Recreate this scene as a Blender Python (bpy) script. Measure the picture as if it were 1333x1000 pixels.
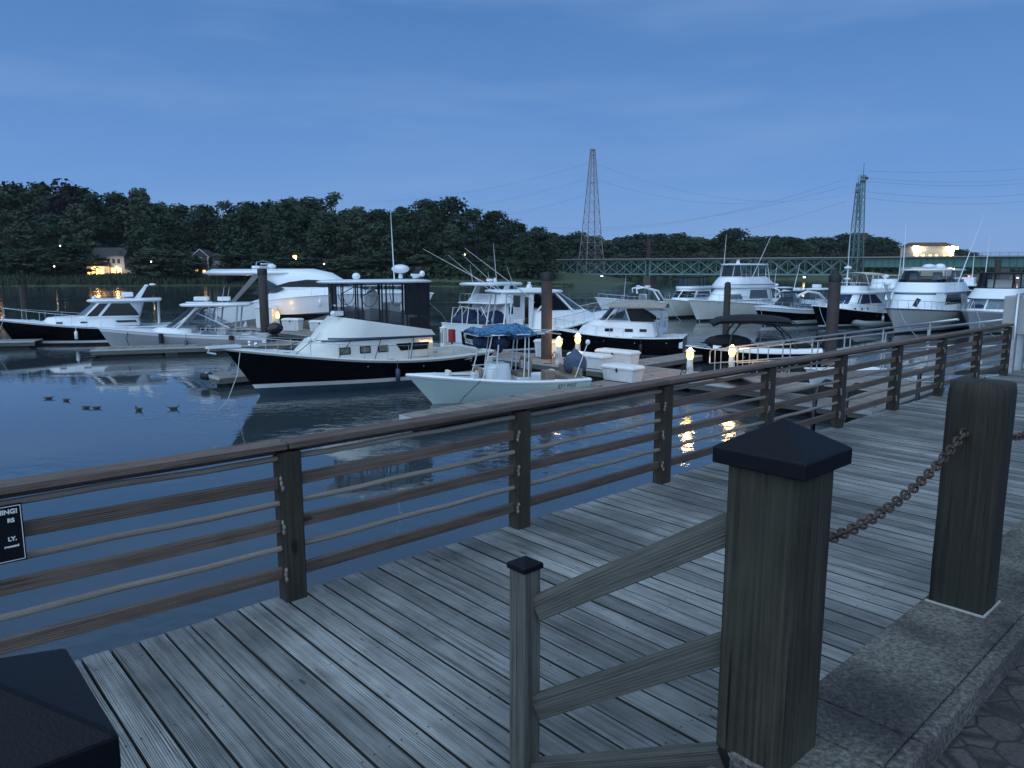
import bpy, math, random
from math import sin, cos, pi, radians, sqrt, atan2, hypot
from mathutils import Vector, Matrix
R = radians
random.seed(7)
S = bpy.context.scene
COL = S.collection
for o in list(bpy.data.objects): bpy.data.objects.remove(o)

# ---------------------------------------------------------------- camera
cam_d = bpy.data.cameras.new('camera'); cam = bpy.data.objects.new('camera', cam_d); COL.objects.link(cam)
cam.location = (0, 0, 4.8)
cam.rotation_euler = (R(90) - math.atan(148 / 962), 0, 0)
cam_d.sensor_width = 36; cam_d.lens = 962 / 1333 * 36; cam_d.clip_start = .05; cam_d.clip_end = 6000
S.camera = cam
S.render.resolution_x = 1024; S.render.resolution_y = 768
S.view_settings.view_transform = 'Standard'; S.view_settings.look = 'None'
S.view_settings.gamma = 1; S.view_settings.exposure = 0.5

# ---------------------------------------------------------------- sky (dusk)
W = bpy.data.worlds.new('World'); S.world = W; W.use_nodes = True
nt = W.node_tree; nt.nodes.clear()
N = lambda t, **k: _n(nt, t, **k)
def _n(tree, t, **k):
    n = tree.nodes.new(t)
    for a, b in k.items(): setattr(n, a, b)
    return n
sky = N('ShaderNodeTexSky', sky_type='NISHITA', sun_disc=False, sun_elevation=R(2.0), sun_rotation=R(250), altitude=0, air_density=1.0, dust_density=.6, ozone_density=4.0)
hs = N('ShaderNodeMix', data_type='RGBA', blend_type='MULTIPLY'); hs.inputs[0].default_value = 1
tc = N('ShaderNodeTexCoord'); sp = N('ShaderNodeSeparateXYZ')
ramp = N('ShaderNodeValToRGB')
e = ramp.color_ramp.elements
e[0].position = 0.0; e[0].color = (.180, .312, .565, 1)
e[1].position = .62; e[1].color = (.088, .155, .250, 1)
m = e.new(.10); m.color = (.120, .255, .54, 1)
m = e.new(.32); m.color = (.062, .168, .400, 1)
mixs = N('ShaderNodeMix', data_type='RGBA'); mixs.inputs[0].default_value = .86
# faint cloud streaks
mp = N('ShaderNodeMapping'); mp.inputs['Scale'].default_value = (1.3, 1.3, 8)
no = N('ShaderNodeTexNoise'); no.inputs['Scale'].default_value = 1.6; no.inputs['Detail'].default_value = 7; no.inputs['Roughness'].default_value = .55
cr = N('ShaderNodeMapRange'); cr.inputs[1].default_value = .46; cr.inputs[2].default_value = .76; cr.inputs[4].default_value = .5
mixc = N('ShaderNodeMix', data_type='RGBA'); mixc.inputs[7].default_value = (.20, .31, .54, 1)
bg = N('ShaderNodeBackground'); out = N('ShaderNodeOutputWorld')
L = nt.links.new
L(tc.outputs['Generated'], sp.inputs[0]); L(sp.outputs['Z'], ramp.inputs[0])
L(tc.outputs['Generated'], mp.inputs[0]); L(mp.outputs[0], no.inputs[0]); L(no.outputs['Fac'], cr.inputs[0])
sc_ = N('ShaderNodeMix', data_type='RGBA', blend_type='MULTIPLY'); sc_.inputs[0].default_value = 1
SKYS = .10
sc_.inputs[7].default_value = (1 / SKYS, 1 / SKYS, 1 / SKYS, 1)
L(cr.outputs[0], mixc.inputs[0]); L(ramp.outputs[0], mixc.inputs[6]); L(mixc.outputs[2], sc_.inputs[6])
L(sky.outputs[0], mixs.inputs[6]); L(sc_.outputs[2], mixs.inputs[7]); L(mixs.outputs[2], bg.inputs[0])
bg.inputs[1].default_value = SKYS
L(bg.outputs[0], out.inputs[0])
# afterglow of the set sun: broad soft lamp added to brighten camera-facing sides
sd = bpy.data.lights.new('sun', 'SUN'); sd.energy = 2.05; sd.angle = R(110); sd.color = (.60, .80, 1)
sun = bpy.data.objects.new('sun', sd); COL.objects.link(sun); sun.rotation_euler = (R(42), 0, R(-25))

# ---------------------------------------------------------------- helpers
def tag(o, label=None, cat=None, group=None, kind=None):
    if label: o['label'] = label
    if cat: o['category'] = cat
    if group: o['group'] = group
    if kind: o['kind'] = kind
    return o
def empty(name, loc, rz=0, label=None, cat=None, group=None):
    o = bpy.data.objects.new(name, None); COL.objects.link(o); o.empty_display_size = .3
    o.location = loc; o.rotation_euler = (0, 0, rz); return tag(o, label, cat, group)
def copy_tree(o, parent=None):
    c = o.copy(); COL.objects.link(c); c.parent = parent
    for ch in list(o.children): copy_tree(ch, c)
    return c
V = Vector
PIT = math.atan(148 / 962)
def at(px, py, Y):
    """world point at depth Y seen at a column and row of the 1333 px photograph"""
    a, b = (px - 666.5) / 962, (500 - py) / 962; y = cos(PIT) + b * sin(PIT)
    return (a / y * Y, Y, 4.8 + (b * cos(PIT) - sin(PIT)) / y * Y)
class MB:
    """collects geometry; build() links it as one mesh object"""
    def __init__(s): s.v = []; s.f = []; s.m = []; s.uv = []; s.sm = []; s.r = []
    def add(s, vs, fs, m=0, sm=False, uvs=None, r=None):
        b = len(s.v); s.v += [tuple(v) for v in vs]
        r = random.random() if r is None else r
        for i, f in enumerate(fs):
            s.f.append([b + k for k in f]); s.m.append(m); s.sm.append(sm); s.r.append(r)
            s.uv.append(uvs[i] if uvs else [(vs[k][0], vs[k][1]) for k in f])
        return s
    def bar(s, p0, p1, w, h, m=0, up=(0, 0, 1), r=None):
        p0 = V(p0); p1 = V(p1); d = (p1 - p0); ln = d.length
        if ln < 1e-6: return s
        d.normalize(); up = V(up)
        if abs(d.dot(up)) > .98: up = V((0, 1, 0)) if abs(d.y) < .9 else V((1, 0, 0))
        sd = d.cross(up).normalized(); u = sd.cross(d).normalized()
        vs = []
        for e_ in (p0, p1):
            for a, b in ((-1, -1), (1, -1), (1, 1), (-1, 1)): vs.append(e_ + sd * a * w / 2 + u * b * h / 2)
        ou, ov = random.uniform(0, 50), random.uniform(0, 50)
        fs = []; uvs = []; off = [0, w, w + h, 2 * w + h, 2 * w + 2 * h]
        for k in range(4):
            k2 = (k + 1) % 4
            fs.append((k, 4 + k, 4 + k2, k2)[::-1])
            uvs.append([(ou, ov + off[k]), (ou + ln, ov + off[k]), (ou + ln, ov + off[k + 1]), (ou, ov + off[k + 1])][::-1])
        fs += [(0, 3, 2, 1)[::-1], (4, 5, 6, 7)]
        uvs += [[(ou, ov), (ou, ov + h), (ou + w, ov + h), (ou + w, ov)]] * 2
        fs[4] = (3, 2, 1, 0)
        return s.add(vs, [f[::-1] for f in fs], m, False, [u_[::-1] for u_ in uvs], r)
    def box(s, x0, x1, y0, y1, z0, z1, m=0, r=None):
        dx, dy, dz = x1 - x0, y1 - y0, z1 - z0
        cx, cy, cz = (x0 + x1) / 2, (y0 + y1) / 2, (z0 + z1) / 2
        if dz >= dx and dz >= dy: return s.bar((cx, cy, z0), (cx, cy, z1), dx, dy, m, (0, 1, 0), r)
        if dx >= dy: return s.bar((x0, cy, cz), (x1, cy, cz), dy, dz, m, (0, 0, 1), r)
        return s.bar((cx, y0, cz), (cx, y1, cz), dx, dz, m, (0, 0, 1), r)
    def tube(s, pts, r, seg=6, m=0, closed=False, cap=True):
        pts = [V(p) for p in pts]; n = len(pts); rs = r if isinstance(r, (list, tuple)) else [r] * n
        vs = []; prev = None; ou = random.uniform(0, 30); acc = 0; us = []
        for i, p in enumerate(pts):
            if i: acc += (p - pts[i - 1]).length
            us.append(acc)
            if closed: d = pts[(i + 1) % n] - pts[i - 1]
            else: d = pts[min(i + 1, n - 1)] - pts[max(i - 1, 0)]
            d = d.normalized() if d.length > 1e-9 else V((0, 0, 1))
            if prev is None:
                a = V((0, 0, 1)) if abs(d.z) < .9 else V((1, 0, 0)); sd = d.cross(a).normalized()
            else: sd = (prev - d * prev.dot(d)).normalized()
            prev = sd; u = sd.cross(d)
            for k in range(seg):
                a = 2 * pi * k / seg; vs.append(p + (sd * cos(a) + u * sin(a)) * rs[i])
        fs = []; uvs = []
        for i in range(n if closed else n - 1):
            j = (i + 1) % n
            for k in range(seg):
                k2 = (k + 1) % seg
                fs.append((i * seg + k, i * seg + k2, j * seg + k2, j * seg + k))
                c = 2 * pi * rs[i] / seg
                uvs.append([(ou + us[i], k * c), (ou + us[i], (k + 1) * c), (ou + us[j], (k + 1) * c), (ou + us[j], k * c)])
        s.add(vs, fs, m, True, uvs)
        if cap and not closed:
            s.add([vs[k] for k in range(seg)], [tuple(range(seg))[::-1]], m, False)
            s.add([vs[(n - 1) * seg + k] for k in range(seg)], [tuple(range(seg))], m, False)
        return s
    def grid(s, rows, m=0, sm=True, closed=False, mf=None, uvs=None):
        nr, nc = len(rows), len(rows[0]); vs = [p for r_ in rows for p in r_]; fs = []; ms = []
        for i in range(nr - 1):
            for j in range(nc if closed else nc - 1):
                j2 = (j + 1) % nc; fs.append((i * nc + j, i * nc + j2, (i + 1) * nc + j2, (i + 1) * nc + j)); ms.append(mf(i, j) if mf else m)
        b = len(s.m); s.add(vs, fs, m, sm)
        s.m[b:] = ms
        return s
    def lathe(s, prof, c=(0, 0, 0), seg=16, m=0, sm=True):
        rows = [[(c[0] + r * cos(2 * pi * k / seg), c[1] + r * sin(2 * pi * k / seg), c[2] + z) for k in range(seg)] for r, z in prof]
        return s.grid(rows[::-1] if False else rows, m, sm, True)
    def ell(s, c, rx, ry, rz, m=0, seg=12, rings=7):
        rows = [[(c[0] + rx * sin(pi * i / rings) * cos(2 * pi * k / seg), c[1] + ry * sin(pi * i / rings) * sin(2 * pi * k / seg), c[2] - rz * cos(pi * i / rings)) for k in range(seg)] for i in range(rings + 1)]
        return s.grid(rows, m, True, True)
    def prism(s, poly, a, b, axis='y', m=0):
        """polygon in the plane across axis, extruded from a to b"""
        def P(q, t): return {'y': (q[0], t, q[1]), 'x': (t, q[0], q[1]), 'z': (q[0], q[1], t)}[axis]
        n = len(poly); vs = [P(q, a) for q in poly] + [P(q, b) for q in poly]
        fs = [tuple(range(n)), tuple(range(n, 2 * n))[::-1]] + [(i, i + n, (i + 1) % n + n, (i + 1) % n) for i in range(n)]
        return s.add(vs, fs, m)
    def build(s, name, mats, parent=None, bevel=0, loc=None):
        me = bpy.data.meshes.new(name); me.from_pydata(s.v, [], s.f)
        if not isinstance(mats, (list, tuple)): mats = [mats]
        for mt in mats: me.materials.append(mt)
        me.polygons.foreach_set('material_index', s.m); me.polygons.foreach_set('use_smooth', s.sm)
        ul = me.uv_layers.new(name='UVMap'); flat = []
        for u in s.uv:
            for a in u: flat += [a[0], a[1]]
        ul.data.foreach_set('uv', flat)
        at_ = me.attributes.new('rnd', 'FLOAT', 'FACE'); at_.data.foreach_set('value', s.r)
        me.update()
        import bmesh as _b
        bm = _b.new(); bm.from_mesh(me); _b.ops.recalc_face_normals(bm, faces=bm.faces); bm.to_mesh(me); bm.free()
        o = bpy.data.objects.new(name, me); COL.objects.link(o); o.parent = parent
        if loc: o.location = loc
        if bevel:
            md = o.modifiers.new('bevel', 'BEVEL'); md.width = bevel; md.segments = 2; md.limit_method = 'ANGLE'
        return o

# ---------------------------------------------------------------- materials
def mat(name, col, rough=.6, metal=0, spec=.5, emit=None, es=1, var=0, vscale=3, bump=0, bscale=30, coat=0, rnd=0):
    m = bpy.data.materials.new(name); m.use_nodes = True; t = m.node_tree; b = t.nodes['Principled BSDF']
    b.inputs['Roughness'].default_value = rough; b.inputs['Metallic'].default_value = metal
    b.inputs['Specular IOR Level'].default_value = spec; b.inputs['Coat Weight'].default_value = coat
    c = (*col, 1); b.inputs['Base Color'].default_value = c
    last = None
    co = _n(t, 'ShaderNodeTexCoord')
    n1 = _n(t, 'ShaderNodeTexNoise'); n1.inputs['Scale'].default_value = vscale; n1.inputs['Detail'].default_value = 6; n1.inputs['Roughness'].default_value = .65
    t.links.new(co.outputs['Object'], n1.inputs[0])
    if var:
        mx = _n(t, 'ShaderNodeMix', data_type='RGBA'); mr = _n(t, 'ShaderNodeMapRange'); mr.inputs[1].default_value = .3; mr.inputs[2].default_value = .7
        mx.inputs[6].default_value = tuple(v * (1 - var) for v in col) + (1,); mx.inputs[7].default_value = tuple(min(1, v * (1 + var)) for v in col) + (1,)
        t.links.new(n1.outputs['Fac'], mr.inputs[0]); t.links.new(mr.outputs[0], mx.inputs[0]); last = mx.outputs[2]
    if rnd:
        at = _n(t, 'ShaderNodeAttribute', attribute_name='rnd'); mr = _n(t, 'ShaderNodeMapRange'); mr.inputs[3].default_value = 1 - rnd; mr.inputs[4].default_value = 1 + rnd
        mu = _n(t, 'ShaderNodeMix', data_type='RGBA', blend_type='MULTIPLY'); mu.inputs[0].default_value = 1; mu.inputs[6].default_value = c
        if last: t.links.new(last, mu.inputs[6])
        t.links.new(at.outputs['Fac'], mr.inputs[0]); t.links.new(mr.outputs[0], mu.inputs[7]); last = mu.outputs[2]
    if last: t.links.new(last, b.inputs['Base Color'])
    if bump:
        n2 = _n(t, 'ShaderNodeTexNoise'); n2.inputs['Scale'].default_value = bscale; n2.inputs['Detail'].default_value = 4
        bp = _n(t, 'ShaderNodeBump'); bp.inputs['Strength'].default_value = bump; bp.inputs['Distance'].default_value = .02
        t.links.new(co.outputs['Object'], n2.inputs[0]); t.links.new(n2.outputs['Fac'], bp.inputs['Height']); t.links.new(bp.outputs[0], b.inputs['Normal'])
    if emit: b.inputs['Emission Color'].default_value = (*emit, 1); b.inputs['Emission Strength'].default_value = es
    return m

def wood(name, light, dark, rough=.8, tint=.25, knots=True, crack=1, gs=1.0, bump=.5, stain=None, rw=.26, ct=.64, patch=0):
    """weathered timber: u runs along the grain in metres, v across it"""
    m = bpy.data.materials.new(name); m.use_nodes = True; t = m.node_tree; b = t.nodes['Principled BSDF']; l = t.links.new
    b.inputs['Roughness'].default_value = rough; b.inputs['Specular IOR Level'].default_value = .35
    def math_(op, a, c=None, clamp=False):
        n = _n(t, 'ShaderNodeMath', operation=op, use_clamp=clamp)
        for i, x in enumerate((a, c)):
            if x is None: continue
            if isinstance(x, (int, float)): n.inputs[i].default_value = x
            else: l(x, n.inputs[i])
        return n.outputs[0]
    def rng(x, a, b_, c=0, d=1):
        n = _n(t, 'ShaderNodeMapRange'); l(x, n.inputs[0])
        for i, q in enumerate((a, b_, c, d)): n.inputs[1 + i].default_value = q
        return n.outputs[0]
    uv = _n(t, 'ShaderNodeUVMap', uv_map='UVMap')
    def noise(su, sv, det=4, ro=.6, dis=0):
        mp_ = _n(t, 'ShaderNodeMapping'); mp_.inputs['Scale'].default_value = (su, sv, 1); l(uv.outputs[0], mp_.inputs[0])
        n = _n(t, 'ShaderNodeTexNoise'); n.inputs['Scale'].default_value = 1; n.inputs['Detail'].default_value = det; n.inputs['Roughness'].default_value = ro; n.inputs['Distortion'].default_value = dis
        l(mp_.outputs[0], n.inputs[0]); return n.outputs['Fac']
    sx = _n(t, 'ShaderNodeSeparateXYZ'); l(uv.outputs[0], sx.inputs[0])
    big = noise(.55, 5.5, 2, .5)
    field = math_('ADD', math_('MULTIPLY', sx.outputs['Y'], 620 * gs), math_('MULTIPLY', big, 46 * gs))
    rings = math_('POWER', math_('ADD', math_('MULTIPLY', math_('SINE', field), .5), .5), 1.6)
    fine = noise(3, 240 * gs, 4, .7)
    streak = noise(.8, 40, 5, .7)
    blot = noise(3.0, 9, 3, .6)
    crk = noise(.9, 90 * gs, 2, .5, .1); gs_ = gs
    fac = math_('ADD', math_('MULTIPLY', rings, rw), math_('ADD', math_('MULTIPLY', fine, .5), math_('ADD', math_('MULTIPLY', streak, .75 + (.26 - rw)), math_('MULTIPLY', blot, .35))))
    fac = rng(fac, .66, 1.16)
    mx = _n(t, 'ShaderNodeMix', data_type='RGBA'); mx.inputs[6].default_value = (*dark, 1); mx.inputs[7].default_value = (*light, 1); l(fac, mx.inputs[0])
    colr = mx.outputs[2]; h = fac
    def mul(c_, f_):
        n = _n(t, 'ShaderNodeMix', data_type='RGBA', blend_type='MULTIPLY'); n.inputs[0].default_value = 1; l(c_, n.inputs[6]); l(f_, n.inputs[7]); return n.outputs[2]
    if crack:
        cf = rng(crk, ct, ct + .06, 1, 1 - .75 * crack); colr = mul(colr, cf); h = math_('MULTIPLY', h, cf)
    if knots:
        mp_ = _n(t, 'ShaderNodeMapping'); mp_.inputs['Scale'].default_value = (2.6, 9, 1); l(uv.outputs[0], mp_.inputs[0])
        vo = _n(t, 'ShaderNodeTexVoronoi'); vo.inputs['Scale'].default_value = 1; l(mp_.outputs[0], vo.inputs[0])
        sel = _n(t, 'ShaderNodeSeparateColor'); l(vo.outputs['Color'], sel.inputs[0])
        rad = rng(sel.outputs[0], .62, 1, 0, .17)
        k = math_('SUBTRACT', rad, vo.outputs['Distance']); kf = rng(k, 0, .06, 1, .32)
        colr = mul(colr, kf)
    at = _n(t, 'ShaderNodeAttribute', attribute_name='rnd')
    colr = mul(colr, rng(at.outputs['Fac'], 0, 1, 1 - tint, 1 + tint))
    if stain:
        g = noise(1.1, 3.0, 3); gm = rng(g, .48, .70, 0, .8)
        n = _n(t, 'ShaderNodeMix', data_type='RGBA'); l(gm, n.inputs[0]); l(colr, n.inputs[6]); n.inputs[7].default_value = (*stain, 1); colr = n.outputs[2]
    if patch:
        oc = _n(t, 'ShaderNodeTexCoord'); on = _n(t, 'ShaderNodeTexNoise'); on.inputs['Scale'].default_value = .9; on.inputs['Detail'].default_value = 7; on.inputs['Roughness'].default_value = .62; l(oc.outputs['Object'], on.inputs[0])
        colr = mul(colr, rng(on.outputs['Fac'], .34, .66, 1 - patch, 1 + patch * .7)); l(rng(on.outputs['Fac'], .35, .65, rough - .18, rough + .1), b.inputs['Roughness'])
    l(colr, b.inputs['Base Color'])
    bp = _n(t, 'ShaderNodeBump'); bp.inputs['Strength'].default_value = bump; bp.inputs['Distance'].default_value = .004; l(h, bp.inputs['Height']); l(bp.outputs[0], b.inputs['Normal'])
    return m

M = {}
M['deck'] = wood('deck_wood', (.35, .35, .34), (.046, .046, .046), patch=.42, tint=.36, rough=.72)
M['rail'] = wood('rail_wood', (.21, .15, .12), (.040, .027, .021), tint=.2, rough=.7)
M['rod'] = wood('rod_wood', (.32, .27, .235), (.15, .12, .10), tint=.1, rough=.75, knots=False, crack=.4)
M['railpost'] = wood('rail_post_wood', (.075, .062, .048), (.014, .012, .009), tint=.15, crack=1, rw=.08)
M['bigpost'] = wood('squared_post_wood', (.088, .078, .055), (.008, .006, .004), patch=.35, tint=.04, crack=1.2, gs=.42, rw=.07, ct=.655, knots=True, stain=(.040, .046, .030), bump=1.0)
M['greyboard'] = wood('grey_board_wood', (.17, .16, .14), (.034, .031, .026), tint=.12, crack=.8, rw=.12)
M['oldlog'] = wood('old_bollard_wood', (.052, .044, .033), (.007, .006, .004), patch=.35, tint=.03, crack=1, gs=.42, rw=.04, ct=.68, stain=(.026, .034, .024), bump=1.0)
M['capblack'] = mat('black_powder_coat', (.004, .0045, .008), rough=.5, spec=.22, bump=.12, bscale=220)
M['gel'] = mat('white_gelcoat', (.80, .82, .84), rough=.28, var=.04, vscale=1.2, coat=.3)
M['gel2'] = mat('cream_gelcoat', (.70, .69, .64), rough=.3, var=.07, vscale=1.5, coat=.2)
M['gelgrey'] = mat('grey_gelcoat', (.33, .35, .37), rough=.3, var=.05, coat=.3)
M['taupe'] = mat('taupe_gelcoat', (.20, .20, .19), rough=.3, coat=.3)
M['navy'] = mat('dark_navy_gelcoat', (.0025, .0028, .0045), rough=.22, spec=.10)
M['black'] = mat('black_rubber', (.008, .008, .009), rough=.6)
M['blackgl'] = mat('black_gloss', (.006, .007, .010), rough=.2)
M['mint'] = mat('mint_gelcoat', (.45, .56, .54), rough=.25, var=.03, coat=.3)
M['antif'] = mat('blue_antifouling', (.03, .06, .10), rough=.7, var=.3)
M['red_af'] = mat('dark_red_antifouling', (.035, .015, .012), rough=.7, var=.3)
M['glass'] = mat('dark_window_glass', (.004, .005, .007), rough=.08, spec=.28)
M['navycanvas'] = mat('navy_canvas', (.012, .022, .065), rough=.9, var=.25, bump=.3, bscale=8)
M['blackcanvas'] = mat('black_canvas', (.008, .009, .012), rough=.9, var=.2, bump=.3, bscale=8)
M['tancanvas'] = mat('taupe_canvas', (.30, .275, .25), rough=.9, var=.1, bump=.2, bscale=8)
M['bluestripe'] = mat('navy_stripe', (.03, .05, .10), rough=.4)
M['steel'] = mat('stainless_steel', (.62, .63, .65), rough=.22, metal=1)
M['alu'] = mat('aluminium', (.55, .56, .57), rough=.38, metal=.9, var=.08)
M['tubew'] = mat('white_painted_tube', (.70, .72, .74), rough=.35)
M['vinyl'] = mat('tan_vinyl', (.22, .17, .13), rough=.6, var=.1)
M['vinylw'] = mat('white_vinyl', (.62, .62, .60), rough=.5)
M['sole'] = mat('cockpit_sole', (.28, .25, .21), rough=.7, var=.15)
M['teak'] = mat('teak_swim_platform', (.20, .13, .08), rough=.7, var=.2)
M['boxw'] = mat('dock_box_white', (.74, .74, .73), rough=.5, var=.05)
M['dockw'] = wood('dock_planks', (.34, .29, .26), (.15, .125, .11), tint=.25, rough=.8)
M['dockside'] = wood('dock_side_timber', (.20, .20, .17), (.06, .065, .055), tint=.2, rough=.85)
M['docktrim'] = mat('dock_edge_strip', (.42, .44, .45), rough=.5, var=.15)
M['float'] = mat('black_dock_float', (.010, .010, .011), rough=.7)
M['pile'] = mat('brown_pile_sleeve', (.060, .046, .042), rough=.7, var=.25, vscale=2, bump=.4, bscale=6)
M['pilew'] = wood('wooden_pile', (.085, .07, .06), (.028, .024, .02), tint=.1)
def clear(name, tintc, op):
    m = bpy.data.materials.new(name); m.use_nodes = True; t = m.node_tree; t.nodes.clear()
    o = _n(t, 'ShaderNodeOutputMaterial'); a = _n(t, 'ShaderNodeBsdfTransparent'); a.inputs[0].default_value = (*tintc, 1)
    g = _n(t, 'ShaderNodeBsdfPrincipled'); g.inputs['Base Color'].default_value = (.12, .14, .17, 1); g.inputs['Roughness'].default_value = .12
    x = _n(t, 'ShaderNodeMixShader'); fr = _n(t, 'ShaderNodeFresnel'); fr.inputs[0].default_value = 1.45
    ad = _n(t, 'ShaderNodeMath', operation='ADD', use_clamp=True); ad.inputs[1].default_value = op
    t.links.new(fr.outputs[0], ad.inputs[0]); t.links.new(ad.outputs[0], x.inputs[0]); t.links.new(a.outputs[0], x.inputs[1]); t.links.new(g.outputs[0], x.inputs[2]); t.links.new(x.outputs[0], o.inputs[0])
    return m
M['clear'] = clear('clear_vinyl', (.96, .97, .98), .04)
M['wsglass'] = clear('tinted_windscreen', (.55, .64, .68), .14)
M['lampglow'] = mat('lit_lamp_glass', (.9, .8, .4), emit=(1, .58, .06), es=7)
# ================================================================ WATER AND LAND
def water_mat():
    m = bpy.data.materials.new('harbour_water'); m.use_nodes = True; t = m.node_tree; b = t.nodes['Principled BSDF']; l = t.links.new
    b.inputs['Base Color'].default_value = (.040, .054, .064, 1); b.inputs['Roughness'].default_value = .03; b.inputs['IOR'].default_value = 1.72
    b.inputs['Specular IOR Level'].default_value = .5
    co = _n(t, 'ShaderNodeTexCoord')
    def noise(sc, det=3, dist=0, rot=0, sx=1, sy=1):
        mp_ = _n(t, 'ShaderNodeMapping'); mp_.inputs['Rotation'].default_value = (0, 0, rot); mp_.inputs['Scale'].default_value = (sx, sy, 1); l(co.outputs['Object'], mp_.inputs[0])
        n = _n(t, 'ShaderNodeTexNoise'); n.inputs['Scale'].default_value = sc; n.inputs['Detail'].default_value = det; n.inputs['Distortion'].default_value = dist; l(mp_.outputs[0], n.inputs[0]); return n.outputs['Fac']
    n1 = noise(1.9, 4, .4, .3, 1, 1.25); n2 = noise(.35, 2, 0, .2, 1, 1.6); n3 = noise(.075, 3, .6, .4, 1, 1.9)
    mr = _n(t, 'ShaderNodeMapRange'); mr.inputs[1].default_value = .44; mr.inputs[2].default_value = .62; mr.inputs[3].default_value = .05; mr.inputs[4].default_value = 1.0; l(n3, mr.inputs[0])
    ad = _n(t, 'ShaderNodeMath', operation='MULTIPLY_ADD'); l(n2, ad.inputs[0]); ad.inputs[1].default_value = 1.2; l(n1, ad.inputs[2])
    bp = _n(t, 'ShaderNodeBump'); bp.inputs['Distance'].default_value = .035; l(ad.outputs[0], bp.inputs['Height'])
    ml = _n(t, 'ShaderNodeMath', operation='MULTIPLY'); ml.inputs[1].default_value = .85; l(mr.outputs[0], ml.inputs[0]); l(ml.outputs[0], bp.inputs['Strength'])
    l(bp.outputs[0], b.inputs['Normal']); return m
wb = MB(); wb.add([(-2500, -2500, 0), (2500, -2500, 0), (2500, 2500, 0), (-2500, 2500, 0)], [(0, 1, 2, 3)])
tag(wb.build('water', water_mat()), kind='structure')

def smooth(a, b, x):
    t = max(0, min(1, (x - a) / (b - a))); return t * t * (3 - 2 * t)
def hnoise(x, y):
    return .5 * sin(x * .045 + 1.3) * cos(y * .05 + .4) + .3 * sin(x * .11 + y * .07) + .2 * sin(x * .23 - y * .19 + 2)
def shore_left(x):   # y of the left bank's water edge
    return 226 + 5 * sin(x * .05) - 14 * smooth(-60, 10, x) + 3 * sin(x * .17)
def land_h(x, y):
    # left wooded bank with its marsh point, and the far bank behind the bridge
    ys = shore_left(x)
    xe = 44 + 6 * sin(y * .05)                       # where the point ends
    a = smooth(0, 16, y - ys) * 1.6 + smooth(8, 40, y - ys) * 2.4 + smooth(30, 130, y - ys) * 17 * smooth(-4, 34, 24 - x)
    a *= smooth(0, 26, xe - x - max(0, (y - ys - 20)) * -.10)
    if x > xe - 26 and y < 262: a *= .75
    yb = 385 + 10 * sin(x * .02)
    b_ = smooth(0, 30, y - yb) * 4 + smooth(30, 160, y - yb) * 9
    h = max(a, b_)
    return h - .9 + (.5 + .12 * h) * hnoise(x, y) * smooth(.2, 2, h)
gb = MB(); xs = [-560 + 8 * i for i in range(161)]; ys_ = [196 + 4 * j for j in range(60)] + [440 + 14 * j for j in range(42)]
gb.grid([[(x, y, land_h(x, y)) for x in xs] for y in ys_])
def ground_mat():
    m = mat('grassy_bank', (.045, .062, .030), rough=.95, var=.45, vscale=.08, bump=.3, bscale=2)
    return m
tag(gb.build('ground', ground_mat()), kind='structure')
# mud bed under everything out to the horizon
sb = MB(); sb.add([(-3000, -3000, -2.5), (3000, -3000, -2.5), (3000, 4500, -2.5), (-3000, 4500, -2.5)], [(0, 1, 2, 3)])
tag(sb.build('harbour_bed', mat('mud', (.03, .028, .022), rough=.95, var=.2)), kind='structure')

# ---------------------------------------------------------------- grass and reeds on the bank
rb = MB(); rr = random.Random(3)
for i in range(15000):
    x = rr.uniform(-175, 42); ys = shore_left(x); dense = x < -92
    y = ys + (rr.uniform(7, 24) if dense else rr.uniform(3, 13)); z = land_h(x, y)
    if z < .15: continue
    h = rr.uniform(1.0, 2.1) if dense else rr.uniform(.3, .9)
    if -100 < x < 0 and not dense: h *= .8
    a = rr.uniform(0, pi); w = rr.uniform(.25, .6); dx, dy = cos(a) * w, sin(a) * w; lx = rr.uniform(-.4, .4)
    rb.add([(x - dx, y - dy, z - .1), (x + dx, y + dy, z - .1), (x + lx + dx * .3, y + dy * .3, z + h), (x + lx - dx * .3, y - dy * .3, z + h * .9)], [(0, 1, 2, 3)])
tag(rb.build('marsh_grass', mat('marsh_grass', (.034, .046, .026), rough=.95, rnd=.4)), label='pale marsh grass and reeds along the far bank', cat='grass', kind='stuff')

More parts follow.
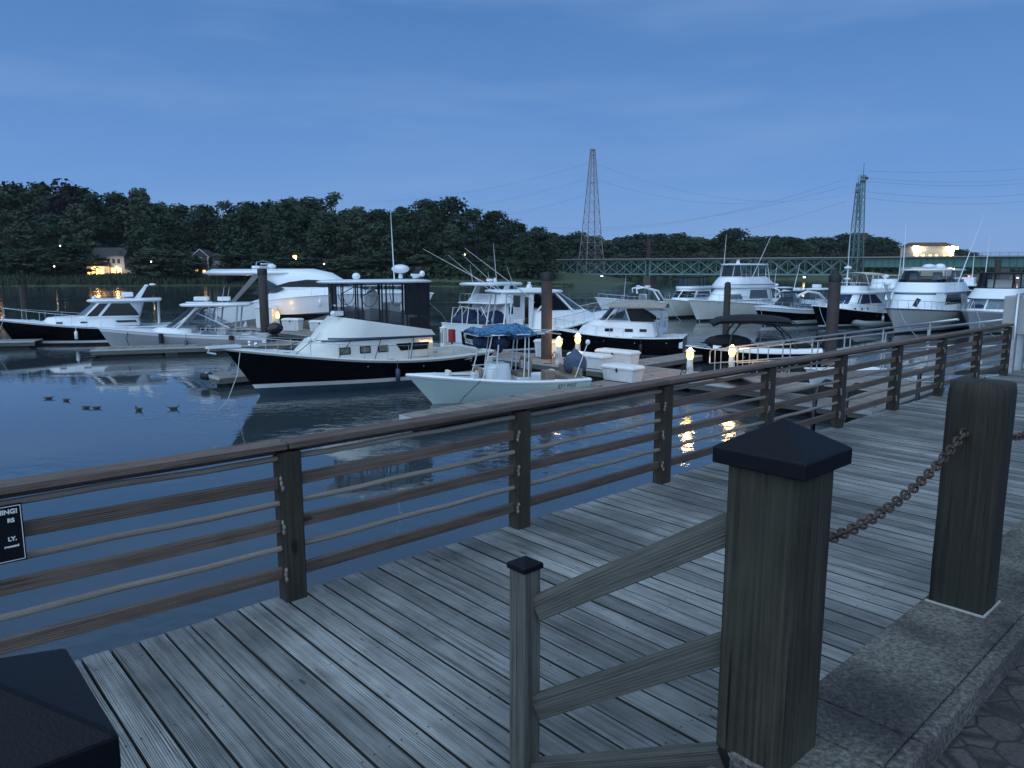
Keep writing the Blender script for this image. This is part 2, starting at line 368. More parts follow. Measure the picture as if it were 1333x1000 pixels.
# ---------------------------------------------------------------- trees
M['leafA'] = mat('dark_leaves', (.024, .042, .024), rough=.85, rnd=.55, spec=.2)
M['leafB'] = mat('mid_green_leaves', (.032, .052, .028), rough=.85, rnd=.5, spec=.2)
M['leafD'] = mat('pale_leaves', (.050, .066, .040), rough=.85, rnd=.45, spec=.2)
M['leafC'] = mat('purple_black_leaves', (.020, .021, .022), rough=.9, rnd=.5, spec=.15)
M['bark'] = mat('bark', (.06, .05, .042), rough=.9, var=.3, vscale=4)
def tree_meshes(seed, h, rad, nclump, mat_, sparse=False, nleaf=3800, ls=.52):
    r = random.Random(seed); tb = MB()
    th = h * .62; pts = []; px_ = py_ = 0
    for i in range(6):
        pts.append((px_, py_, th * i / 5 - .5)); px_ += r.uniform(-.25, .25); py_ += r.uniform(-.25, .25)
    tb.tube(pts, [.42 - .055 * i for i in range(6)], 7)
    clumps = []
    for i in range(nclump):
        u = r.random(); zz = h * (.16 + .76 * u) if not sparse else h * (.45 + .5 * u)
        prof = max(.12, 1 - abs((u - .36) / .66) ** 2.4)
        a = r.uniform(0, 2 * pi); d = rad * prof * sqrt(r.uniform(.15, 1)) * .82
        cr_ = rad * r.uniform(.22, .46) * (.62 if sparse else 1)
        c = V((cos(a) * d, sin(a) * d, zz)); clumps.append((c, cr_))
        if i % 2 == 0 or sparse:
            s0 = V(pts[r.randint(2, 5)]); mid = (s0 + c) / 2 + V((0, 0, -.4)); tb.tube([s0, mid, c], [.16, .10, .04], 5)
    lb = MB(); per = nleaf // nclump
    for c, cr_ in clumps:
        tone = r.random()
        for k in range(per):
            n = V((r.gauss(0, 1), r.gauss(0, 1), r.gauss(0, 1))).normalized(); q = n * cr_ * (r.random() ** .33)
            q.z *= .72; p_ = c + q
            n2 = (n + V((r.gauss(0, .6), r.gauss(0, .6), r.gauss(0, .6) + .5))).normalized(); t1 = n2.orthogonal().normalized(); t2 = n2.cross(t1); s_ = ls * r.uniform(.5, 1.1)
            lb.add([p_ - t1 * s_, p_ - t2 * s_ * .8, p_ + t1 * s_, p_ + t2 * s_ * .9 - n2 * s_ * .3], [(0, 1, 2, 3)], r=min(1, max(0, tone * .6 + r.random() * .4)))
    t0 = empty('tree', (0, -500, 0)); t0['tmp'] = 1
    lo = lb.build('crown', mat_, t0); to = tb.build('trunk', M['bark'], t0); del t0['tmp']
    return t0
protos = [tree_meshes(11, 20, 6.5, 44, M['leafA']), tree_meshes(12, 20, 7.5, 50, M['leafB']), tree_meshes(13, 20, 5.5, 40, M['leafD']),
          tree_meshes(14, 20, 7, 24, M['leafD'], True, 1300, .42), tree_meshes(15, 20, 6.8, 46, M['leafC']), tree_meshes(16, 20, 8.2, 54, M['leafA'])]
used_p = set()
def tree(px, ytop, Y, k, label, group=None, spread=1.0, name='leafy_tree', zmin=None):
    X, _, zt = at(px, ytop, Y); g = land_h(X, Y); h = zt - g
    p_ = protos[k]
    t = copy_tree(p_) if k in used_p else p_
    used_p.add(k); t.name = name; t.location = (X, Y, g - .3); s_ = h / 19.6
    sp_ = spread * (.55 + .45 * s_) / s_
    t.scale = (s_ * sp_, s_ * sp_, s_); t.rotation_euler = (0, 0, random.uniform(0, 6.28)); tag(t, label, 'tree', group); return t
G1 = 'trees of the wooded bank'
sky_ = [(-40, 240, 0), (-20, 238, 1), (14, 236, 1), (52, 236, 1), (84, 232, 4), (118, 252, 0), (150, 250, 0), (180, 244, 2), (206, 262, 1), (232, 266, 0), (262, 266, 5), (292, 262, 3), (322, 262, 5), (352, 262, 0), (376, 256, 1), (404, 256, 5), (436, 251, 3),
        (466, 268, 2), (495, 272, 5), (524, 268, 1), (556, 259, 5), (590, 256, 5), (618, 272, 3), (646, 274, 5), (674, 290, 0), (700, 294, 1)]
lab = {0: 'tall green tree at the far left edge of the wooded bank', 2: 'broad green tree rising behind the reeds at the left', 3: 'dark purple rounded tree crown topping the left wood',
       6: 'paler tree with ragged top rising behind the lit house', 10: 'thin see-through tree standing above the brick gabled house', 13: 'mid green tree with bumpy top just left of the sparse pale tree', 15: 'sparse pale-limbed tree with sky showing through, tallest left of the mast',
       19: 'dense dark tree with the highest crown right of the boat mast', 20: 'tall dark tree at the top of the wood, over the outriggers', 21: 'see-through tree on the right shoulder of the wood', 25: 'low tree at the right end of the wood, beside the bridge'}
for i, (px, yt, k) in enumerate(sky_, -1):
    tree(px, yt, 288 + random.uniform(-8, 10), k, lab.get(i, 'dark leafy tree in the skyline row of the wooded bank, merging with its neighbours'), G1, 1.35)
    if i % 2: tree(px + 14, yt + random.uniform(10, 22), 296, 5, 'dark leafy tree in the skyline row of the wooded bank, merging with its neighbours', G1, 1.5)
for i in range(26):   # front rows hiding the trunks behind
    px = -30 + i * 31 + random.uniform(-8, 8)
    if 128 < px < 182 or 248 < px < 292 or px > 700: continue
    tree(px, random.uniform(272, 306) + (14 if px > 640 else 0) - (12 if px < 110 else 0), 260 + random.uniform(-3, 6), random.choice([0, 1, 5, 2, 2, 3]), 'leafy tree at the foot of the wooded bank, in front of the skyline row', G1, 1.25)
for px, yt in ((60, 318), (95, 316), (196, 322), (222, 324), (236, 326), (318, 322), (342, 330), (400, 334), (455, 332), (500, 330), (548, 330), (600, 334), (640, 336), (690, 336), (20, 322), (370, 334), (430, 336), (575, 332), (665, 338)):
    tree(px, yt, 249 + random.uniform(-3, 3), random.choice([1, 2, 0]), 'low bushy tree at the water side of the wooded bank', G1, 2.0, 'bushy_tree')
G2 = 'distant trees behind the bridge'
far = [(735, 306, 1), (752, 302, 0), (790, 312, 2), (808, 308, 1), (836, 304, 0), (860, 304, 5), (884, 302, 1), (908, 308, 2), (932, 310, 5), (958, 297, 5), (984, 308, 0), (1008, 306, 1), (1036, 310, 5), (1060, 309, 0), (1088, 306, 4), (1116, 303, 5),
       (1142, 308, 5), (1160, 314, 0), (1174, 322, 2), (1250, 324, 5), (1262, 328, 0), (1278, 332, 1), (822, 312, 5), (920, 314, 0), (1046, 314, 1), (1130, 312, 0), (872, 314, 0), (780, 318, 0), (972, 312, 1), (1240, 332, 1), (1300, 336, 0), (1330, 337, 5), (1360, 334, 5), (700, 306, 5), (716, 302, 1), (726, 308, 0), (744, 306, 5), (762, 308, 5), (774, 306, 1), (800, 312, 0), (820, 306, 1), (848, 308, 5), (896, 310, 0), (946, 304, 0), (996, 312, 1), (1024, 308, 5), (1074, 308, 1), (1102, 304, 0), (1150, 312, 5)]
for i, (px, yt, k) in enumerate(far):
    tree(px, yt, 440 + random.uniform(-10, 10), k, {9: 'rounded tree standing above its neighbours behind the middle of the bridge', 15: 'dark domed tree behind the green lattice towers', 19: 'lone dark tree right of the floodlit building'}.get(i, 'hazy dark tree in the row behind the bridge, one of many alike'), G2, 1.9)
# undergrowth filling the wood's foot
ub = MB(); rr = random.Random(9)
for i in range(9000):
    x = rr.uniform(-215, 15); ys = shore_left(x); y = ys + rr.uniform(20, 40); z = land_h(x, y)
    if z < .4: continue
    if (abs(x + 137) < 9 or abs(x + 104) < 8) and y < 262: continue
    hh = rr.uniform(0, 3.6) * (.35 if (-150 < x < -88 and y - ys < 30) else 1); n2 = V((rr.gauss(0, 1), rr.gauss(0, 1), rr.gauss(0, 1))).normalized(); t1 = n2.orthogonal().normalized(); t2 = n2.cross(t1); s_ = rr.uniform(.3, .8); p_ = V((x, y, z + hh))
    ub.add([p_ - t1 * s_, p_ - t2 * s_, p_ + t1 * s_, p_ + t2 * s_], [(0, 1, 2, 3)])
for i in range(14000):   # behind the bridge
    x = rr.uniform(10, 330); y = 425 + rr.uniform(-24, 20); z = land_h(x, y)
    n2 = V((rr.gauss(0, 1), rr.gauss(0, 1), rr.gauss(0, 1))).normalized(); t1 = n2.orthogonal().normalized(); t2 = n2.cross(t1); s_ = rr.uniform(.5, 1.2); p_ = V((x, y, z + rr.uniform(0, 7.5) * (1 if x < 232 else .45)))
    ub.add([p_ - t1 * s_, p_ - t2 * s_, p_ + t1 * s_, p_ + t2 * s_], [(0, 1, 2, 3)])
tag(ub.build('undergrowth', mat('undergrowth', (.028, .044, .024), rough=.9, rnd=.5, spec=.2)), label='dark undergrowth along the foot of the woods', cat='undergrowth', kind='stuff')
# ================================================================ BOARDWALK (its own frame: d along the rail, n towards the land)
DX, DY = .7417, .6707
def wk(d, n, z): return (d * DX + n * DY, d * DY - n * DX, z)
ZD, ZK = 2.70, 3.25
NR, NKI, NKO = -4.37, -1.16, -.73
walk_rz = atan2(DY, DX)
db = MB(); d = -3.0; rr = random.Random(5)
while d < 34:
    w = .135; ln0 = NR - .02 + rr.uniform(-.012, .012)
    zz = ZD - .019 + rr.uniform(-.0022, .0022)
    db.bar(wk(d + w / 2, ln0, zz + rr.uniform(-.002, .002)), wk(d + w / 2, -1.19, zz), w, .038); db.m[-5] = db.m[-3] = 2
    if d < 14:
        for n_ in (-4.2, -3.4, -2.6, -1.8):
            for e_ in (.028, w - .028):
                c_ = wk(d + e_, n_ + rr.uniform(-.012, .012), 0); db.add([(c_[0] + .0055 * cos(a), c_[1] + .0055 * sin(a), zz + .0205) for a in (0, 1.05, 2.1, 3.14, 4.2, 5.24)], [tuple(range(6))], 1)
    d += w + rr.uniform(.008, .013)
o = db.build('boardwalk', [M['deck'], mat('rusty_screw', (.03, .024, .02), rough=.7), mat('worn_shaded_board_edge', (.030, .029, .027), rough=.95)], bevel=.006); tag(o, kind='structure')  # board side faces carry the gap shade in their colour, along with dark weathering
jb = MB()
for n in (-4.2, -3.4, -2.6, -1.8): jb.bar(wk(-3, n, ZD - .15), wk(34, n, ZD - .15), .06, .2)
jb.bar(wk(-3, NR + .04, ZD - .16), wk(34, NR + .04, ZD - .16), .05, .24)
for d in (-1, 3, 7, 11, 15, 19, 23):
    for n in (-4.15, -2.6): jb.tube([wk(d, n, -2), wk(d, n, ZD - .2)], .14, 10)
tag(jb.build('boardwalk_frame', mat('gap_shade_joist', (.012, .011, .010), rough=.95)), kind='structure')  # joist colour blackened to put shade below the gaps between boards
# sea wall, kerb stones, paving
def conc(name, c1, c2, sc=40):
    m = bpy.data.materials.new(name); m.use_nodes = True; t = m.node_tree; b = t.nodes['Principled BSDF']; l = t.links.new; b.inputs['Roughness'].default_value = .9
    co = _n(t, 'ShaderNodeTexCoord'); a = _n(t, 'ShaderNodeTexNoise'); a.inputs['Scale'].default_value = 1.5; a.inputs['Detail'].default_value = 6
    v = _n(t, 'ShaderNodeTexVoronoi'); v.inputs['Scale'].default_value = sc; f = _n(t, 'ShaderNodeTexNoise'); f.inputs['Scale'].default_value = 55; f.inputs['Detail'].default_value = 5
    for q in (a, v, f): l(co.outputs['Object'], q.inputs[0])
    r1 = _n(t, 'ShaderNodeMapRange'); r1.inputs[1].default_value = .42; r1.inputs[2].default_value = .58; l(a.outputs['Fac'], r1.inputs[0])
    mx = _n(t, 'ShaderNodeMix', data_type='RGBA'); mx.inputs[6].default_value = (*c1, 1); mx.inputs[7].default_value = (*c2, 1); l(r1.outputs[0], mx.inputs[0])
    sel = _n(t, 'ShaderNodeSeparateColor'); l(v.outputs['Color'], sel.inputs[0])
    pb = _n(t, 'ShaderNodeMapRange'); pb.inputs[3].default_value = .55; pb.inputs[4].default_value = 1.5; l(sel.outputs[0], pb.inputs[0])
    fm = _n(t, 'ShaderNodeMapRange'); fm.inputs[1].default_value = .3; fm.inputs[2].default_value = .7; fm.inputs[3].default_value = .35; fm.inputs[4].default_value = 1.65; l(f.outputs['Fac'], fm.inputs[0])
    m1 = _n(t, 'ShaderNodeMix', data_type='RGBA', blend_type='MULTIPLY'); m1.inputs[0].default_value = .7; l(mx.outputs[2], m1.inputs[6]); l(pb.outputs[0], m1.inputs[7])
    m2 = _n(t, 'ShaderNodeMix', data_type='RGBA', blend_type='MULTIPLY'); m2.inputs[0].default_value = .8; l(m1.outputs[2], m2.inputs[6]); l(fm.outputs[0], m2.inputs[7]); l(m2.outputs[2], b.inputs['Base Color'])
    bp = _n(t, 'ShaderNodeBump'); bp.inputs['Strength'].default_value = .7; bp.inputs['Distance'].default_value = .006; l(fm.outputs[0], bp.inputs['Height']); l(bp.outputs[0], b.inputs['Normal']); return m
M['kerb'] = conc('exposed_aggregate_concrete', (.040, .037, .036), (.135, .122, .105), 130)
M['kerblip'] = conc('kerb_stone', (.07, .062, .058), (.15, .13, .115), 90)
kb = MB(); rr = random.Random(2)
dd = [2.30, 2.52]
for k in range(22): dd.append(2.52 + (k + 1) * 1.62)
def kslab(b_, d0, d1): 
    b_.bar(wk((d0 + .004), (NKI + NKO) / 2 - .03, ZK - .09), wk(d1 - .004, (NKI + NKO) / 2 - .03, ZK - .09), NKO - NKI - .06, .18)
for a, b_ in zip(dd[:-1], dd[1:]): kslab(kb, a, b_)
kslab(kb, 2.00, 2.30)
for k in range(3): kslab(kb, -.25 - (k + 1) * 1.5, -.25 - k * 1.5)
kslab(kb, -.25, .35)
o = kb.build('kerb', M['kerb'], bevel=.012); tag(o, kind='structure')
kl = MB()
for a, b_ in zip(dd[:-1], dd[1:]): kl.bar(wk(a + .005, NKO - .03, ZK - .085), wk(b_ - .005, NKO - .03, ZK - .085), .058, .175)
for a, b_ in ((2.00, 2.3), (-.25, .35), (-1.75, -.25), (-3.25, -1.75)): kl.bar(wk(a + .005, NKO - .03, ZK - .085), wk(b_ - .005, NKO - .03, ZK - .085), .058, .175)
tag(kl.build('kerb_edging', M['kerblip'], bevel=.012), kind='structure')
wl = MB()
for a, b_ in ((-4, .35), (2.00, 38)):
    wl.bar(wk(a, -.95, ZK - 2.79), wk(b_, -.95, ZK - 2.79), .40, 5.2)
tag(wl.build('sea_wall', M['kerb']), kind='structure')
def paver_mat():
    m = bpy.data.materials.new('dark_paving'); m.use_nodes = True; t = m.node_tree; b = t.nodes['Principled BSDF']; l = t.links.new; b.inputs['Roughness'].default_value = .92
    co = _n(t, 'ShaderNodeTexCoord'); v = _n(t, 'ShaderNodeTexVoronoi', feature='DISTANCE_TO_EDGE'); v.inputs['Scale'].default_value = 7.5; v.inputs['Randomness'].default_value = .55
    v2 = _n(t, 'ShaderNodeTexVoronoi'); v2.inputs['Scale'].default_value = 7.5; v2.inputs['Randomness'].default_value = .55
    f = _n(t, 'ShaderNodeTexNoise'); f.inputs['Scale'].default_value = 60; f.inputs['Detail'].default_value = 5
    for q in (v, v2, f): l(co.outputs['Object'], q.inputs[0])
    r = _n(t, 'ShaderNodeMapRange'); r.inputs[1].default_value = .01; r.inputs[2].default_value = .06; l(v.outputs[0], r.inputs[0])
    s_ = _n(t, 'ShaderNodeSeparateColor'); l(v2.outputs['Color'], s_.inputs[0])
    mx = _n(t, 'ShaderNodeMix', data_type='RGBA'); mx.inputs[6].default_value = (.045, .039, .037, 1); mx.inputs[7].default_value = (.085, .072, .068, 1); l(s_.outputs[0], mx.inputs[0])
    m2 = _n(t, 'ShaderNodeMix', data_type='RGBA'); m2.inputs[6].default_value = (.026, .024, .02, 1); l(r.outputs[0], m2.inputs[0]); l(mx.outputs[2], m2.inputs[7])
    fm = _n(t, 'ShaderNodeMapRange'); fm.inputs[1].default_value = .3; fm.inputs[2].default_value = .7; fm.inputs[3].default_value = .55; fm.inputs[4].default_value = 1.45; l(f.outputs['Fac'], fm.inputs[0])
    m3 = _n(t, 'ShaderNodeMix', data_type='RGBA', blend_type='MULTIPLY'); m3.inputs[0].default_value = .8; l(m2.outputs[2], m3.inputs[6]); l(fm.outputs[0], m3.inputs[7]); l(m3.outputs[2], b.inputs['Base Color'])
    ad = _n(t, 'ShaderNodeMath', operation='MULTIPLY_ADD'); l(f.outputs['Fac'], ad.inputs[0]); ad.inputs[1].default_value = .35; l(r.outputs[0], ad.inputs[2])
    bp = _n(t, 'ShaderNodeBump'); bp.inputs['Strength'].default_value = .6; bp.inputs['Distance'].default_value = .010; l(ad.outputs[0], bp.inputs['Height']); l(bp.outputs[0], b.inputs['Normal']); return m
pv = MB(); q = [wk(-400, NKO - .01, 3.15), wk(500, NKO - .01, 3.15), wk(500, 900, 3.15), wk(-400, 900, 3.15)]; pv.add(q, [(0, 1, 2, 3)])
tag(pv.build('pavement', paver_mat()), kind='structure')

# ---------------------------------------------------------------- railing
PD = [-4.05, -2.0, 0, 2.0, 3.94, 5.95, 7.85, 9.75, 11.65, 13.5, 15.35]
D0 = -1.46 * DX + 4.57 * DY + .01          # d of the first post in view
railing = empty('wooden_railing', wk(D0, NR, ZD), 0, 'brown timber railing of planks and round rods along the water side of the boardwalk', 'railing')
base = V(wk(D0, NR, ZD))
def rl(d, n, z): return V(wk(D0 + d, n, z + (.018 * min(2.2, -d) if d < 0 and z > 2.6 else 0))) - base
NP = NR + .06; rr = random.Random(8)
RZ = [(3.632, 'rod'), (3.48, 'plank'), (3.342, 'rod'), (3.195, 'plank'), (3.045, 'rod'), (2.882, 'plank')]
for i, d in enumerate(PD):
    b_ = MB(); b_.bar(rl(d, NP - .012, 2.45), rl(d, NP - .012, 3.678), .122, .14, up=(DX, DY, 0)); b_.build('post', M['railpost'], railing, bevel=.008)
    if i < len(PD) - 1:
        e_ = PD[i + 1]; 
        for z, k in RZ:
            b_ = MB(); a0, a1 = d + .06, e_ - .06
            if k == 'rod':
                n_ = 8; b_.tube([rl(a0 + (a1 - a0) * j / n_, NP - .006, z + .004 * sin(j * 1.7 + i)) for j in range(n_ + 1)], .0185, 10); b_.build('rod', M['rod'], railing)
            else:
                t1, t2 = rr.uniform(-.006, .006), rr.uniform(-.006, .006)
                b_.bar(rl(a0, NP - .02, z + t1), rl(a1, NP - .02, z + t2), .036, .078); b_.build('plank', M['rail'], railing, bevel=.005)
        # caulk-like weathered splinters where the planks meet the post
        b_ = MB()
        for z, k in RZ:
            if k == 'plank':
                for j in range(3): b_.ell(tuple(rl(e_ - .068, NP + .045 + rr.uniform(-.01, .012), z + .035 - j * .03)), .012, .014, .02, seg=6, rings=4)
        b_.build('timber_burr', M['rod'], railing)
joints = [-4.05, -.02, 3.94, 7.85, 11.65, 15.45]
for a, c in zip(joints[:-1], joints[1:]):
    b_ = MB(); b_.bar(rl(a + .006, NP - .01, 3.742 - .021), rl(c - .006, NP - .01, 3.742 - .021), .15, .042); b_.build('top_rail', M['rail'], railing, bevel=.007)
    b_ = MB(); b_.bar(rl(a + .006, NP - .045, 3.678), rl(c - .006, NP - .045, 3.678), .036, .04) 
    b_.build('under_rail', M['rail'], railing, bevel=.004)

# sign on the rail
def text_mesh(s, size, name, material, parent, loc, rot, extrude=.002, align='LEFT', bold=0):
    cu = bpy.data.curves.new(name, 'FONT'); cu.body = s; cu.size = size; cu.extrude = extrude; cu.align_x = align; cu.offset = bold
    o = bpy.data.objects.new(name, cu); COL.objects.link(o)
    bpy.context.view_layer.update(); dg = bpy.context.evaluated_depsgraph_get(); me = bpy.data.meshes.new_from_object(o.evaluated_get(dg))
    bpy.data.objects.remove(o); me.materials.clear(); me.materials.append(material)
    o = bpy.data.objects.new(name, me); COL.objects.link(o); o.parent = parent; o.location = loc; o.rotation_euler = rot; return o
SIGD = .562
sg = empty('warning_sign', wk(SIGD, NP + .075, 3.575), walk_rz, 'black sign with white capitals and thin border hung on the railing', 'sign')
b_ = MB(); b_.box(-.42, 0, -.004, .004, -.20, .092); b_.build('sign_panel', M['capblack'], sg)
b_ = MB()
for q in ((-.412, -.006, -.0065, -.0045, .082, .085), (-.412, -.006, -.0065, -.0045, -.193, -.190), (-.009, -.006, -.0065, -.0045, -.190, .082), (-.412, -.409, -.0065, -.0045, -.190, .082)): b_.box(*q)
M['signw'] = mat('sign_white', (.75, .75, .73), rough=.6); b_.build('sign_border', M['signw'], sg)
for s_, x, z, sz in (('WARNING!', -.020, .047, .032), ('RS', -.036, .004, .028), ('LY.', -.034, -.090, .028), ('prosecuted', -.028, -.122, .013)):
    text_mesh(s_, sz, 'lettering', M['signw'], sg, (x, -.006, z), (R(90), 0, 0), .001, 'RIGHT', .0012)

# ---------------------------------------------------------------- posts, steps, chain
def capmesh(b_, s, z, hr, hp):
    a = s / 2; e_ = .004
    vs = [(-a, -a, z), (a, -a, z), (a, a, z), (-a, a, z), (-a, -a, z + hr), (a, -a, z + hr), (a, a, z + hr), (-a, a, z + hr), (0, 0, z + hr + hp)]
    return b_.add(vs, [(0, 1, 5, 4), (1, 2, 6, 5), (2, 3, 7, 6), (3, 0, 4, 7), (4, 5, 8), (5, 6, 8), (6, 7, 8), (7, 4, 8), (3, 2, 1, 0)])
def big_post(d, n, label, dz=0):
    t = empty('capped_post', wk(d, n, ZK + dz), walk_rz, label, 'post', 'capped timber posts of the steps')
    b_ = MB(); b_.bar((0, 0, -.02), (0, 0, .98), .236, .236, up=(0, 1, 0)); b_.build('shaft', M['bigpost'], t, bevel=.012)
    b_ = MB(); capmesh(b_, .305, .955, .052, .092); b_.build('cap', M['capblack'], t, bevel=.005); return t
BD, BN = 2.13, -1.10
big_post(BD, BN, 'thick squared timber post under a black pyramid cap, right of the sloping handrail')
big_post(.06, -1.15, 'post whose black pyramid cap fills the bottom left corner', -.055)
# bare bollard
def log_post(d, n, label, lean=.0):
    t = empty('bollard', wk(d, n, ZK), walk_rz, label, 'bollard', 'bare timber bollards on the kerb'); b_ = MB(); rows = []; rr = random.Random(int(d * 10))
    prof = [(0, .118), (.2, .119), (.45, .117), (.7, .118), (.93, .118), (1.0, .117), (1.035, .112), (1.05, .095), (1.055, .0)]
    ncs = 24
    for z, h_ in prof:
        row = []
        for k in range(ncs):
            a = 2 * pi * k / ncs + .001; ca, sa = cos(a), sin(a); rr_ = h_ / max(abs(ca), abs(sa)) if h_ else 0
            rr_ = min(rr_, h_ * 1.30) * (1 + .02 * sin(3 * a + z * 2))
            row.append((rr_ * ca, rr_ * sa, z + .004 - (.015 * sin(a * 2 + 1) if z > .9 and z < 1.05 else 0)))
        rows.append(row)
    base_i = len(b_.uv); b_.grid(rows, 0, True, True)
    fi = 0
    for i in range(len(prof) - 1):
        for k in range(ncs):
            z0, z1 = prof[i][0], prof[i + 1][0]; v0 = k * .04; 
            b_.uv[base_i + fi] = [(z0, v0), (z0, v0 + .04), (z1, v0 + .04), (z1, v0)]; b_.r[base_i + fi] = .5; fi += 1
    b_.build('timber', M['oldlog'], t)
    b2 = MB()
    for sx_, sy_ in ((-1, 0), (0, -1)):
        b2.bar((sx_ * .122 - sy_ * .122, sy_ * .122 - sx_ * .122, .004), (sx_ * .122 + sy_ * .122, sy_ * .122 + sx_ * .122, .004), .008, .008)
    b2.build('mortar_bead', mat('mortar_bead', (.42, .40, .36), rough=.9), t)
    return t
log_post(3.80, -1.02, 'uncapped weathered timber bollard with chains on both sides, right of the boardwalk')
log_post(5.46, -1.02, 'far bare bollard beyond the chained one, out at the right')
M['rust'] = mat('rusty_chain', (.085, .058, .046), rough=.75, metal=.35, var=.7, vscale=40, bump=.6, bscale=90)
def chain(p0, p1, sag, label, n_target=None):
    p0 = V(p0); p1 = V(p1); c = (p0 + p1) / 2; ln = (p1 - p0).length * 1.03; n = int(ln / .038); b_ = MB()
    P = lambda t: p0.lerp(p1, t) + V((0, 0, -sag * 4 * t * (1 - t)))
    for i in range(n):
        t = (i + .5) / n; a = P(t); dr = (P(t + .01) - P(t - .01)).normalized(); sd = dr.cross(V((0, 0, 1))).normalized(); u = sd.cross(dr)
        ang = R(45) if i % 2 else R(-45); q = sd * cos(ang) + u * sin(ang); pts = []
        for k in range(12):
            al = 2 * pi * k / 12; pts.append(a + dr * .0275 * cos(al) + q * .0165 * sin(al) - c)
        b_.tube(pts, .0058, 6, closed=True)
    o = b_.build('chain', M['rust'], loc=tuple(c)); tag(o, label, 'chain', 'rusty chains between the posts'); return o
chain(wk(BD + .10, BN + .02, ZK + .66), wk(3.80 - .115, -1.04, ZK + .84), .10, 'rusty link chain sagging between the capped post and the bare bollard')
chain(wk(3.80 + .12, -1.02, ZK + .85), wk(5.46 - .12, -1.02, ZK + .84), .16, 'rusty chain leaving the bare bollard towards the right edge')
# small post and sloping boards, steps
hr = empty('step_handrail', wk(1.905, -2.03, ZD), walk_rz, 'weathered sloping handrail of three boards with a slim capped post beside the steps', 'handrail')
b_ = MB(); b_.bar((0, 0, -.12), (0, 0, .955), .09, .09, up=(0, 1, 0)); b_.build('slim_post', M['greyboard'], hr, bevel=.006)
b_ = MB(); capmesh(b_, .105, .935, .022, .028); b_.build('cap', M['capblack'], hr, bevel=.003)
def hb(z0, z1, h, w, mt, nm):   # local: -y is towards the water; big post is at local y
    b2 = MB(); yB = -(BN + 2.23) + 0; b2.bar((.022, -.045, z0 - ZD), (.19, -(BN - .115 + 2.03), z1 - ZD), w, h, up=(0, 0, 1)); b2.build(nm, mt, hr, bevel=.004)
hb(3.475, 3.985, .10, .036, M['greyboard'], 'sloping_board'); hb(3.05, 3.565, .10, .036, M['greyboard'], 'sloping_board')
hb(2.74, 3.13, .13, .06, M['greyboard'], 'sloping_board')
st = MB()
for k in range(3):
    z = ZK - .19 * (k + 1) + .0; n0 = NKI - .06 - .30 * k
    if z > ZD + .05: st.bar(wk(.33, n0 - .15 + .0, z - .02), wk(1.66, n0 - .15, z - .02), .29, .04); st.bar(wk(.33, n0 - .01, z - .1), wk(1.66, n0 - .01, z - .1), .03, .16)
st.bar(wk(.35, -.95, ZK - .02), wk(1.9, -.95, ZK - .02), .42, .04)
tag(st.build('steps', M['greyboard'], bevel=.004), kind='structure')

# things at the far end of the boardwalk
ub_ = empty('utility_box', wk(D0 + 15.55, NR + .1, ZD), walk_rz, 'pale grey utility cabinet on a steel post at the far end of the railing', 'cabinet')
# ================================================================ BOAT KIT (bow = +x, port = +y, water = 0)
class Hull:
    def __init__(s, x0, x1, ov, B, zs, zm, zb, zk=-.45, full=2.3, flare=.95, chine=.15, tw=.93, kt=3.2):
        s.x0, s.x1, s.ov, s.B, s.zk, s.full, s.flare, s.chine, s.tw, s.kt = x0, x1, ov, B, zk, full, flare, chine, tw, kt
        s.zs, s.zb, s.zm = zs, zb, zm; s.c = (zm - .25 * zs - .25 * zb) * 2
    def sheer(s, t): return s.zs * (1 - t) ** 2 + 2 * s.c * t * (1 - t) + s.zb * t * t
    def hw(s, t):
        w = s.B / 2
        if t > .38: w *= (1 - ((t - .38) / .62) ** s.full) ** .8
        else: w *= s.tw + (1 - s.tw) * sin(pi / 2 * t / .38)
        return w
    def P(s, t, z):
        zS = s.sheer(t); h = max(0, (z - s.zk) / (zS - s.zk)); k = s.chine + s.flare * t ** s.kt
        w = s.hw(t) * h ** k; x = s.x0 + (s.x1 - s.x0) * t + s.ov * (max(-.3, z / zS)) * t ** 5
        return x, w
    def edge(s, t, side=1, inset=0, dz=0):
        z = s.sheer(t); x, w = s.P(t, z); return V((x - inset * t ** 8 * 1.5, side * max(0, w - inset), z + dz))
TS = [1 - (1 - i / 26) ** 1.5 for i in range(27)]
HULLS = []
def build_hull(root, H, mats, wl=(.06, .16), rub=None, name='hull', rubr=.035, white_top=0):
    """mats: topside, stripe, bottom"""
    HULLS.append((root, H)); b_ = MB(); rows = []
    for t in TS:
        zS = H.sheer(t); zz = [H.zk, H.zk * .6, -.1, wl[0], wl[1]] + [wl[1] + (zS - white_top - wl[1]) * q for q in (.2, .4, .6, .8, 1)] + ([zS] if white_top else [])
        side = [(H.P(t, z)[0], H.P(t, z)[1], z) for z in zz]
        rows.append([(x, -y, z) for x, y, z in side[::-1]] + [(x, y, z) for x, y, z in side[1:]])
    n = len(rows[0]); ns = (n + 1) // 2
    def mf(i, j):
        k = (n - 1) // 2; d = j - k if j >= k else k - 1 - j
        return 2 if d < 3 else 1 if d == 3 else (3 if white_top and d == ns - 2 else 0)
    b_.grid(rows, 0, True, mf=mf)
    b_.add(rows[0], [tuple(range(n))], 0, False)
    o = b_.build(name, list(mats) + ([rub] if rub else []), root)
    if rub:
        r_ = MB()
        for sd in (1, -1): r_.tube([H.edge(t, sd, -.01, -.01) for t in TS], rubr, 6)
        if rubr: r_.tube([H.edge(0, -1, 0, -.01), H.edge(0, 1, 0, -.01)], rubr, 6)
        r_.build('rub_rail', rub, root)
    return o
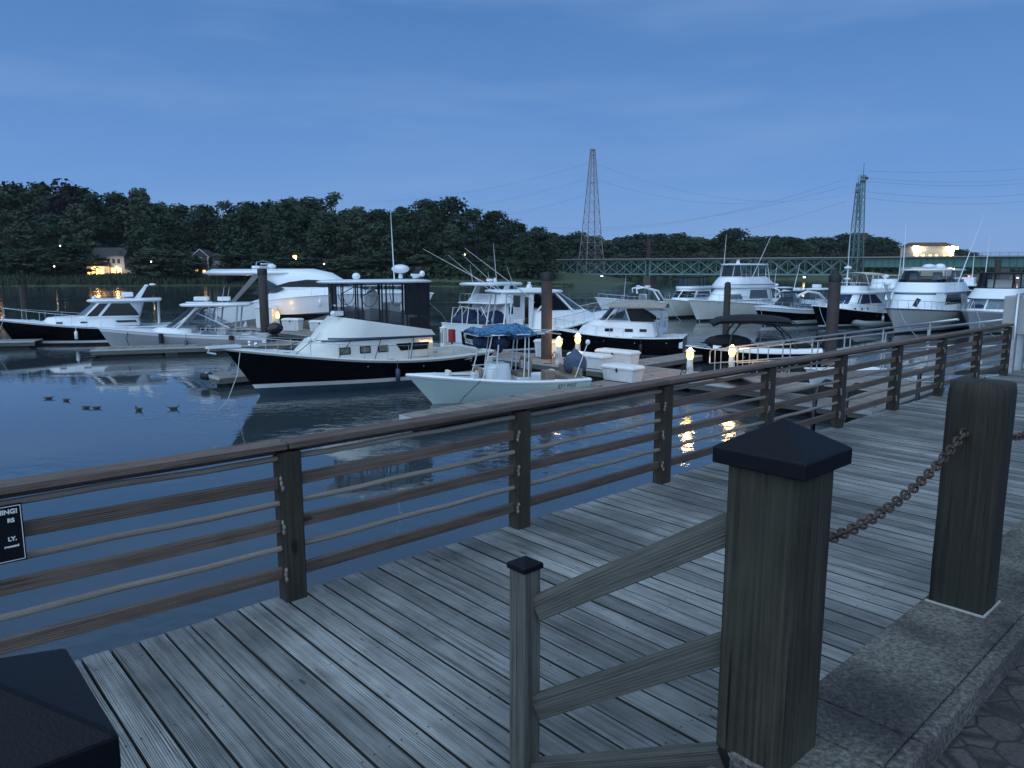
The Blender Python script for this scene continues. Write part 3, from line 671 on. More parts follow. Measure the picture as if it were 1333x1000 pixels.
def build_deck(root, H, tc, sole, sw, mat_, solemat=None, camber=.08, toe=.0, tstart=.02, name='deck'):
    b_ = MB(); ts = [t for t in TS if t > tc + .01]
    rows = []
    for t in [tc] + ts:
        e1 = H.edge(t, 1, .015, toe); w = e1.y; x = e1.x; z = e1.z
        rows.append([(x, w * q, z + camber * (1 - q * q) * min(1, w)) for q in (1, .8, .5, 0, -.5, -.8, -1)])
    b_.grid(rows, 0, True)
    if tc > tstart:
        tt = [tstart + (tc - tstart) * i / 6 for i in range(7)]; L1 = []; L2 = []
        for t in tt:
            e1 = H.edge(t, 1, .015, toe); x, w, z = e1; ws_ = min(w - sw, H.P(t, sole)[1] - .05); L1.append([(x, w, z), (x, w - sw, z + .01), (x, ws_, sole)]); L2.append([(x, -w, z), (x, -w + sw, z + .01), (x, -ws_, sole)])
        b_.grid(L1, 0, False); b_.grid(L2, 0, False)
        x, w, z = H.edge(tt[-1], 1, .015, toe)
        b_.add([(x, w - sw, z + .05), (x, -w + sw, z + .05), (x, -w + sw, sole), (x, w - sw, sole)], [(0, 1, 2, 3)])
        x, w, z = H.edge(tstart, 1, .015, toe); xs_ = H.x0
        b_.box(xs_ + .01, x + .06, -w + .02, w - .02, sole, z + .012)
        x2 = H.edge(tc, 1, .015)[0]; ww = H.edge(tstart, 1)[1] - sw
        b_.add([(a[0][0] if False else a[2][0], a[2][1], sole) for a in L1] + [(a[2][0], a[2][1], sole) for a in L2[::-1]], [tuple(range(14))], 1 if solemat else 0)
    return b_.build(name, [mat_] + ([solemat] if solemat else []), root)
class House:
    """levels: (z, xr, xm, xf, hw, n) - flat stern, straight sides to xm, rounded nose to xf; slope tilts the top"""
    def __init__(s, levels, slope=0, xref=0): s.l = levels; s.sl = slope; s.xref = xref
    def at(s, z):
        l = s.l
        if z <= l[0][0]: return l[0][1:]
        for a, b_ in zip(l[:-1], l[1:]):
            if z <= b_[0]:
                f = (z - a[0]) / (b_[0] - a[0]); return tuple(a[i] + (b_[i] - a[i]) * f for i in range(1, 6))
        return l[-1][1:]
    def zt(s, x, z): 
        z0, z1 = s.l[0][0], s.l[-1][0]; return z + s.sl * (x - s.xref) * (z - z0) / (z1 - z0)
    def side(s, x, z, sd, off=0):
        xr, xm, xf, hw, n = s.at(z); x = max(xr - off, min(xf - .001, x))
        y = hw if x <= xm else hw * (1 - ((x - xm) / (xf - xm)) ** n) ** (1 / n)
        return V((x, sd * (y + off), s.zt(x, z)))
    def front(s, yf, z, off=0):
        xr, xm, xf, hw, n = s.at(z); x = xm + (xf - xm) * (1 - abs(yf) ** n) ** (1 / n)
        return V((x + off, yf * (hw + off * .5), s.zt(x, z)))
    def ring(s, z, m=9):
        xr, xm, xf, hw, n = s.at(z); pts = [(xr, hw), ((xr + xm) / 2, hw), (xm, hw)]
        for k in range(1, m):
            a = pi / 2 * k / m; pts.append((xm + (xf - xm) * sin(a) ** (2 / n), hw * cos(a) ** (2 / n)))
        pts = [(x, y) for x, y in pts] + [(xf, 0)] + [(x, -y) for x, y in pts[::-1]]
        return [(x, y, s.zt(x, z)) for x, y in pts]
    def build(s, name, mat_, root, cap=True, sub=1, smooth_=True, crown=0):
        b_ = MB(); zs = []
        for a, c in zip(s.l[:-1], s.l[1:]): zs += [a[0] + (c[0] - a[0]) * k / sub for k in range(sub)]
        zs.append(s.l[-1][0]); rows = [s.ring(z) for z in zs]
        b_.grid(rows, 0, smooth_, True)
        if cap:
            n = len(rows[0])
            if crown:
                c = [(p_[0], p_[1] * .6, p_[2] + crown) for p_ in rows[-1]]; c = [((x - rows[-1][0][0]) * .9 + rows[-1][0][0] + .05, y, z) for x, y, z in c]
                b_.grid([rows[-1], c], 0, True, True); b_.add(c, [tuple(range(n))], 0, False)
            else: b_.add(rows[-1], [tuple(range(n))], 0, False)
            b_.add(rows[0], [tuple(range(n))[::-1]], 0, False)
        return b_.build(name, mat_, root)
    def wside(s, xs0, xs1, z0, z1, sides=(1, -1), off=.012, m=6, b_=None):
        """xs0=(x aft, x fwd) at z0, xs1 at z1"""
        b_ = b_ or MB()
        for sd in sides:
            rows = []
            for i in range(4):
                z = z0 + (z1 - z0) * i / 3; a = xs0[0] + (xs1[0] - xs0[0]) * i / 3; c = xs0[1] + (xs1[1] - xs0[1]) * i / 3
                rows.append([s.side(a + (c - a) * j / m, z, sd, off) for j in range(m + 1)])
            b_.grid(rows, 0, True)
        return b_
    def wfront(s, y0, y1, z0, z1, off=.012, m=5, b_=None, k=1.0):
        b_ = b_ or MB(); rows = []
        for i in range(4):
            z = z0 + (z1 - z0) * i / 3; f = 1 + (k - 1) * i / 3
            rows.append([s.front((y0 + (y1 - y0) * j / m) * f, z, off) for j in range(m + 1)])
        b_.grid(rows, 0, True); return b_
def rail(root, H, t0, t1, h, inset=.06, nst=7, r=.014, mid=False, lean=.12, mat_=None, hbow=None, name='bow_rail', rake=0):
    b_ = MB(); hb_ = hbow or h
    def pt(t, sd, hh): 
        e_ = H.edge(t, sd, inset, hh); return e_ + V((rake * hh, -sd * lean * hh, 0))
    for lvl in ((1,) if not mid else (1, .5)):
        n = 16; path = [pt(t0 + (t1 - t0) * i / n, 1, (h + (hb_ - h) * i / n) * lvl) for i in range(n + 1)]
        o = [pt(t0 + (t1 - t0) * i / n, -1, (h + (hb_ - h) * i / n) * lvl) for i in range(n + 1)][::-1]
        if t1 > .9: b_.tube(path + o, r, 5)
        else: b_.tube(path, r, 5); b_.tube(o, r, 5)
    for i in range(nst):
        t = t0 + (t1 - t0) * i / (nst - 1) * .98
        for sd in (1, -1): 
            hh = h + (hb_ - h) * i / (nst - 1); b_.tube([H.edge(t, sd, inset, 0), pt(t, sd, hh)], r * .9, 5)
    return b_.build(name, mat_ or M['steel'], root)
def T(root, name, mat_, *tubes):
    b_ = MB()
    for pts, r in tubes: b_.tube(pts, r, 6)
    return b_.build(name, mat_, root)
def antenna(root, p, q, r=.014, mat_=None): return T(root, 'antenna', mat_ or M['tubew'], ([p, tuple((V(p) + V(q)) / 2), q], [r * 1.3, r, r * .4]))
def radome(root, x, y, z, w=.6, name='radar'):
    b_ = MB(); b_.lathe([(.001, 0), (w * .3, 0), (w * .18, .12), (w * .25, .16), (w * .48, .18), (w * .5, .27), (w * .44, .36), (.001, .40)], (x, y, z), 14); return b_.build(name, M['gel'], root)
def openarray(root, x, y, z, w=1.2, ang=.3):
    b_ = MB(); b_.lathe([(.2, 0), (.16, .2), (.1, .3), (.001, .32)], (x, y, z), 10); b_.bar((x - cos(ang) * w / 2, y - sin(ang) * w / 2, z + .37), (x + cos(ang) * w / 2, y + sin(ang) * w / 2, z + .37), .12, .09); return b_.build('radar', M['gel'], root, bevel=.02)
def slab(root, name, mat_, x0, x1, hw, z, th, xm=None, n=2.6, sl=0, xref=0, crown=.04, taper=.1):
    xm = xm if xm is not None else x0 + (x1 - x0) * .6
    return House([(z, x0 + taper, xm, x1 - taper, hw - taper, n), (z + th * .5, x0, xm, x1, hw, n), (z + th, x0 + taper * .6, xm, x1 - taper * 1.2, hw - taper, n)], sl, xref).build(name, mat_, root, crown=crown)
def boat(name, label, cat, bow, stern, group=None, frac=.5):
    c = ((bow[0] + stern[0]) / 2, (bow[1] + stern[1]) / 2); rz = atan2(bow[1] - stern[1], bow[0] - stern[0])
    return empty(name, (c[0], c[1], 0), rz, label, cat, group)
GB = 'boats moored in the marina'

# ---------------------------------------------------------------- 1. navy flybridge cruiser with black enclosure (middle of the picture)
t = boat('flybridge_cruiser', 'black-hulled flybridge cruiser with dark see-through enclosure and cream cabin, largest in the foreground', 'boat', (-9.73, 28.26), (-1.31, 34.28), GB)
H = Hull(-4.6, 5.2, 1.25, 3.5, 1.28, 1.20, 1.92, full=2.2, flare=1.0)
build_hull(t, H, (M['navy'], M['gel2'], M['antif']), (.30, .46), M['gel2'], rubr=.045, white_top=.10)
build_deck(t, H, .30, .55, .28, M['gel2'], M['sole'], toe=.02)
pb = MB(); pb.prism([(5.9, -.28), (7.05, -.16), (7.12, 0), (7.05, .16), (5.9, .28)], 1.94, 2.02, 'z'); pb.tube([(6.95, 0, 1.93), (7.05, 0, 1.80), (6.75, 0, 1.72)], .04, 5); pb.build('bow_pulpit', M['gel'], t)
hs_ = House([(1.22, -1.75, 2.2, 4.1, 1.30, 1.7), (1.6, -1.75, 2.1, 3.85, 1.28, 1.8), (2.08, -1.75, 2.0, 3.3, 1.22, 2.0)])
cab = hs_.build('cabin', M['gel2'], t, crown=.02)
for a, c in ((2.44, 1.98), (1.58, 1.12), (.80, .34)):
    hs_.wside((c, a), (c, a), 1.52, 1.80, off=.022).build('window_frame', M['blackgl'], cab); hs_.wside((c + .05, a - .05), (c + .05, a - .05), 1.56, 1.76, off=.032).build('window', mat('curtained_window', (.16, .155, .13), rough=.25), cab)
hs_.wside((-.66, -.22), (-.74, -.02), 1.53, 1.82, off=.02).build('window', M['glass'], cab); hs_.wside((-1.5, -.74), (-1.56, -.82), 1.53, 1.82, off=.02).build('window', M['glass'], cab)
hs_.wside((-1.75, 3.3), (-1.75, 3.1), 2.02, 2.09, off=.03, m=14).build('stripe', M['bluestripe'], cab)
fb = House([(2.09, -1.85, 1.0, 3.12, 1.34, 2.0), (2.5, -1.78, .9, 2.75, 1.30, 2.0), (2.98, -1.72, .8, 2.25, 1.22, 2.2)], .165, 2.25)
fbo = fb.build('flybridge', M['gel2'], t, cap=True)
fb.wside((-1.8, 2.7), (-1.8, 2.7), 2.10, 2.16, off=.02, m=14).build('trim_line', M['bluestripe'], fbo)
hb_ = MB(); hb_.box(2.0, 2.35, .55, .75, 3.02, 3.2); hb_.ell((2.38, .65, 3.1), .12, .12, .12); hb_.build('spotlight', M['gel'], t)
en = House([(2.98, -1.66, .9, 2.12, 1.16, 2.6), (4.28, -1.62, .95, 2.12, 1.16, 2.6)])
# lower dark mesh panels follow the falling coaming
lo_ = MB()
for sd in (1, -1):
    rows = []
    for k in range(3):
        row = []
        for j in range(15):
            x = -1.66 + (2.05 + 1.66) * j / 14; zb_ = 2.98 + .165 * (x - 2.25); z_ = zb_ + (.0, .27, .54)[k] * (1 if x < 1.2 else .8); p_ = en.side(x, 3.2, sd, .0); row.append((p_.x, p_.y, z_))
        rows.append(row)
    lo_.grid(rows)
lo_.build('lower_mesh_panel', clear('dark_mesh', (.42, .43, .44), .22), t)
cl = MB()
for sd in (1, -1):
    rows = []
    for k in range(2):
        row = []
        for j in range(15):
            x = -1.66 + (2.05 + 1.66) * j / 14; zb_ = 2.98 + .165 * (x - 2.25) + .50; p_ = en.side(x, 4, sd, .0); row.append((p_.x, p_.y, zb_ if k == 0 else 4.28))
        rows.append(row)
    cl.grid(rows)
cl.grid([[en.front(-.8 + 1.6 * j / 8, z) for j in range(9)] for z in (3.0, 4.28)])
cl.build('clear_enclosure', M['clear'], t)
for x, w in ((-1.62, .075), (-1.16, .05), (-.62, .055), (.32, .05), (.62, .05), (1.52, .04), (2.02, .03)):
    b_ = MB()
    for sd in (1, -1):
        a = en.side(x, 3.2, sd, .012); zb_ = 2.98 + .165 * (x - 2.25); b_.bar((a.x, a.y, zb_), (a.x, a.y, 4.29), w * 1.15, .03, up=(0, 1, 0))
    b_.build('enclosure_strut', M['blackcanvas'], t)
b_ = MB()
for yf in (-.62, 0, .62):
    a = en.front(yf, 3.0, .01); b_.bar((a.x, a.y, 2.95), (a.x, a.y, 4.29), .05, .03)
for sd in (1, -1):
    for xc, hwid in ((1.05, .36), (-.15, .30), (1.78, .2)):   # rounded zip flaps
        pts = []
        for k in range(13):
            al = pi * k / 12; x = xc + hwid * cos(al); q = en.side(x, 3.9, sd, .015); pts.append((q.x, q.y, 3.88 - .52 * sin(al)))
        b_.tube([(pts[0][0], pts[0][1], 4.25)] + pts + [(pts[-1][0], pts[-1][1], 4.25)], .014, 5)
    b_.tube([tuple(en.side(1.3, 3.5, sd, -.02) + V((0, 0, .3))), tuple(en.side(.5, 4.2, sd, -.02))], .02, 5)
for xx in (-1.1,): b_.tube([(xx, 1.1, 2.6), (xx + .35, 1.1, 4.2)], .02, 5, 0)
b_.build('zip_seam', M['blackcanvas'], t)
# aft drop curtain and the lower black skirt by the ladder
b_ = MB(); b_.box(-1.70, -1.69, -1.16, 1.16, 2.86, 4.28); b_.build('aft_curtain', M['clear'], t)
b_ = MB(); rows = []
for k in range(2):
    rows.append([(x, en.side(x, 3.2, 1, .02).y, (2.36 + .165 * (x + 1.65)) if k == 0 else 2.88) for x in (-1.66, -1.2, -.7)])
b_.grid(rows); b_.build('black_skirt', M['blackcanvas'], t)
slab(t, 'hardtop', M['gel'], -1.75, 2.75, 1.32, 4.29, .10, xm=.6, n=2.0)
b_ = MB(); b_.box(.2, .65, -.25, .25, 2.75, 3.75); b_.ell((.4, 0, 3.85), .22, .24, .16); b_.box(-.75, -.25, -.35, .35, 2.6, 3.45); b_.build('helm_seat', M['vinylw'], t, bevel=.04)
b_ = MB(); b_.lathe([(.1, 0), (.08, .2), (.001, .2)], (-.95, 0, 4.46), 8); b_.ell((-.95, 0, 4.86), .38, .38, .19, seg=16); b_.build('radar', M['gel'], t)
b_ = MB(); b_.bar((-1.9, .25, 4.60), (-1.9, -.75, 4.60), .14, .1); b_.bar((-1.6, -.1, 4.50), (-1.9, -.1, 4.55), .12, .1); b_.ell((-1.72, .5, 4.66), .12, .12, .13); b_.build('antenna_bar', M['gel'], t)
antenna(t, (-.55, .2, 4.4), (-.45, .2, 7.3), .022)
b_ = MB(); b_.ell((1.25, .4, 4.56), .17, .15, .14); b_.lathe([(.06, 0), (.05, .1)], (1.25, .4, 4.42), 8); b_.build('horn', M['gel'], t)
rail(t, H, .34, .985, .62, nst=8, r=.013, mat_=M['blackgl'] if False else M['steel'], lean=-.05, hbow=.5)
b_ = MB()
for x in (-.5, 1.0, 2.3, 3.6):
    for sd in (1, -1):
        e_ = H.edge((x + 4.6) / 9.8, sd, .1); a = hs_.side(x - .35, 2.05, sd, .05); b_.tube([e_, a], .014, 5)
b_.build('grab_rod', M['blackgl'], t)
b_ = MB(); b_.box(-2.95, -2.2, .2, .9, 1.25, 1.32)
b_.build('cockpit_step', M['gel2'], t)
for sd in (1, -1):
    b_ = MB(); a, w = H.P(.13, .95); b_.box(a - .15, a + .35, sd * w - .012 if sd > 0 else sd * w - .02, sd * w + .02 if sd > 0 else sd * w + .012, .98, 1.08); b_.build('vent', mat('vent_grille', (.35, .34, .30), rough=.4), t, bevel=.01)
b_ = MB(); b_.ell((5.35, .34, 2.03), .12, .1, .1); b_.lathe([(.09, 0), (.06, .08), (.1, .16), (.001, .17)], (5.5, 0, 1.98), 10); b_.build('windlass', M['steel'], t)
b_ = MB(); b_.ell((3.35, .5, 2.12), .1, .1, .1); b_.tube([(3.1, .3, 2.1), (2.9, .5, 2.4)], .03, 5); b_.build('deck_fitting', M['gel'], t)

# ---------------------------------------------------------------- 2. mint centre console
t = boat('centre_console_boat', 'pale mint open centre console boat with blue patterned canvas folded on its top frame', 'boat', (-3.42, 26.25), (2.72, 28.8), GB)
H = Hull(-3.15, 2.75, .95, 2.5, .72, .80, 1.12, full=2.1, flare=.75, zk=-.3)
build_hull(t, H, (M['mint'], M['mint'], M['mint']), (.02, .05), M['gel'], rubr=.03)
# white gunwale cap all round, open inside
b_ = MB()
for sd in (1, -1):
    rows = []
    for tt in TS:
        e_ = H.edge(tt, sd, 0, .0); dip = .0; i_ = H.edge(tt, sd, .24, .03); fl = H.edge(tt, sd, .27, 0)
        if tt > .93: i_ = H.edge(.93, sd, .24, .03) ; fl = V(i_)
        rows.append([e_ + V((0, 0, -.07)), e_ + V((0, sd * .02, 0)), e_ + V((0, -sd * .03, .045)), i_ + V((0, 0, .02)), V((fl.x, fl.y, fl.z - .06)), V((min(fl.x, H.P(min(tt, .9), .28)[0]), sd * max(.0, min(abs(fl.y), H.P(tt, .28)[1] - .06)), .28))])
    b_.grid(rows, 0, True)
b_.grid([[H.edge(tt, 1, .1, .04), H.edge(tt, 1, .6, .06) if tt < .97 else H.edge(tt, 1, .1, .05), H.edge(tt, -1, .1, .04)] for tt in TS if tt > .86])
b_.box(-3.12, -2.95, -1.1, 1.1, .3, .76)
b_.build('gunwale', M['gel'], t)
b_ = MB(); FP = [H.P(tt, .32) for tt in TS if tt < .95]; ff = [V((x, max(.01, w - .08), .32)) for x, w in FP]; fg = [V((x, -max(.01, w - .08), .32)) for x, w in FP]
b_.add([(p_.x, p_.y, .32) for p_ in ff] + [(p_.x, p_.y, .32) for p_ in fg[::-1]], [tuple(range(len(ff) * 2))]); b_.build('cockpit_floor', M['gel2'], t)
b_ = MB()
for sd in (1, -1):
    rows = [[H.edge(.56 + .035 * k, sd, .27, -.02), H.edge(.56 + .035 * k, sd, .27, -.22), H.edge(.56 + .035 * k, sd, .62, -.24), H.edge(.56 + .035 * k, sd, .62, -.5)] for k in range(9)]
    b_.grid(rows, 0, True)
b_.build('bow_cushion', M['vinyl'], t)
b_ = MB(); b_.box(1.35, 1.5, .55, .9, .82, 1.18); b_.box(2.05, 2.2, -.25, .15, .85, 1.2); b_.build('bow_backrest', M['vinylw'], t, bevel=.04)
co_ = House([(.32, -.15, .55, .95, .46, 2.4), (1.05, -.15, .5, .85, .44, 2.4), (1.38, -.12, .25, .5, .40, 2.6)]); co_.build('console', M['gel'], t)
b_ = MB(); b_.tube([(.98, .36, .62), (1.0, .36, 1.05), (.98, .2, 1.22), (.98, -.2, 1.22), (1.0, -.36, 1.05), (.98, -.36, .62)], .085, 8); b_.box(.95, 1.35, -.42, .42, .55, .72); b_.build('front_seat_bolster', M['vinyl'], t, bevel=.02)
b_ = MB(); b_.box(.93, 1.02, -.28, .28, .68, 1.14); b_.build('front_seat_back', M['vinylw'], t, bevel=.03)
b_ = MB(); b_.grid([[(.42 - .22 * k, y * (1 - .05 * k), 1.36 + .5 * k) for y in (-.4, -.2, 0, .2, .4)] for k in (0, 1)]); b_.build('windscreen', M['clear'], t)
legs = []
for sd in (1, -1):
    y0 = sd * .62; y1 = sd * .52
    legs += [([(1.15, y0, .45), (.95, y0, 1.15), (.62, y1, 2.45)], .026), ([(.62, y0, .45), (.50, y0, 1.15), (.34, y1, 2.45)], .026), ([(1.0, y0, 1.25), (.45, y0, 1.25)], .02), ([(.82, y0, 1.7), (.42, y0, 1.7)], .02),
             ([(-.55, y0, .45), (-.62, y0, 1.2), (-.70, y1, 2.45)], .026), ([(-.78, y0, .45), (-.80, y0, 1.3), (-.84, y1, 2.45)], .022), ([(1.25, sd * .7, 2.47), (-1.4, sd * .7, 2.47)], .022)]
legs += [([(1.25, -.7, 2.47), (1.25, .7, 2.47)], .022), ([(-1.4, -.7, 2.47), (-1.4, .7, 2.47)], .022), ([(.95, -.62, 1.25), (.95, .62, 1.25)], .018), ([(0, -.7, 2.47), (0, .7, 2.47)], .02)]
T(t, 't_top_frame', M['tubew'], *legs)
def pattern_mat():
    m = bpy.data.materials.new('blue_camouflage_canvas'); m.use_nodes = True; tr = m.node_tree; b = tr.nodes['Principled BSDF']; b.inputs['Roughness'].default_value = .8
    c = _n(tr, 'ShaderNodeTexCoord'); n = _n(tr, 'ShaderNodeTexNoise'); n.inputs['Scale'].default_value = 3.2; n.inputs['Detail'].default_value = 3; n.inputs['Distortion'].default_value = 2.2
    r = _n(tr, 'ShaderNodeValToRGB'); r.color_ramp.interpolation = 'CONSTANT'; e = r.color_ramp.elements
    e[0].position = 0; e[0].color = (.02, .04, .07, 1); e[1].position = .42; e[1].color = (.015, .13, .30, 1)
    for p_, q in ((.52, (.22, .30, .34, 1)), (.56, (.02, .10, .22, 1)), (.64, (.02, .18, .36, 1)), (.72, (.3, .38, .40, 1))): z = e.new(p_); z.color = q
    tr.links.new(c.outputs['Object'], n.inputs[0]); tr.links.new(n.outputs[0], r.inputs[0]); tr.links.new(r.outputs[0], b.inputs['Base Color']); return m
b_ = MB(); rr = random.Random(4); rows = []
for i in range(15):
    x = 1.30 - i * .165; row = []
    for k in range(15):
        a = 2 * pi * k / 15; hh = (.09 + .10 * (i > 6) + .05 * sin(i * 1.3)) * (0.35 if i in (0, 14) else 1); row.append((x + rr.uniform(-.05, .05), .80 * cos(a) * (.9 + .1 * sin(i)) + rr.uniform(-.04, .04), 2.60 - .05 * (i > 9) + hh * sin(a) * (1.2 if sin(a) > 0 else 1.5 if i > 8 else .6) + rr.uniform(-.02, .03) + (-.12 * abs(cos(a)) ** 4)))
    rows.append(row)
b_.grid(rows, 0, True, True); b_.add(rows[0], [tuple(range(15))], 0); b_.add(rows[-1], [tuple(range(15))], 0)
o = b_.build('folded_canvas', pattern_mat(), t)
b_ = MB(); b_.ell((1.0, .25, 2.22), .26, .4, .26); b_.ell((.25, .2, 2.2), .32, .45, .27); b_.ell((-.1, -.3, 2.15), .3, .3, .3); b_.ell((.25, .3, 1.98), .14, .2, .2); b_.build('navy_bag', M['navycanvas'], t)
T(t, 'rod_holder', M['tubew'], ([(-1.0, .35, 2.62), (-2.1, .45, 2.55)], .022), ([(-1.0, .75, 2.58), (-2.0, .85, 2.45)], .022), ([(-1.4, .6, 2.5), (-2.2, .4, 2.65)], .02))
b_ = MB(); b_.box(-.95, -.45, -.5, .5, .85, 1.02); b_.box(-1.0, -.86, -.52, .52, 1.0, 1.05); b_.build('leaning_post', M['vinyl'], t, bevel=.04)
for y in (-.27, .27):
    b_ = MB(); b_.tube([(-.92, y + .2, 1.08), (-.94, y + .21, 1.38), (-.95, y + .1, 1.5), (-.95, y - .1, 1.5), (-.94, y - .21, 1.38), (-.92, y - .2, 1.08)], .06, 8); b_.build('seat_bolster', M['vinyl'], t)
    b_ = MB(); b_.box(-.98, -.90, y - .15, y + .15, 1.08, 1.40); b_.build('seat_back', M['vinylw'], t, bevel=.03)
b_ = MB(); b_.box(-.9, -.4, -.5, .5, .32, .86); b_.build('seat_base', M['gel'], t, bevel=.03)
b_ = MB(); b_.box(-2.85, -2.3, -.95, .95, .62, .82); b_.box(-2.9, -2.78, -.95, .95, .8, 1.12); b_.box(-1.75, -1.35, .45, .95, .62, 1.1); b_.build('rear_seat', M['vinyl'], t, bevel=.05)
b_ = MB(); b_.box(-1.78, -1.62, .58, .84, .80, 1.13); b_.build('rear_seat_insert', M['vinylw'], t, bevel=.02)
# outboard under a blue cover
b_ = MB(); b_.lathe([(.001, 0), (.40, .02), (.46, .2), (.45, .42), (.36, .60), (.20, .72), (.08, .86), (.001, .92)], (-3.05, 0, .88), 14); o = b_.build('engine_cover', mat('slate_blue_cover', (.06, .09, .15), rough=.8, var=.25, vscale=5, bump=.5, bscale=6), t)
b_ = MB(); b_.box(-3.5, -3.2, -.12, .12, -.3, .95); b_.build('engine_leg', M['black'], t, bevel=.03)
T(t, 'stern_light_pole', M['tubew'], ([(-2.55, .98, .8), (-3.05, .98, 2.05)], .018)); b_ = MB(); b_.ell((-3.07, .98, 2.12), .09, .09, .1); b_.build('stern_light', M['gel'], t)
def hull_text(root, H, s_, size, tt, z, mat_, sd=1, ext=.006):
    tm = text_mesh(s_, size, 'lettering', mat_, root, (0, 0, 0), (0, 0, 0), .0)
    L_ = (H.x1 - H.x0); x_start = H.x0 + L_ * tt
    xs_ = [v.co.x for v in tm.data.vertices]; wtot = max(xs_)
    for v in tm.data.vertices:
        # reads left to right seen from outside: on port (+y) side x decreases to the right
        x = x_start - v.co.x if sd > 0 else x_start + v.co.x; zz = z + v.co.y; t_ = max(0, min(1, (x - H.x0) / L_)); _, w = H.P(t_, zz); v.co = V((x, sd * (w + .012), zz))
    return tm
hull_text(t, H, 'KEY WEST', .17, .24, .50, M['blackgl'])
T(t, 'mooring_line', M['blackcanvas'], ([(1.3, 1.15, .92), (2.2, 1.9, .5), (3.1, 2.9, -.05)], .012))

# ---------------------------------------------------------------- 3. sportsman's navy hardtop boat, far left
def stepfun(root): pass
t = boat('hardtop_cruiser', 'dark-hulled white-topped hardtop cruiser at the far left, its bow at the picture edge', 'boat', (-32.3, 47.2), (-23.5, 51.0), GB)
H = Hull(-4.8, 4.3, 1.0, 3.5, 1.15, 1.20, 1.75, full=2.2)
build_hull(t, H, (M['navy'], M['gel'], M['red_af']), (.14, .30), M['gel'], white_top=.12)
build_deck(t, H, .22, .6, .3, M['gel'], M['teak'], toe=.02)
c1 = House([(1.2, -2.9, 1.2, 3.1, 1.25, 1.8), (1.78, -2.8, .9, 2.5, 1.1, 1.9)]); cab = c1.build('cabin', M['gel'], t, crown=.05)
for x in (1.9, .5): c1.wside((x - .4, x), (x - .4, x), 1.42, 1.52, off=.03).build('porthole', M['glass'], cab)
c1.wside((-2.8, -1.6), (-2.7, -1.5), 1.42, 1.55, off=.03).build('porthole', M['glass'], cab)
p1 = House([(1.72, -2.9, -.1, .95, 1.15, 2.4), (2.75, -3.2, -.9, -.25, 1.05, 2.6)]); ph = p1.build('pilothouse', M['gel'], t)
p1.wfront(-.93, -.05, 1.85, 2.68, b_=p1.wfront(.05, .93, 1.85, 2.68)).build('windscreen', M['wsglass'], ph)
p1.wside((-.5, .15), (-1.15, -.65), 1.85, 2.66).build('side_window', M['glass'], ph)
p1.wside((-3.0, -.7), (-2.4, -1.35), 1.85, 2.66).build('side_window', M['glass'], ph)
slab(t, 'hardtop', M['gel'], -4.3, .2, 1.3, 2.74, .17, xm=-1.5)
T(t, 'aft_post', M['gel'], ([(-4.05, 1.1, 1.2), (-4.1, 1.1, 2.75)], .04), ([(-4.05, -1.1, 1.2), (-4.1, -1.1, 2.75)], .04))
b_ = MB(); b_.prism([(-2.6, 2.9), (-3.0, 2.9), (-3.55, 3.85), (-3.35, 3.85)], -.08, .08); b_.bar((-3.45, -.5, 3.75), (-3.45, .5, 3.75), .18, .06); b_.ell((-3.8, 0, 3.85), .22, .22, .08); b_.build('radar_mast', M['gel'], t, bevel=.02)
b_ = MB(); b_.box(-2.6, -1.9, -.35, .35, 3.05, 3.35); b_.build('radar', M['gel'], t, bevel=.06)
b_ = MB(); b_.ell((-.3, .5, 3.0), .13, .13, .13); b_.build('horn', M['gel'], t)
rail(t, H, .36, .985, .62, nst=8, mid=False, hbow=.72)
b_ = MB(); b_.box(-5.5, -4.75, -1.4, 1.4, .22, .3); b_.build('swim_platform', M['teak'], t)

# ---------------------------------------------------------------- 4. taupe bowrider/express with hardtop
t = boat('express_boat', 'grey-hulled open boat with white hardtop and black outboard, beside the left finger dock', 'boat', (-24.6, 44.0), (-14.9, 46.0), GB)
H = Hull(-4.7, 4.2, .8, 3.0, .82, 1.05, 1.42, full=2.0, zk=-.35)
build_hull(t, H, (M['gelgrey'], M['gel'], M['antif']), (.0, .06), M['gel'], white_top=.20, rubr=.03)
build_deck(t, H, .42, .45, .3, M['gel'], M['sole'], toe=.02)
c1 = House([(1.05, -.4, 1.2, 2.6, 1.15, 1.9), (1.42, -.4, .7, 1.7, 1.05, 2)]); cab = c1.build('cabin', M['gel'], t, crown=.03)
ws = House([(1.40, -2.4, .2, 1.25, 1.12, 2.6), (2.62, -2.3, -1.0, -.35, .98, 2.8)])
ws.wfront(-.95, -.04, 1.42, 2.6, off=0, b_=ws.wfront(.04, .95, 1.42, 2.6, off=0)).build('windscreen', M['wsglass'], t)
ws.wside((-2.2, .35), (-1.1, -.72), 1.42, 2.5, off=0).build('side_glass', M['wsglass'], t)
b_ = MB()
for sd in (1, -1):
    b_.tube([ws.side(.35, 1.40, sd), ws.side(-.80, 2.62, sd)], .085, 6); b_.tube([ws.front(sd * .95, 1.40), ws.side(-.95, 2.62, sd)], .035, 6)
    for xa, xb in ((-1.2, -1.5), (-1.75, -1.95), (-2.9, -3.1)): b_.tube([(xa, sd * 1.0, 1.2), (xb, sd * .95, 2.68)], .055, 6)
    b_.tube([ws.side(-.75, 2.3, sd), (-2.6, sd * 1.12, 1.38)], .03, 6)
b_.build('hardtop_frame', M['tubew'], t)
slab(t, 'hardtop', M['gel'], -3.75, .35, 1.25, 2.66, .16, xm=-1.0)
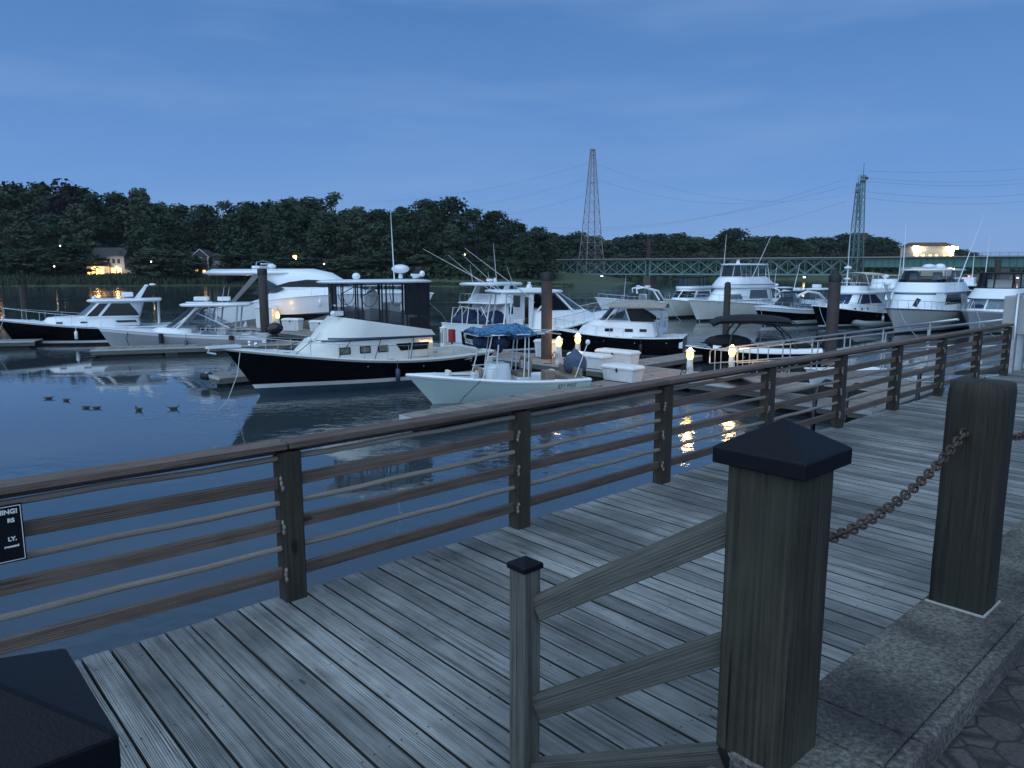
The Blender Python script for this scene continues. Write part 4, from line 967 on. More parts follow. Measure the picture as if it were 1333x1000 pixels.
b_ = MB(); b_.box(-1.3, -.5, -.3, .3, 2.98, 3.22); b_.box(-2.5, -1.8, -.5, 0, 2.95, 3.2); b_.box(-1.6, -.1, .4, .6, 2.86, 2.93); b_.build('radar', M['gel'], t, bevel=.06)
for y, z in ((.9, 3.9), (-.9, 3.8)): antenna(t, (-2.2, y, 2.8), (-2.4, y, z))
b_ = MB(); b_.box(-2.3, -1.8, .1, .7, .9, 1.45); b_.box(-2.3, -1.8, -.7, -.1, .9, 1.45); b_.box(-3.7, -3.2, -.9, .9, .5, 1.0); b_.build('seat', M['vinylw'], t, bevel=.06)
for y in (-.42, .42):
    b_ = MB(); b_.ell((-5.05, y, 1.22), .52, .26, .34, seg=14); b_.box(-5.2, -4.95, y - .1, y + .1, -.3, 1.0); b_.build('outboard_engine', M['blackgl'], t, bevel=.03)
rail(t, H, .1, .42, .42, nst=4, lean=0, name='side_rail')
for tt in (.66, .22):
    b_ = MB(); x, w = H.P(tt, .8); b_.tube([(x, w + .12, 1.12), (x, w + .12, .52)] if tt > .5 else [(x, w + .12, .95), (x, w + .12, .7)], .13 if tt > .5 else .16, 10); b_.build('fender', M['black'], t)
rope = MB(); rope.tube([H.edge(.85, 1, .1), H.edge(.85, 1, -.06, -.5), (2.9, 1.7, .5)], .02, 5); rope.build('mooring_line', M['blackcanvas'], t)

# ---------------------------------------------------------------- 5. long sleek yacht behind
t = boat('motor_yacht', 'long sleek white yacht with curved roof and grey lower hull, behind a brown piling', 'boat', (-6, 56), (-24.2, 60), GB)
H = Hull(-8.6, 7.8, 1.6, 4.6, 1.7, 2.85, 3.1, full=2.0, zk=-.5, flare=.8)
build_hull(t, H, (M['taupe'], M['taupe'], M['antif']), (.1, .3), M['gel'], white_top=1.3, rubr=.05)
build_deck(t, H, .25, .8, .4, M['gel'], M['teak'], camber=.25)
c1 = House([(2.5, -3.6, 1.6, 5.4, 1.9, 1.7), (3.0, -3.2, 1.3, 4.8, 1.8, 1.8), (3.45, -3.2, .5, 3.4, 1.6, 2.0)]); cab = c1.build('deckhouse', M['gel'], t, crown=.05)
c2 = House([(3.40, -3.3, -.6, 3.1, 1.66, 1.8), (4.1, -3.6, -.8, 2.1, 1.55, 2.0), (4.6, -4.2, -1.2, 1.2, 1.3, 2.0), (4.84, -4.6, -2.0, .1, .9, 2.0)]); c2.build('upper_house', M['gel'], t, crown=.08)
b_ = MB()
for sd in (1, -1):
    lo2 = [(-2.9, 3.54), (-1.5, 3.54), (0, 3.54), (1.2, 3.54), (2.3, 3.54)]; hi2 = [(-2.9, 3.56), (-1.6, 3.92), (-.1, 4.10), (.9, 4.06), (1.6, 3.85)]
    b_.grid([[c2.side(x, z, sd, .03) for x, z in lo2], [c2.side((a[0] + c[0]) / 2, (a[1] + c[1]) / 2, sd, .03) for a, c in zip(lo2, hi2)], [c2.side(x, z, sd, .03) for x, z in hi2]])
b_.grid([[c2.front(-.9 + 1.8 * j / 8, z, .03) for j in range(9)] for z in (3.54, 3.75, 3.98)])
b_.build('wrap_window', M['glass'], cab)
slab(t, 'roof', M['gel'], -8.9, -.4, 1.75, 4.42, .34, xm=-4.2, n=2.0, taper=.4, crown=.14)
b_ = MB()
for sd in (1, -1):
    b_.add([(-4.5, sd * 1.65, 4.5), (-3.9, sd * 1.65, 4.5), (-6.0, sd * 1.95, 2.4), (-6.5, sd * 1.95, 2.3), (-4.5, sd * 1.57, 4.5), (-3.9, sd * 1.57, 4.5), (-6.0, sd * 1.85, 2.4), (-6.5, sd * 1.85, 2.3)], [(0, 1, 2, 3), (4, 5, 6, 7)[::-1], (0, 3, 7, 4), (1, 5, 6, 2), (0, 4, 5, 1), (3, 2, 6, 7)])
b_.build('roof_support', mat('grey_support', (.12, .12, .12), rough=.4), t)
b_ = MB()
for sd in (1, -1): b_.add([(-3.4, sd * 1.7, 4.1), (-4.7, sd * 1.75, 3.0), (-3.3, sd * 1.80, 2.75), (-1.9, sd * 1.75, 3.4), (-3.4, sd * 1.66, 4.1), (-4.7, sd * 1.71, 3.0), (-3.3, sd * 1.76, 2.75), (-1.9, sd * 1.71, 3.4)], [(0, 1, 2, 3), (4, 5, 6, 7)[::-1], (0, 3, 7, 4), (1, 5, 6, 2), (0, 4, 5, 1), (3, 2, 6, 7)])
b_.build('side_glass', M['wsglass'], t)
for x0_, x1_ in ((-3.8, 1.8), (4.6, 6.2)):
    b_ = MB()
    for sd in (1, -1):
        top = []; bot = []
        for j in range(9):
            x = x0_ + (x1_ - x0_) * j / 8; tt = (x + 8.6) / 16.4; f = sin(pi * j / 8); z1_ = 1.42 + .02 * j; z0_ = z1_ - (.75 if x0_ < 0 else .35) * f * (1 if j < 5 else .7) - .01
            top.append((x, sd * (H.P(tt, z1_)[1] + .02), z1_)); bot.append((x, sd * (H.P(tt, z0_)[1] + .02), z0_))
        b_.grid([bot, top])
    b_.build('hull_window', M['glass'], t)
rail(t, H, .55, .98, .55, nst=8, r=.016)
b_ = MB(); b_.box(-5.2, -4.6, -.7, .7, 4.95, 5.15); b_.ell((-3.9, 0, 5.1), .35, .35, .2); b_.bar((-4.3, -.8, 5.3), (-4.3, .8, 5.3), .14, .1); b_.build('radar', M['gel'], t)
T(t, 'roof_hoop', M['steel'], ([(-4.6, -1.1, 4.9), (-4.6, -1.0, 5.4), (-4.6, 0, 5.55), (-4.6, 1.0, 5.4), (-4.6, 1.1, 4.9)], .03))

# ---------------------------------------------------------------- 6. white flybridge with navy cockpit canvas, stern on
t = boat('aft_cabin_cruiser', 'white cruiser seen from its stern with navy cockpit covers and curved tubes', 'boat', (3.2, 58), (-3.6, 49.2), GB)
H = Hull(-5.2, 5.2, 1.1, 3.9, 1.25, 1.4, 2.0)
build_hull(t, H, (M['gel'], M['bluestripe'], M['antif']), (.1, .2), M['gel'])
build_deck(t, H, .30, .6, .3, M['gel'], M['sole'])
c1 = House([(1.3, -2.6, 1.2, 4.0, 1.6, 1.9), (2.5, -2.4, .8, 2.6, 1.4, 2)]); cab = c1.build('cabin', M['gel'], t, crown=.05)
c1.wside((-2.0, 1.2), (-1.9, 1.0), 1.8, 2.3).build('side_window', M['glass'], cab)
slab(t, 'flybridge_deck', M['gel'], -3.6, 2.4, 1.75, 2.5, .14)
f1 = House([(2.62, -3.0, 0, 1.6, 1.45, 2.2), (3.15, -2.4, -.2, 1.1, 1.35, 2.2)]); f1.build('flybridge', M['gel'], t)
f2 = House([(3.15, -1.6, -.2, 1.0, 1.25, 2.4), (3.75, -2.0, -.6, .3, 1.15, 2.4)]); f2.wside((-1.4, .1), (-1.2, -.5), 3.17, 3.72, off=0).build('side_glass', M['wsglass'], t); f2.wfront(-.95, .95, 3.17, 3.72, off=0).build('windscreen', M['wsglass'], t)
b_ = MB()
for sd in (1, -1): b_.prism([(-2.9, 2.7), (-2.1, 2.7), (-1.6, 3.8), (-2.1, 3.8)], sd * 1.3 - .05, sd * 1.3 + .05)
b_.build('radar_arch', M['gel'], t, bevel=.03)
slab(t, 'hardtop', M['gel'], -3.9, .7, 1.35, 3.75, .2)
b_ = MB(); b_.ell((-2.2, 0, 4.1), .25, .25, .09); b_.bar((-2.2, -.25, 4.18), (-2.2, .25, 4.18), .1, .08); b_.ell((-.9, .6, 4.1), .1, .1, .18); b_.build('roof_light', M['gel'], t)
antenna(t, (-2.9, -1.2, 3.8), (-3.4, -1.3, 6.6), .02); antenna(t, (-2.6, 1.2, 3.8), (-2.9, 1.2, 5.2), .014)
b_ = MB()
for sd in (1, -1):
    rows = []
    for k in range(7):
        a = pi * k / 6; rows.append([(-2.6 - 2.2 * j / 5, sd * (.95 - .82 * cos(a)) if True else 0, 1.25 + (.85 * sin(a)) * (1 - (j / 5) ** 2.2 * .75)) for j in range(6)])
    b_.grid(rows, 0, True)
    b_.add([rows[k][5] for k in range(7)], [tuple(range(7))])
b_.build('cockpit_cover', M['navycanvas'], t)
tb_ = []
for sd in (1, -1): tb_ += [([(-2.7, sd * .1, 1.3), (-3.6, sd * .2, 2.2), (-4.2, sd * .9, 2.35), (-4.4, sd * 1.7, 1.4)], .03), ([(-4.9, sd * 1.2, 1.2), (-4.8, sd * 1.1, 2.3), (-4.8, sd * .3, 2.3), (-4.9, sd * .2, 1.2)], .028), ([(-3.4, sd * 1.6, 2.55), (-4.2, sd * 1.7, 1.35)], .02), ([(-3.4, sd * .8, 2.55), (-4.5, sd * .9, 1.35)], .02)]
T(t, 'canvas_frame', M['tubew'], *tb_)
T(t, 'ladder', M['blackgl'], *[([(-3.6, y, 2.5), (-3.9, y, 1.2)], .022) for y in (.95, 1.25)], *[([(-3.65 - .07 * k, .95, 2.3 - .3 * k), (-3.65 - .07 * k, 1.25, 2.3 - .3 * k)], .02) for k in range(4)])
rail(t, H, .35, .98, .6)
T(t, 'flybridge_rail', M['steel'], ([(-3.5, -1.65, 2.66), (-3.5, -1.6, 3.2), (-3.5, 1.6, 3.2), (-3.5, 1.65, 2.66)], .02), *[([(-3.5, y, 2.66), (-3.5, y, 3.2)], .016) for y in (-.8, 0, .8)])

# ---------------------------------------------------------------- 7. white express sportfisher with outriggers and dark hull
t = boat('sport_fishing_boat', 'express fishing boat with dark hull, white hardtop and long slanting outriggers, stern towards the viewer', 'boat', (6.8, 48.2), (-2.5, 44.1), GB)
H = Hull(-5.0, 4.7, 1.2, 3.9, 1.12, 1.35, 2.35, full=2.1)
build_hull(t, H, (M['navy'], M['gel'], M['antif']), (.1, .22), M['gel'], white_top=.10, rubr=.045)
build_deck(t, H, .34, .5, .32, M['gel'], M['sole'], toe=.02, camber=.2)
c1 = House([(1.3, -1.5, 1.2, 4.3, 1.55, 1.6), (1.95, -1.4, .8, 3.6, 1.45, 1.6), (2.4, -1.3, .5, 2.6, 1.3, 1.8)]); cab = c1.build('cabin', M['gel'], t, crown=.08)
w1 = House([(2.35, -1.6, .5, 2.5, 1.35, 2.2), (3.42, -1.9, -.5, .75, 1.15, 2.4)])
w1.wside((-1.2, .95), (-.4, -.05), 2.42, 3.3, off=0).build('side_window', M['glass'], t); w1.wfront(-.9, .9, 2.42, 3.35, off=0).build('windscreen', M['wsglass'], t)
b_ = MB()
for sd in (1, -1): b_.tube([w1.side(-1.3, 2.36, sd), w1.side(-.3, 3.35, sd)], .06, 6); b_.tube([w1.side(1.15, 2.36, sd), w1.side(.1, 3.42, sd)], .07, 6); b_.tube([w1.front(sd * .3, 2.36), w1.front(sd * .3, 3.42)], .04, 6)
b_.build('windscreen_frame', M['gel'], t)
b_ = MB()
for sd in (1, -1):
    for xa, xb in ((-3.5, -3.2), (-3.1, -2.9), (-1.6, -1.5)): b_.tube([(xa, sd * 1.35, 1.4), (xb, sd * 1.2, 3.45)], .045, 6)
b_.build('hardtop_leg', M['tubew'], t)
b_ = MB(); b_.box(-1.75, -1.5, -1.2, 1.2, 1.3, 3.4); b_.build('bulkhead', M['gel'], t, bevel=.02)
b_ = MB(); b_.box(-1.78, -1.755, .15, 1.1, 2.55, 3.25); b_.box(-1.78, -1.755, -1.1, -.6, 1.6, 3.2); b_.build('bulkhead_window', M['glass'], t)
b_ = MB(); b_.box(-2.6, -2.0, -.9, .2, .6, 1.9); b_.box(-3.3, -2.7, .3, 1.1, .6, 1.4); b_.build('cockpit_seat', M['gel'], t, bevel=.05)
slab(t, 'hardtop', M['gel'], -3.6, .9, 1.45, 3.45, .16, xm=-.8)
openarray(t, -1.2, 0, 3.68, 1.5, 1.2); b_ = MB(); b_.box(-1.8, -.6, -.5, .5, 3.62, 3.75); b_.build('radar_base', M['gel'], t, bevel=.05)
T(t, 'outrigger', M['tubew'], ([(-1.5, 1.35, 2.9), (-2.2, 1.7, 3.4), (-7.0, 3.0, 6.1)], [.035, .03, .012]))
T(t, 'outrigger', M['tubew'], ([(-1.5, -1.35, 2.9), (-2.2, -1.7, 3.4), (-6.4, -2.8, 6.0)], [.035, .03, .012]))
for sd in (1, -1): T(t, 'rod', M['tubew'], ([(-3.3, sd * .9, 3.5), (-6.0, sd * 1.2, 5.7)], [.02, .008]))
antenna(t, (-2.7, -1.3, 3.6), (-3.3, -1.4, 5.0)); antenna(t, (-3.2, 1.3, 3.6), (-3.4, 1.3, 4.7))
rail(t, H, .40, .985, .62, nst=9, hbow=.7)
tm = text_mesh('GOOSER', .42, 'lettering', M['gel'], t, (-5.03, 1.05, .42), (R(90), 0, R(-90)), .003)
b_ = MB(); b_.lathe([(.001, 0), (.2, 0), (.2, .03), (.001, .03)], (0, 0, 0), 16); o = b_.build('emblem', mat('emblem_grey', (.35, .38, .34), rough=.5), t); o.location = (-5.0, 1.1, .88); o.rotation_euler = (0, R(-90), 0)
b_ = MB(); b_.box(-5.9, -5.02, -1.6, 1.6, .18, .28); b_.build('swim_platform', M['gel'], t, bevel=.03)

# ---------------------------------------------------------------- 8. small black picnic boat with taupe canopy
t = boat('pilot_boat', 'small black-hulled cabin boat under a taupe canvas canopy, behind the white dock boxes', 'boat', (2.7, 44.6), (9.9, 42.2), GB)
H = Hull(-3.8, 3.6, .6, 2.8, 1.08, 1.02, 1.35, full=2.0)
build_hull(t, H, (M['navy'], M['navy'], M['antif']), (.05, .1), M['gel'], rubr=.03)
build_deck(t, H, .38, .5, .25, M['gel'], M['sole'], toe=.02)
c1 = House([(1.05, -2.2, .9, 2.6, 1.08, 1.8), (1.55, -2.1, .8, 2.2, 1.0, 1.9), (1.92, -2.0, .5, 1.5, .92, 2.0)]); cab = c1.build('cabin', M['gel'], t, crown=.03)
for a in (.5, -.65): c1.wside((a - .32, a + .15), (a - .32, a + .15), 1.32, 1.50, off=.02).build('window', M['glass'], cab)
c1.wside((-1.75, -1.35), (-1.75, -1.35), 1.34, 1.50, off=.02).build('window', M['glass'], cab)
w1 = House([(1.9, -2.2, .5, 1.15, .95, 2.6), (2.78, -2.2, -.15, .45, .85, 2.8)])
w1.wfront(-.92, -.05, 1.95, 2.72, off=0, b_=w1.wfront(.05, .92, 1.95, 2.72, off=0)).build('windscreen', M['wsglass'], t)
w1.wside((-.72, .55), (-.40, -.05), 1.95, 2.72, off=0).build('side_glass', M['wsglass'], t)
b_ = MB()
for sd in (1, -1): b_.tube([w1.side(.62, 1.92, sd), w1.side(.02, 2.75, sd)], .04, 6); b_.tube([w1.side(-.75, 1.92, sd), w1.side(-.42, 2.75, sd)], .03, 6)
b_.tube([w1.front(0, 1.92), w1.front(0, 2.75)], .035, 6); b_.tube([w1.side(-.8, 1.92, 1), w1.side(.5, 1.92, 1)] + [w1.front(.9 - .18 * k, 1.92) for k in range(11)] + [w1.side(.5, 1.92, -1), w1.side(-.8, 1.92, -1)], .03, 6)
b_.build('windscreen_frame', M['tubew'], t)
b_ = MB()
for sd in (1, -1): b_.grid([[(-2.25, sd * .98, 1.92), (-1.5, sd * .98, 1.92), (-.80, sd * .97, 1.92)], [(-1.75, sd * .95, 2.3), (-1.3, sd * .95, 2.35), (-.66, sd * .93, 2.35)], [(-1.0, sd * .9, 2.72), (-.8, sd * .9, 2.74), (-.5, sd * .9, 2.75)]])
b_.build('black_side_curtain', M['blackcanvas'], t)
b_ = MB(); rows = []
for i in range(11):
    x = .45 - 3.2 * i / 10; rows.append([(x, 1.02 * cos(pi * k / 10), 2.70 + (.42 if 2 < i < 8 else .36 if i in (2, 8) else .24) * sin(pi * k / 10) ** .6 - (.05 if i == 10 else 0)) for k in range(11)])
b_.grid(rows); b_.grid([[(p_[0], p_[1] * .98, p_[2] - .05) for p_ in r_] for r_ in rows]); b_.build('canopy', M['tancanvas'], t)
b_ = MB(); b_.grid([[(-1.0 - .35 * k, s2 * 1.0, 2.74 - .0 * k) for k in range(6)] for s2 in (1,)] + [[(-1.3 - .3 * k, 1.0, 2.15) for k in range(6)]]); b_.grid([[(-1.0 - .35 * k, -1.0, 2.74) for k in range(6)], [(-1.3 - .3 * k, -1.0, 2.15) for k in range(6)]]); b_.build('clear_side_curtain', M['clear'], t)
T(t, 'canopy_pole', M['tubew'], *[([(x1_, sd * .98, 2.72), (x0_, sd * 1.05, 1.15)], .02) for sd in (1, -1) for x1_, x0_ in ((-2.35, -2.2), (-2.7, -2.6))])
rail(t, H, .45, .985, .50, nst=6, hbow=.6)
b_ = MB(); b_.box(-4.3, -3.78, -1.1, 1.1, .3, .36); b_.build('swim_platform', M['teak'], t)
for x in (.9, -.1, -1.2): 
    pass
# ---------------------------------------------------------------- 9. small white cuddy boat far behind
t = boat('cuddy_boat', 'small white open boat with curved arch windscreen, farthest left of the boats before the bridge', 'boat', (10.9, 92), (19.2, 92.5), GB)
H = Hull(-4.2, 3.9, .9, 2.8, .9, 1.1, 1.5); build_hull(t, H, (M['gel'], M['gel'], M['antif']), (.05, .1), M['gel']); build_deck(t, H, .4, .4, .25, M['gel'])
a1 = House([(1.2, -1.5, .8, 1.9, 1.1, 2), (1.9, -1.5, .2, .9, 1.0, 2)]); a1.wside((-1.4, 1.0), (-1.2, .4), 1.2, 1.9, off=0).build('side_glass', M['wsglass'], t); a1.wfront(-.9, .9, 1.2, 1.9, off=0).build('windscreen', M['wsglass'], t)
T(t, 'radar_arch', M['gel'], *[([(-.2 , s * 1.2, 2.0), (-.1, s * 1.15, 2.55), (-1.2, s * 1.15, 2.75), (-2.8, s * 1.2, 2.3), (-3.6, s * 1.25, 1.1)], .11) for s in (1, -1)], ([(-.2, -1.15, 2.6), (-.2, 1.15, 2.6)], .08))
b_ = MB(); b_.ell((-.6, 0, 2.85), .3, .3, .12); b_.ell((-1.8, 0, 2.85), .4, .3, .1); b_.build('radar', M['gel'], t)
b_ = MB(); b_.box(-1.6, -.8, -.6, .6, .9, 1.9); b_.build('seat', M['vinylw'], t, bevel=.08)
rail(t, H, .45, .98, .5, r=.02); antenna(t, (1.4, 1, 1.3), (1.2, 1, 4.2), .03)

# ---------------------------------------------------------------- 10. small white flybridge
t = boat('small_flybridge_boat', 'smaller white cabin boat with a clear vinyl flybridge, tucked left of the big convertible', 'boat', (15.6, 74.0), (21.5, 81.5), GB)
H = Hull(-4.9, 4.7, .9, 3.5, 1.3, 1.5, 2.0); build_hull(t, H, (M['gel2'], M['gel2'], M['black']), (.25, .3), M['gel']); build_deck(t, H, .25, .6, .3, M['gel'])
c1 = House([(1.5, -2.8, 1.0, 3.4, 1.4, 1.8), (2.0, -2.7, .8, 2.8, 1.35, 1.8), (2.9, -2.5, .2, 1.4, 1.2, 2)]); cab = c1.build('cabin', M['gel'], t)
c1.wfront(-.9, -.05, 2.05, 2.7, b_=c1.wfront(.05, .9, 2.05, 2.7)).build('windscreen', M['glass'], cab); c1.wside((-2.2, 1.3), (-2.1, .6), 2.05, 2.65).build('side_window', M['glass'], cab)
slab(t, 'flybridge_deck', M['gel'], -3.4, 1.6, 1.4, 2.85, .3); e1 = House([(3.15, -1.8, .2, 1.1, 1.15, 2.2), (4.1, -1.7, .1, .9, 1.1, 2.2)])
e1.wside((-1.8, .4), (-1.7, .3), 3.15, 4.05, off=0, b_=e1.wfront(-.95, .95, 3.15, 4.05, off=0)).build('clear_enclosure', M['wsglass'], t)
slab(t, 'canvas_top', M['blackcanvas'], -1.9, 1.1, 1.15, 4.05, .1); T(t, 'enclosure_strut', M['blackcanvas'], *[([e1.side(x, 3.15, s), e1.side(x, 4.05, s)], .04) for x in (-1.8, -.8, .2) for s in (1, -1)])
rail(t, H, .4, .98, .6, r=.02)

# ---------------------------------------------------------------- 11. big convertible sportfisher
t = boat('convertible_fishing_boat', 'large cream-hulled convertible with tall clear-sided flybridge, in front of the green truss', 'boat', (17.3, 70.0), (27.2, 76.5), GB); t.scale = (1, 1, .93)
H = Hull(-6.2, 5.6, 1.3, 4.4, 1.25, 1.75, 2.25, full=2.1); build_hull(t, H, (M['gel2'], M['gel2'], M['black']), (.22, .26), M['gel'], rubr=.06); build_deck(t, H, .25, .7, .3, M['gel'], M['sole'])
c1 = House([(1.7, -2.9, 1.0, 4.4, 1.75, 1.7), (2.4, -2.8, .9, 3.7, 1.7, 1.8), (3.35, -2.7, .5, 2.6, 1.6, 2.0)]); cab = c1.build('cabin', M['gel'], t)
c1.wside((-2.4, .4), (-2.2, .2), 2.25, 3.15).build('side_window', mat('grey_window', (.07, .09, .10), rough=.15), cab); c1.wside((1.3, 3.2), (1.5, 2.4), 2.2, 2.75).build('forward_window', M['wsglass'], cab)
c1.wside((-2.8, 4.2), (-2.8, 4.0), 2.02, 2.09, off=.03, m=12).build('stripe', M['bluestripe'], cab)
f1 = House([(3.35, -3.4, .6, 3.0, 1.75, 2.0), (3.6, -3.4, .6, 3.1, 1.8, 2.0), (4.45, -2.4, .5, 2.1, 1.5, 2.2)]); fbo = f1.build('flybridge', M['gel'], t); f1.wside((-3.3, 2.9), (-3.2, 2.8), 3.66, 3.73, off=.02, m=12).build('stripe', M['bluestripe'], fbo)
e1 = House([(4.45, -2.2, .5, 1.9, 1.45, 2.4), (5.7, -2.3, .4, 1.6, 1.4, 2.4)]); e1.wside((-2.2, 1.0), (-2.3, .9), 4.45, 5.65, off=0, b_=e1.wfront(-.95, .95, 4.45, 5.65, off=0)).build('clear_enclosure', M['wsglass'], t)
T(t, 'enclosure_strut', M['tubew'], *[([e1.side(x, 4.45, s), e1.side(x, 5.68, s)], .035) for x in (-2.2, -1.1, 0, 1.2) for s in (1, -1)], *[([e1.front(y, 4.45), e1.front(y, 5.68)], .035) for y in (-.5, .5)], ([e1.side(-2.2, 4.5, 1)] + [e1.side(x, 4.5, 1) for x in (-1, .5, 1.2)] + [e1.front(.9 - .3 * k, 4.5) for k in range(7)] + [e1.side(-2.2, 4.5, -1)], .03))
slab(t, 'hardtop', M['gel'], -2.6, 1.8, 1.5, 5.68, .14); openarray(t, .2, 0, 5.85, 1.1, .9)
T(t, 'tower_leg', M['tubew'], *[([(-2.6, s * 1.3, 5.7), (-3.2, s * 1.6, 2.0)], .035) for s in (1, -1)], ([(-2.8, -1.4, 4.4), (-2.8, 1.4, 4.4)], .03), ([(-3.0, -1.5, 3.2), (-3.0, 1.5, 3.2)], .03))
T(t, 'outrigger', M['tubew'], ([(.6, 1.7, 3.6), (-1.6, 2.6, 9.3)], [.04, .012])); T(t, 'outrigger', M['tubew'], ([(.4, -1.7, 3.6), (-1.2, -2.8, 9.0)], [.04, .012]))
rail(t, H, .38, .985, .62, nst=9, r=.02)
for x in (3.1, -.6, -.95):
    b_ = MB()
    for s in (1, -1):
        tt = (x + 6.2) / 11.8; w = H.P(tt, 1.35)[1]; b_.ell((x, s * w, 1.35), .16, .03, .07, seg=10)
    b_.build('porthole', M['glass'], t)

# ---------------------------------------------------------------- 12. centre console with T-top behind
t = boat('tee_top_boat', 'small white boat with flat top on thin legs, right of the big convertible', 'boat', (27.2, 85), (34, 88), GB)
H = Hull(-3.8, 3.4, .8, 2.5, .8, .9, 1.2); build_hull(t, H, (M['gel'], M['gel'], M['antif']), (.05, .1), M['gel']); build_deck(t, H, .5, .4, .25, M['gel'])
T(t, 'top_leg', M['tubew'], *[([(x, s * .6, .6), (x * .7, s * .55, 2.75)], .05) for x in (-.8, .6) for s in (1, -1)]); slab(t, 'hardtop', M['gel'], -1.8, 1.7, .95, 2.75, .12)
b_ = MB(); b_.box(-.3, .5, -.45, .45, .4, 1.6); b_.box(-1.2, -.7, -.5, .5, .4, 1.3); b_.ell((0, 0, 3.15), .35, .35, .14); b_.lathe([(.12, 0), (.1, .2)], (0, 0, 2.85), 8); b_.build('console', M['gel'], t, bevel=.04)

# ---------------------------------------------------------------- 13. dark express cruiser
t = boat('express_cruiser', 'low dark-hulled express cruiser with white arch and side stripe, behind the black canopy', 'boat', (21.9, 64.5), (28.6, 69), GB)
H = Hull(-4.4, 4.2, 1.1, 3.2, 1.25, 1.35, 1.75); build_hull(t, H, (M['navy'], M['gel'], M['antif']), (.12, .42), M['gel'], white_top=.34); build_deck(t, H, .42, .5, .3, M['gel'], camber=.25)
a1 = House([(1.5, -2.0, 1.0, 2.3, 1.3, 2), (2.45, -1.6, .2, .6, 1.1, 2)]); a1.wside((-1.9, 1.4), (-1.5, .5), 1.55, 2.4, off=0).build('side_glass', M['wsglass'], t); a1.wfront(-.92, .92, 1.55, 2.4, off=0).build('windscreen', M['wsglass'], t)
T(t, 'radar_arch', M['gel'], *[([(1.0, s * 1.15, 2.55), (-.3, s * 1.2, 2.95), (-1.9, s * 1.25, 2.75), (-2.9, s * 1.35, 2.1), (-3.2, s * 1.4, 1.3)], .12) for s in (1, -1)]); slab(t, 'canvas_top', M['navycanvas'], -1.9, 1.0, 1.15, 2.80, .10)
b_ = MB(); b_.box(-.9, -.3, -.35, .35, 2.95, 3.25); b_.build('radar', M['gel'], t, bevel=.08); rail(t, H, .45, .985, .5, r=.02); antenna(t, (-1.5, -1.1, 2.9), (-2.4, -1.2, 5.4), .03)
b_ = MB(); b_.box(-2.6, -1.6, -1.0, 1.0, .9, 1.6); b_.build('seat', M['vinylw'], t, bevel=.08)

# ---------------------------------------------------------------- 14. hardtop boat half hidden by the piling
t = boat('hardtop_fishing_boat', 'white boat with small hardtop half hidden by the thick capped piling', 'boat', (27.6, 72.5), (33.5, 77.5), GB)
H = Hull(-3.9, 3.6, .9, 3.0, 1.0, 1.2, 1.7); build_hull(t, H, (M['gel'], M['gel'], M['antif']), (.05, .12), M['gel']); build_deck(t, H, .4, .5, .3, M['gel'])
c1 = House([(1.2, -.8, .6, 2.3, 1.1, 2), (1.9, -.7, .3, 1.4, 1.0, 2)]); c1.build('cabin', M['gel'], t); e1 = House([(1.9, -1.0, .2, 1.2, 1.0, 2.2), (2.85, -1.2, -.1, .5, .95, 2.2)]); e1.wside((-.9, .5), (-1.0, 0), 1.9, 2.8, off=0, b_=e1.wfront(-.9, .9, 1.9, 2.8, off=0)).build('windscreen', M['wsglass'], t)
slab(t, 'hardtop', M['gel'], -2.4, 1.0, 1.15, 2.85, .14); T(t, 'top_leg', M['tubew'], *[([(x, s * 1.0, 1.0), (x + .1, s * .95, 2.85)], .05) for x in (-1.0, -2.1) for s in (1, -1)])
b_ = MB(); b_.box(-.6, .1, -.35, .35, 3.05, 3.4); b_.build('radar', M['gel'], t, bevel=.08); rail(t, H, .45, .98, .5, r=.02)

# ---------------------------------------------------------------- 15. navy hull flybridge with blue window covers
t = boat('downeast_flybridge_boat', 'dark-hulled flybridge boat with navy covered windows and small cream bimini', 'boat', (25.2, 61.2), (33.8, 67.5), GB); t.scale = (1, 1, .93)
H = Hull(-5.4, 4.9, 1.2, 3.9, 1.2, 1.4, 2.1, full=2.1); build_hull(t, H, (M['navy'], M['gel2'], M['antif']), (.18, .32), M['gel'], rubr=.05); build_deck(t, H, .22, .6, .3, M['gel'], M['sole'], toe=.02)
c0 = House([(1.4, -3.0, 1.4, 3.9, 1.5, 1.8), (2.15, -2.9, 1.0, 3.2, 1.42, 1.9)]); cab = c0.build('cabin', M['gel'], t, crown=.04)
for x in (2.0, 1.1, .2): c0.wside((x - .11, x + .11), (x - .11, x + .11), 1.6, 1.8, off=.03).build('porthole', M['glass'], cab)
c1 = House([(2.1, -2.9, .8, 2.6, 1.4, 2.2), (3.05, -2.7, .3, 1.7, 1.3, 2.3)]); c1.build('wheelhouse', M['gel'], t)
c1.wfront(-.95, .95, 2.15, 2.98, off=.03).build('window_cover', M['navycanvas'], cab); c1.wside((-.35, 1.3), (-.15, .8), 2.15, 2.98, off=.03).build('window_cover', M['navycanvas'], cab); c1.wside((-2.3, -.5), (-1.2, -.3), 2.15, 2.95, off=.03).build('window_cover', M['navycanvas'], cab)
slab(t, 'flybridge_deck', M['gel'], -3.6, 1.9, 1.6, 3.02, .24); f1 = House([(3.24, -.6, .6, 1.6, 1.1, 2.2), (3.75, -.6, .5, 1.2, 1.0, 2.2)]); f1.build('flybridge', M['gel'], t)
T(t, 'flybridge_rail', M['tubew'], ([(-3.4, 1.4, 3.25), (-3.4, 1.35, 4.0), (-.4, 1.3, 4.0), (1.4, .8, 4.05), (1.5, 0, 4.05), (1.4, -.8, 4.05), (-.4, -1.3, 4.0), (-3.4, -1.35, 4.0), (-3.4, -1.4, 3.25)], .025))
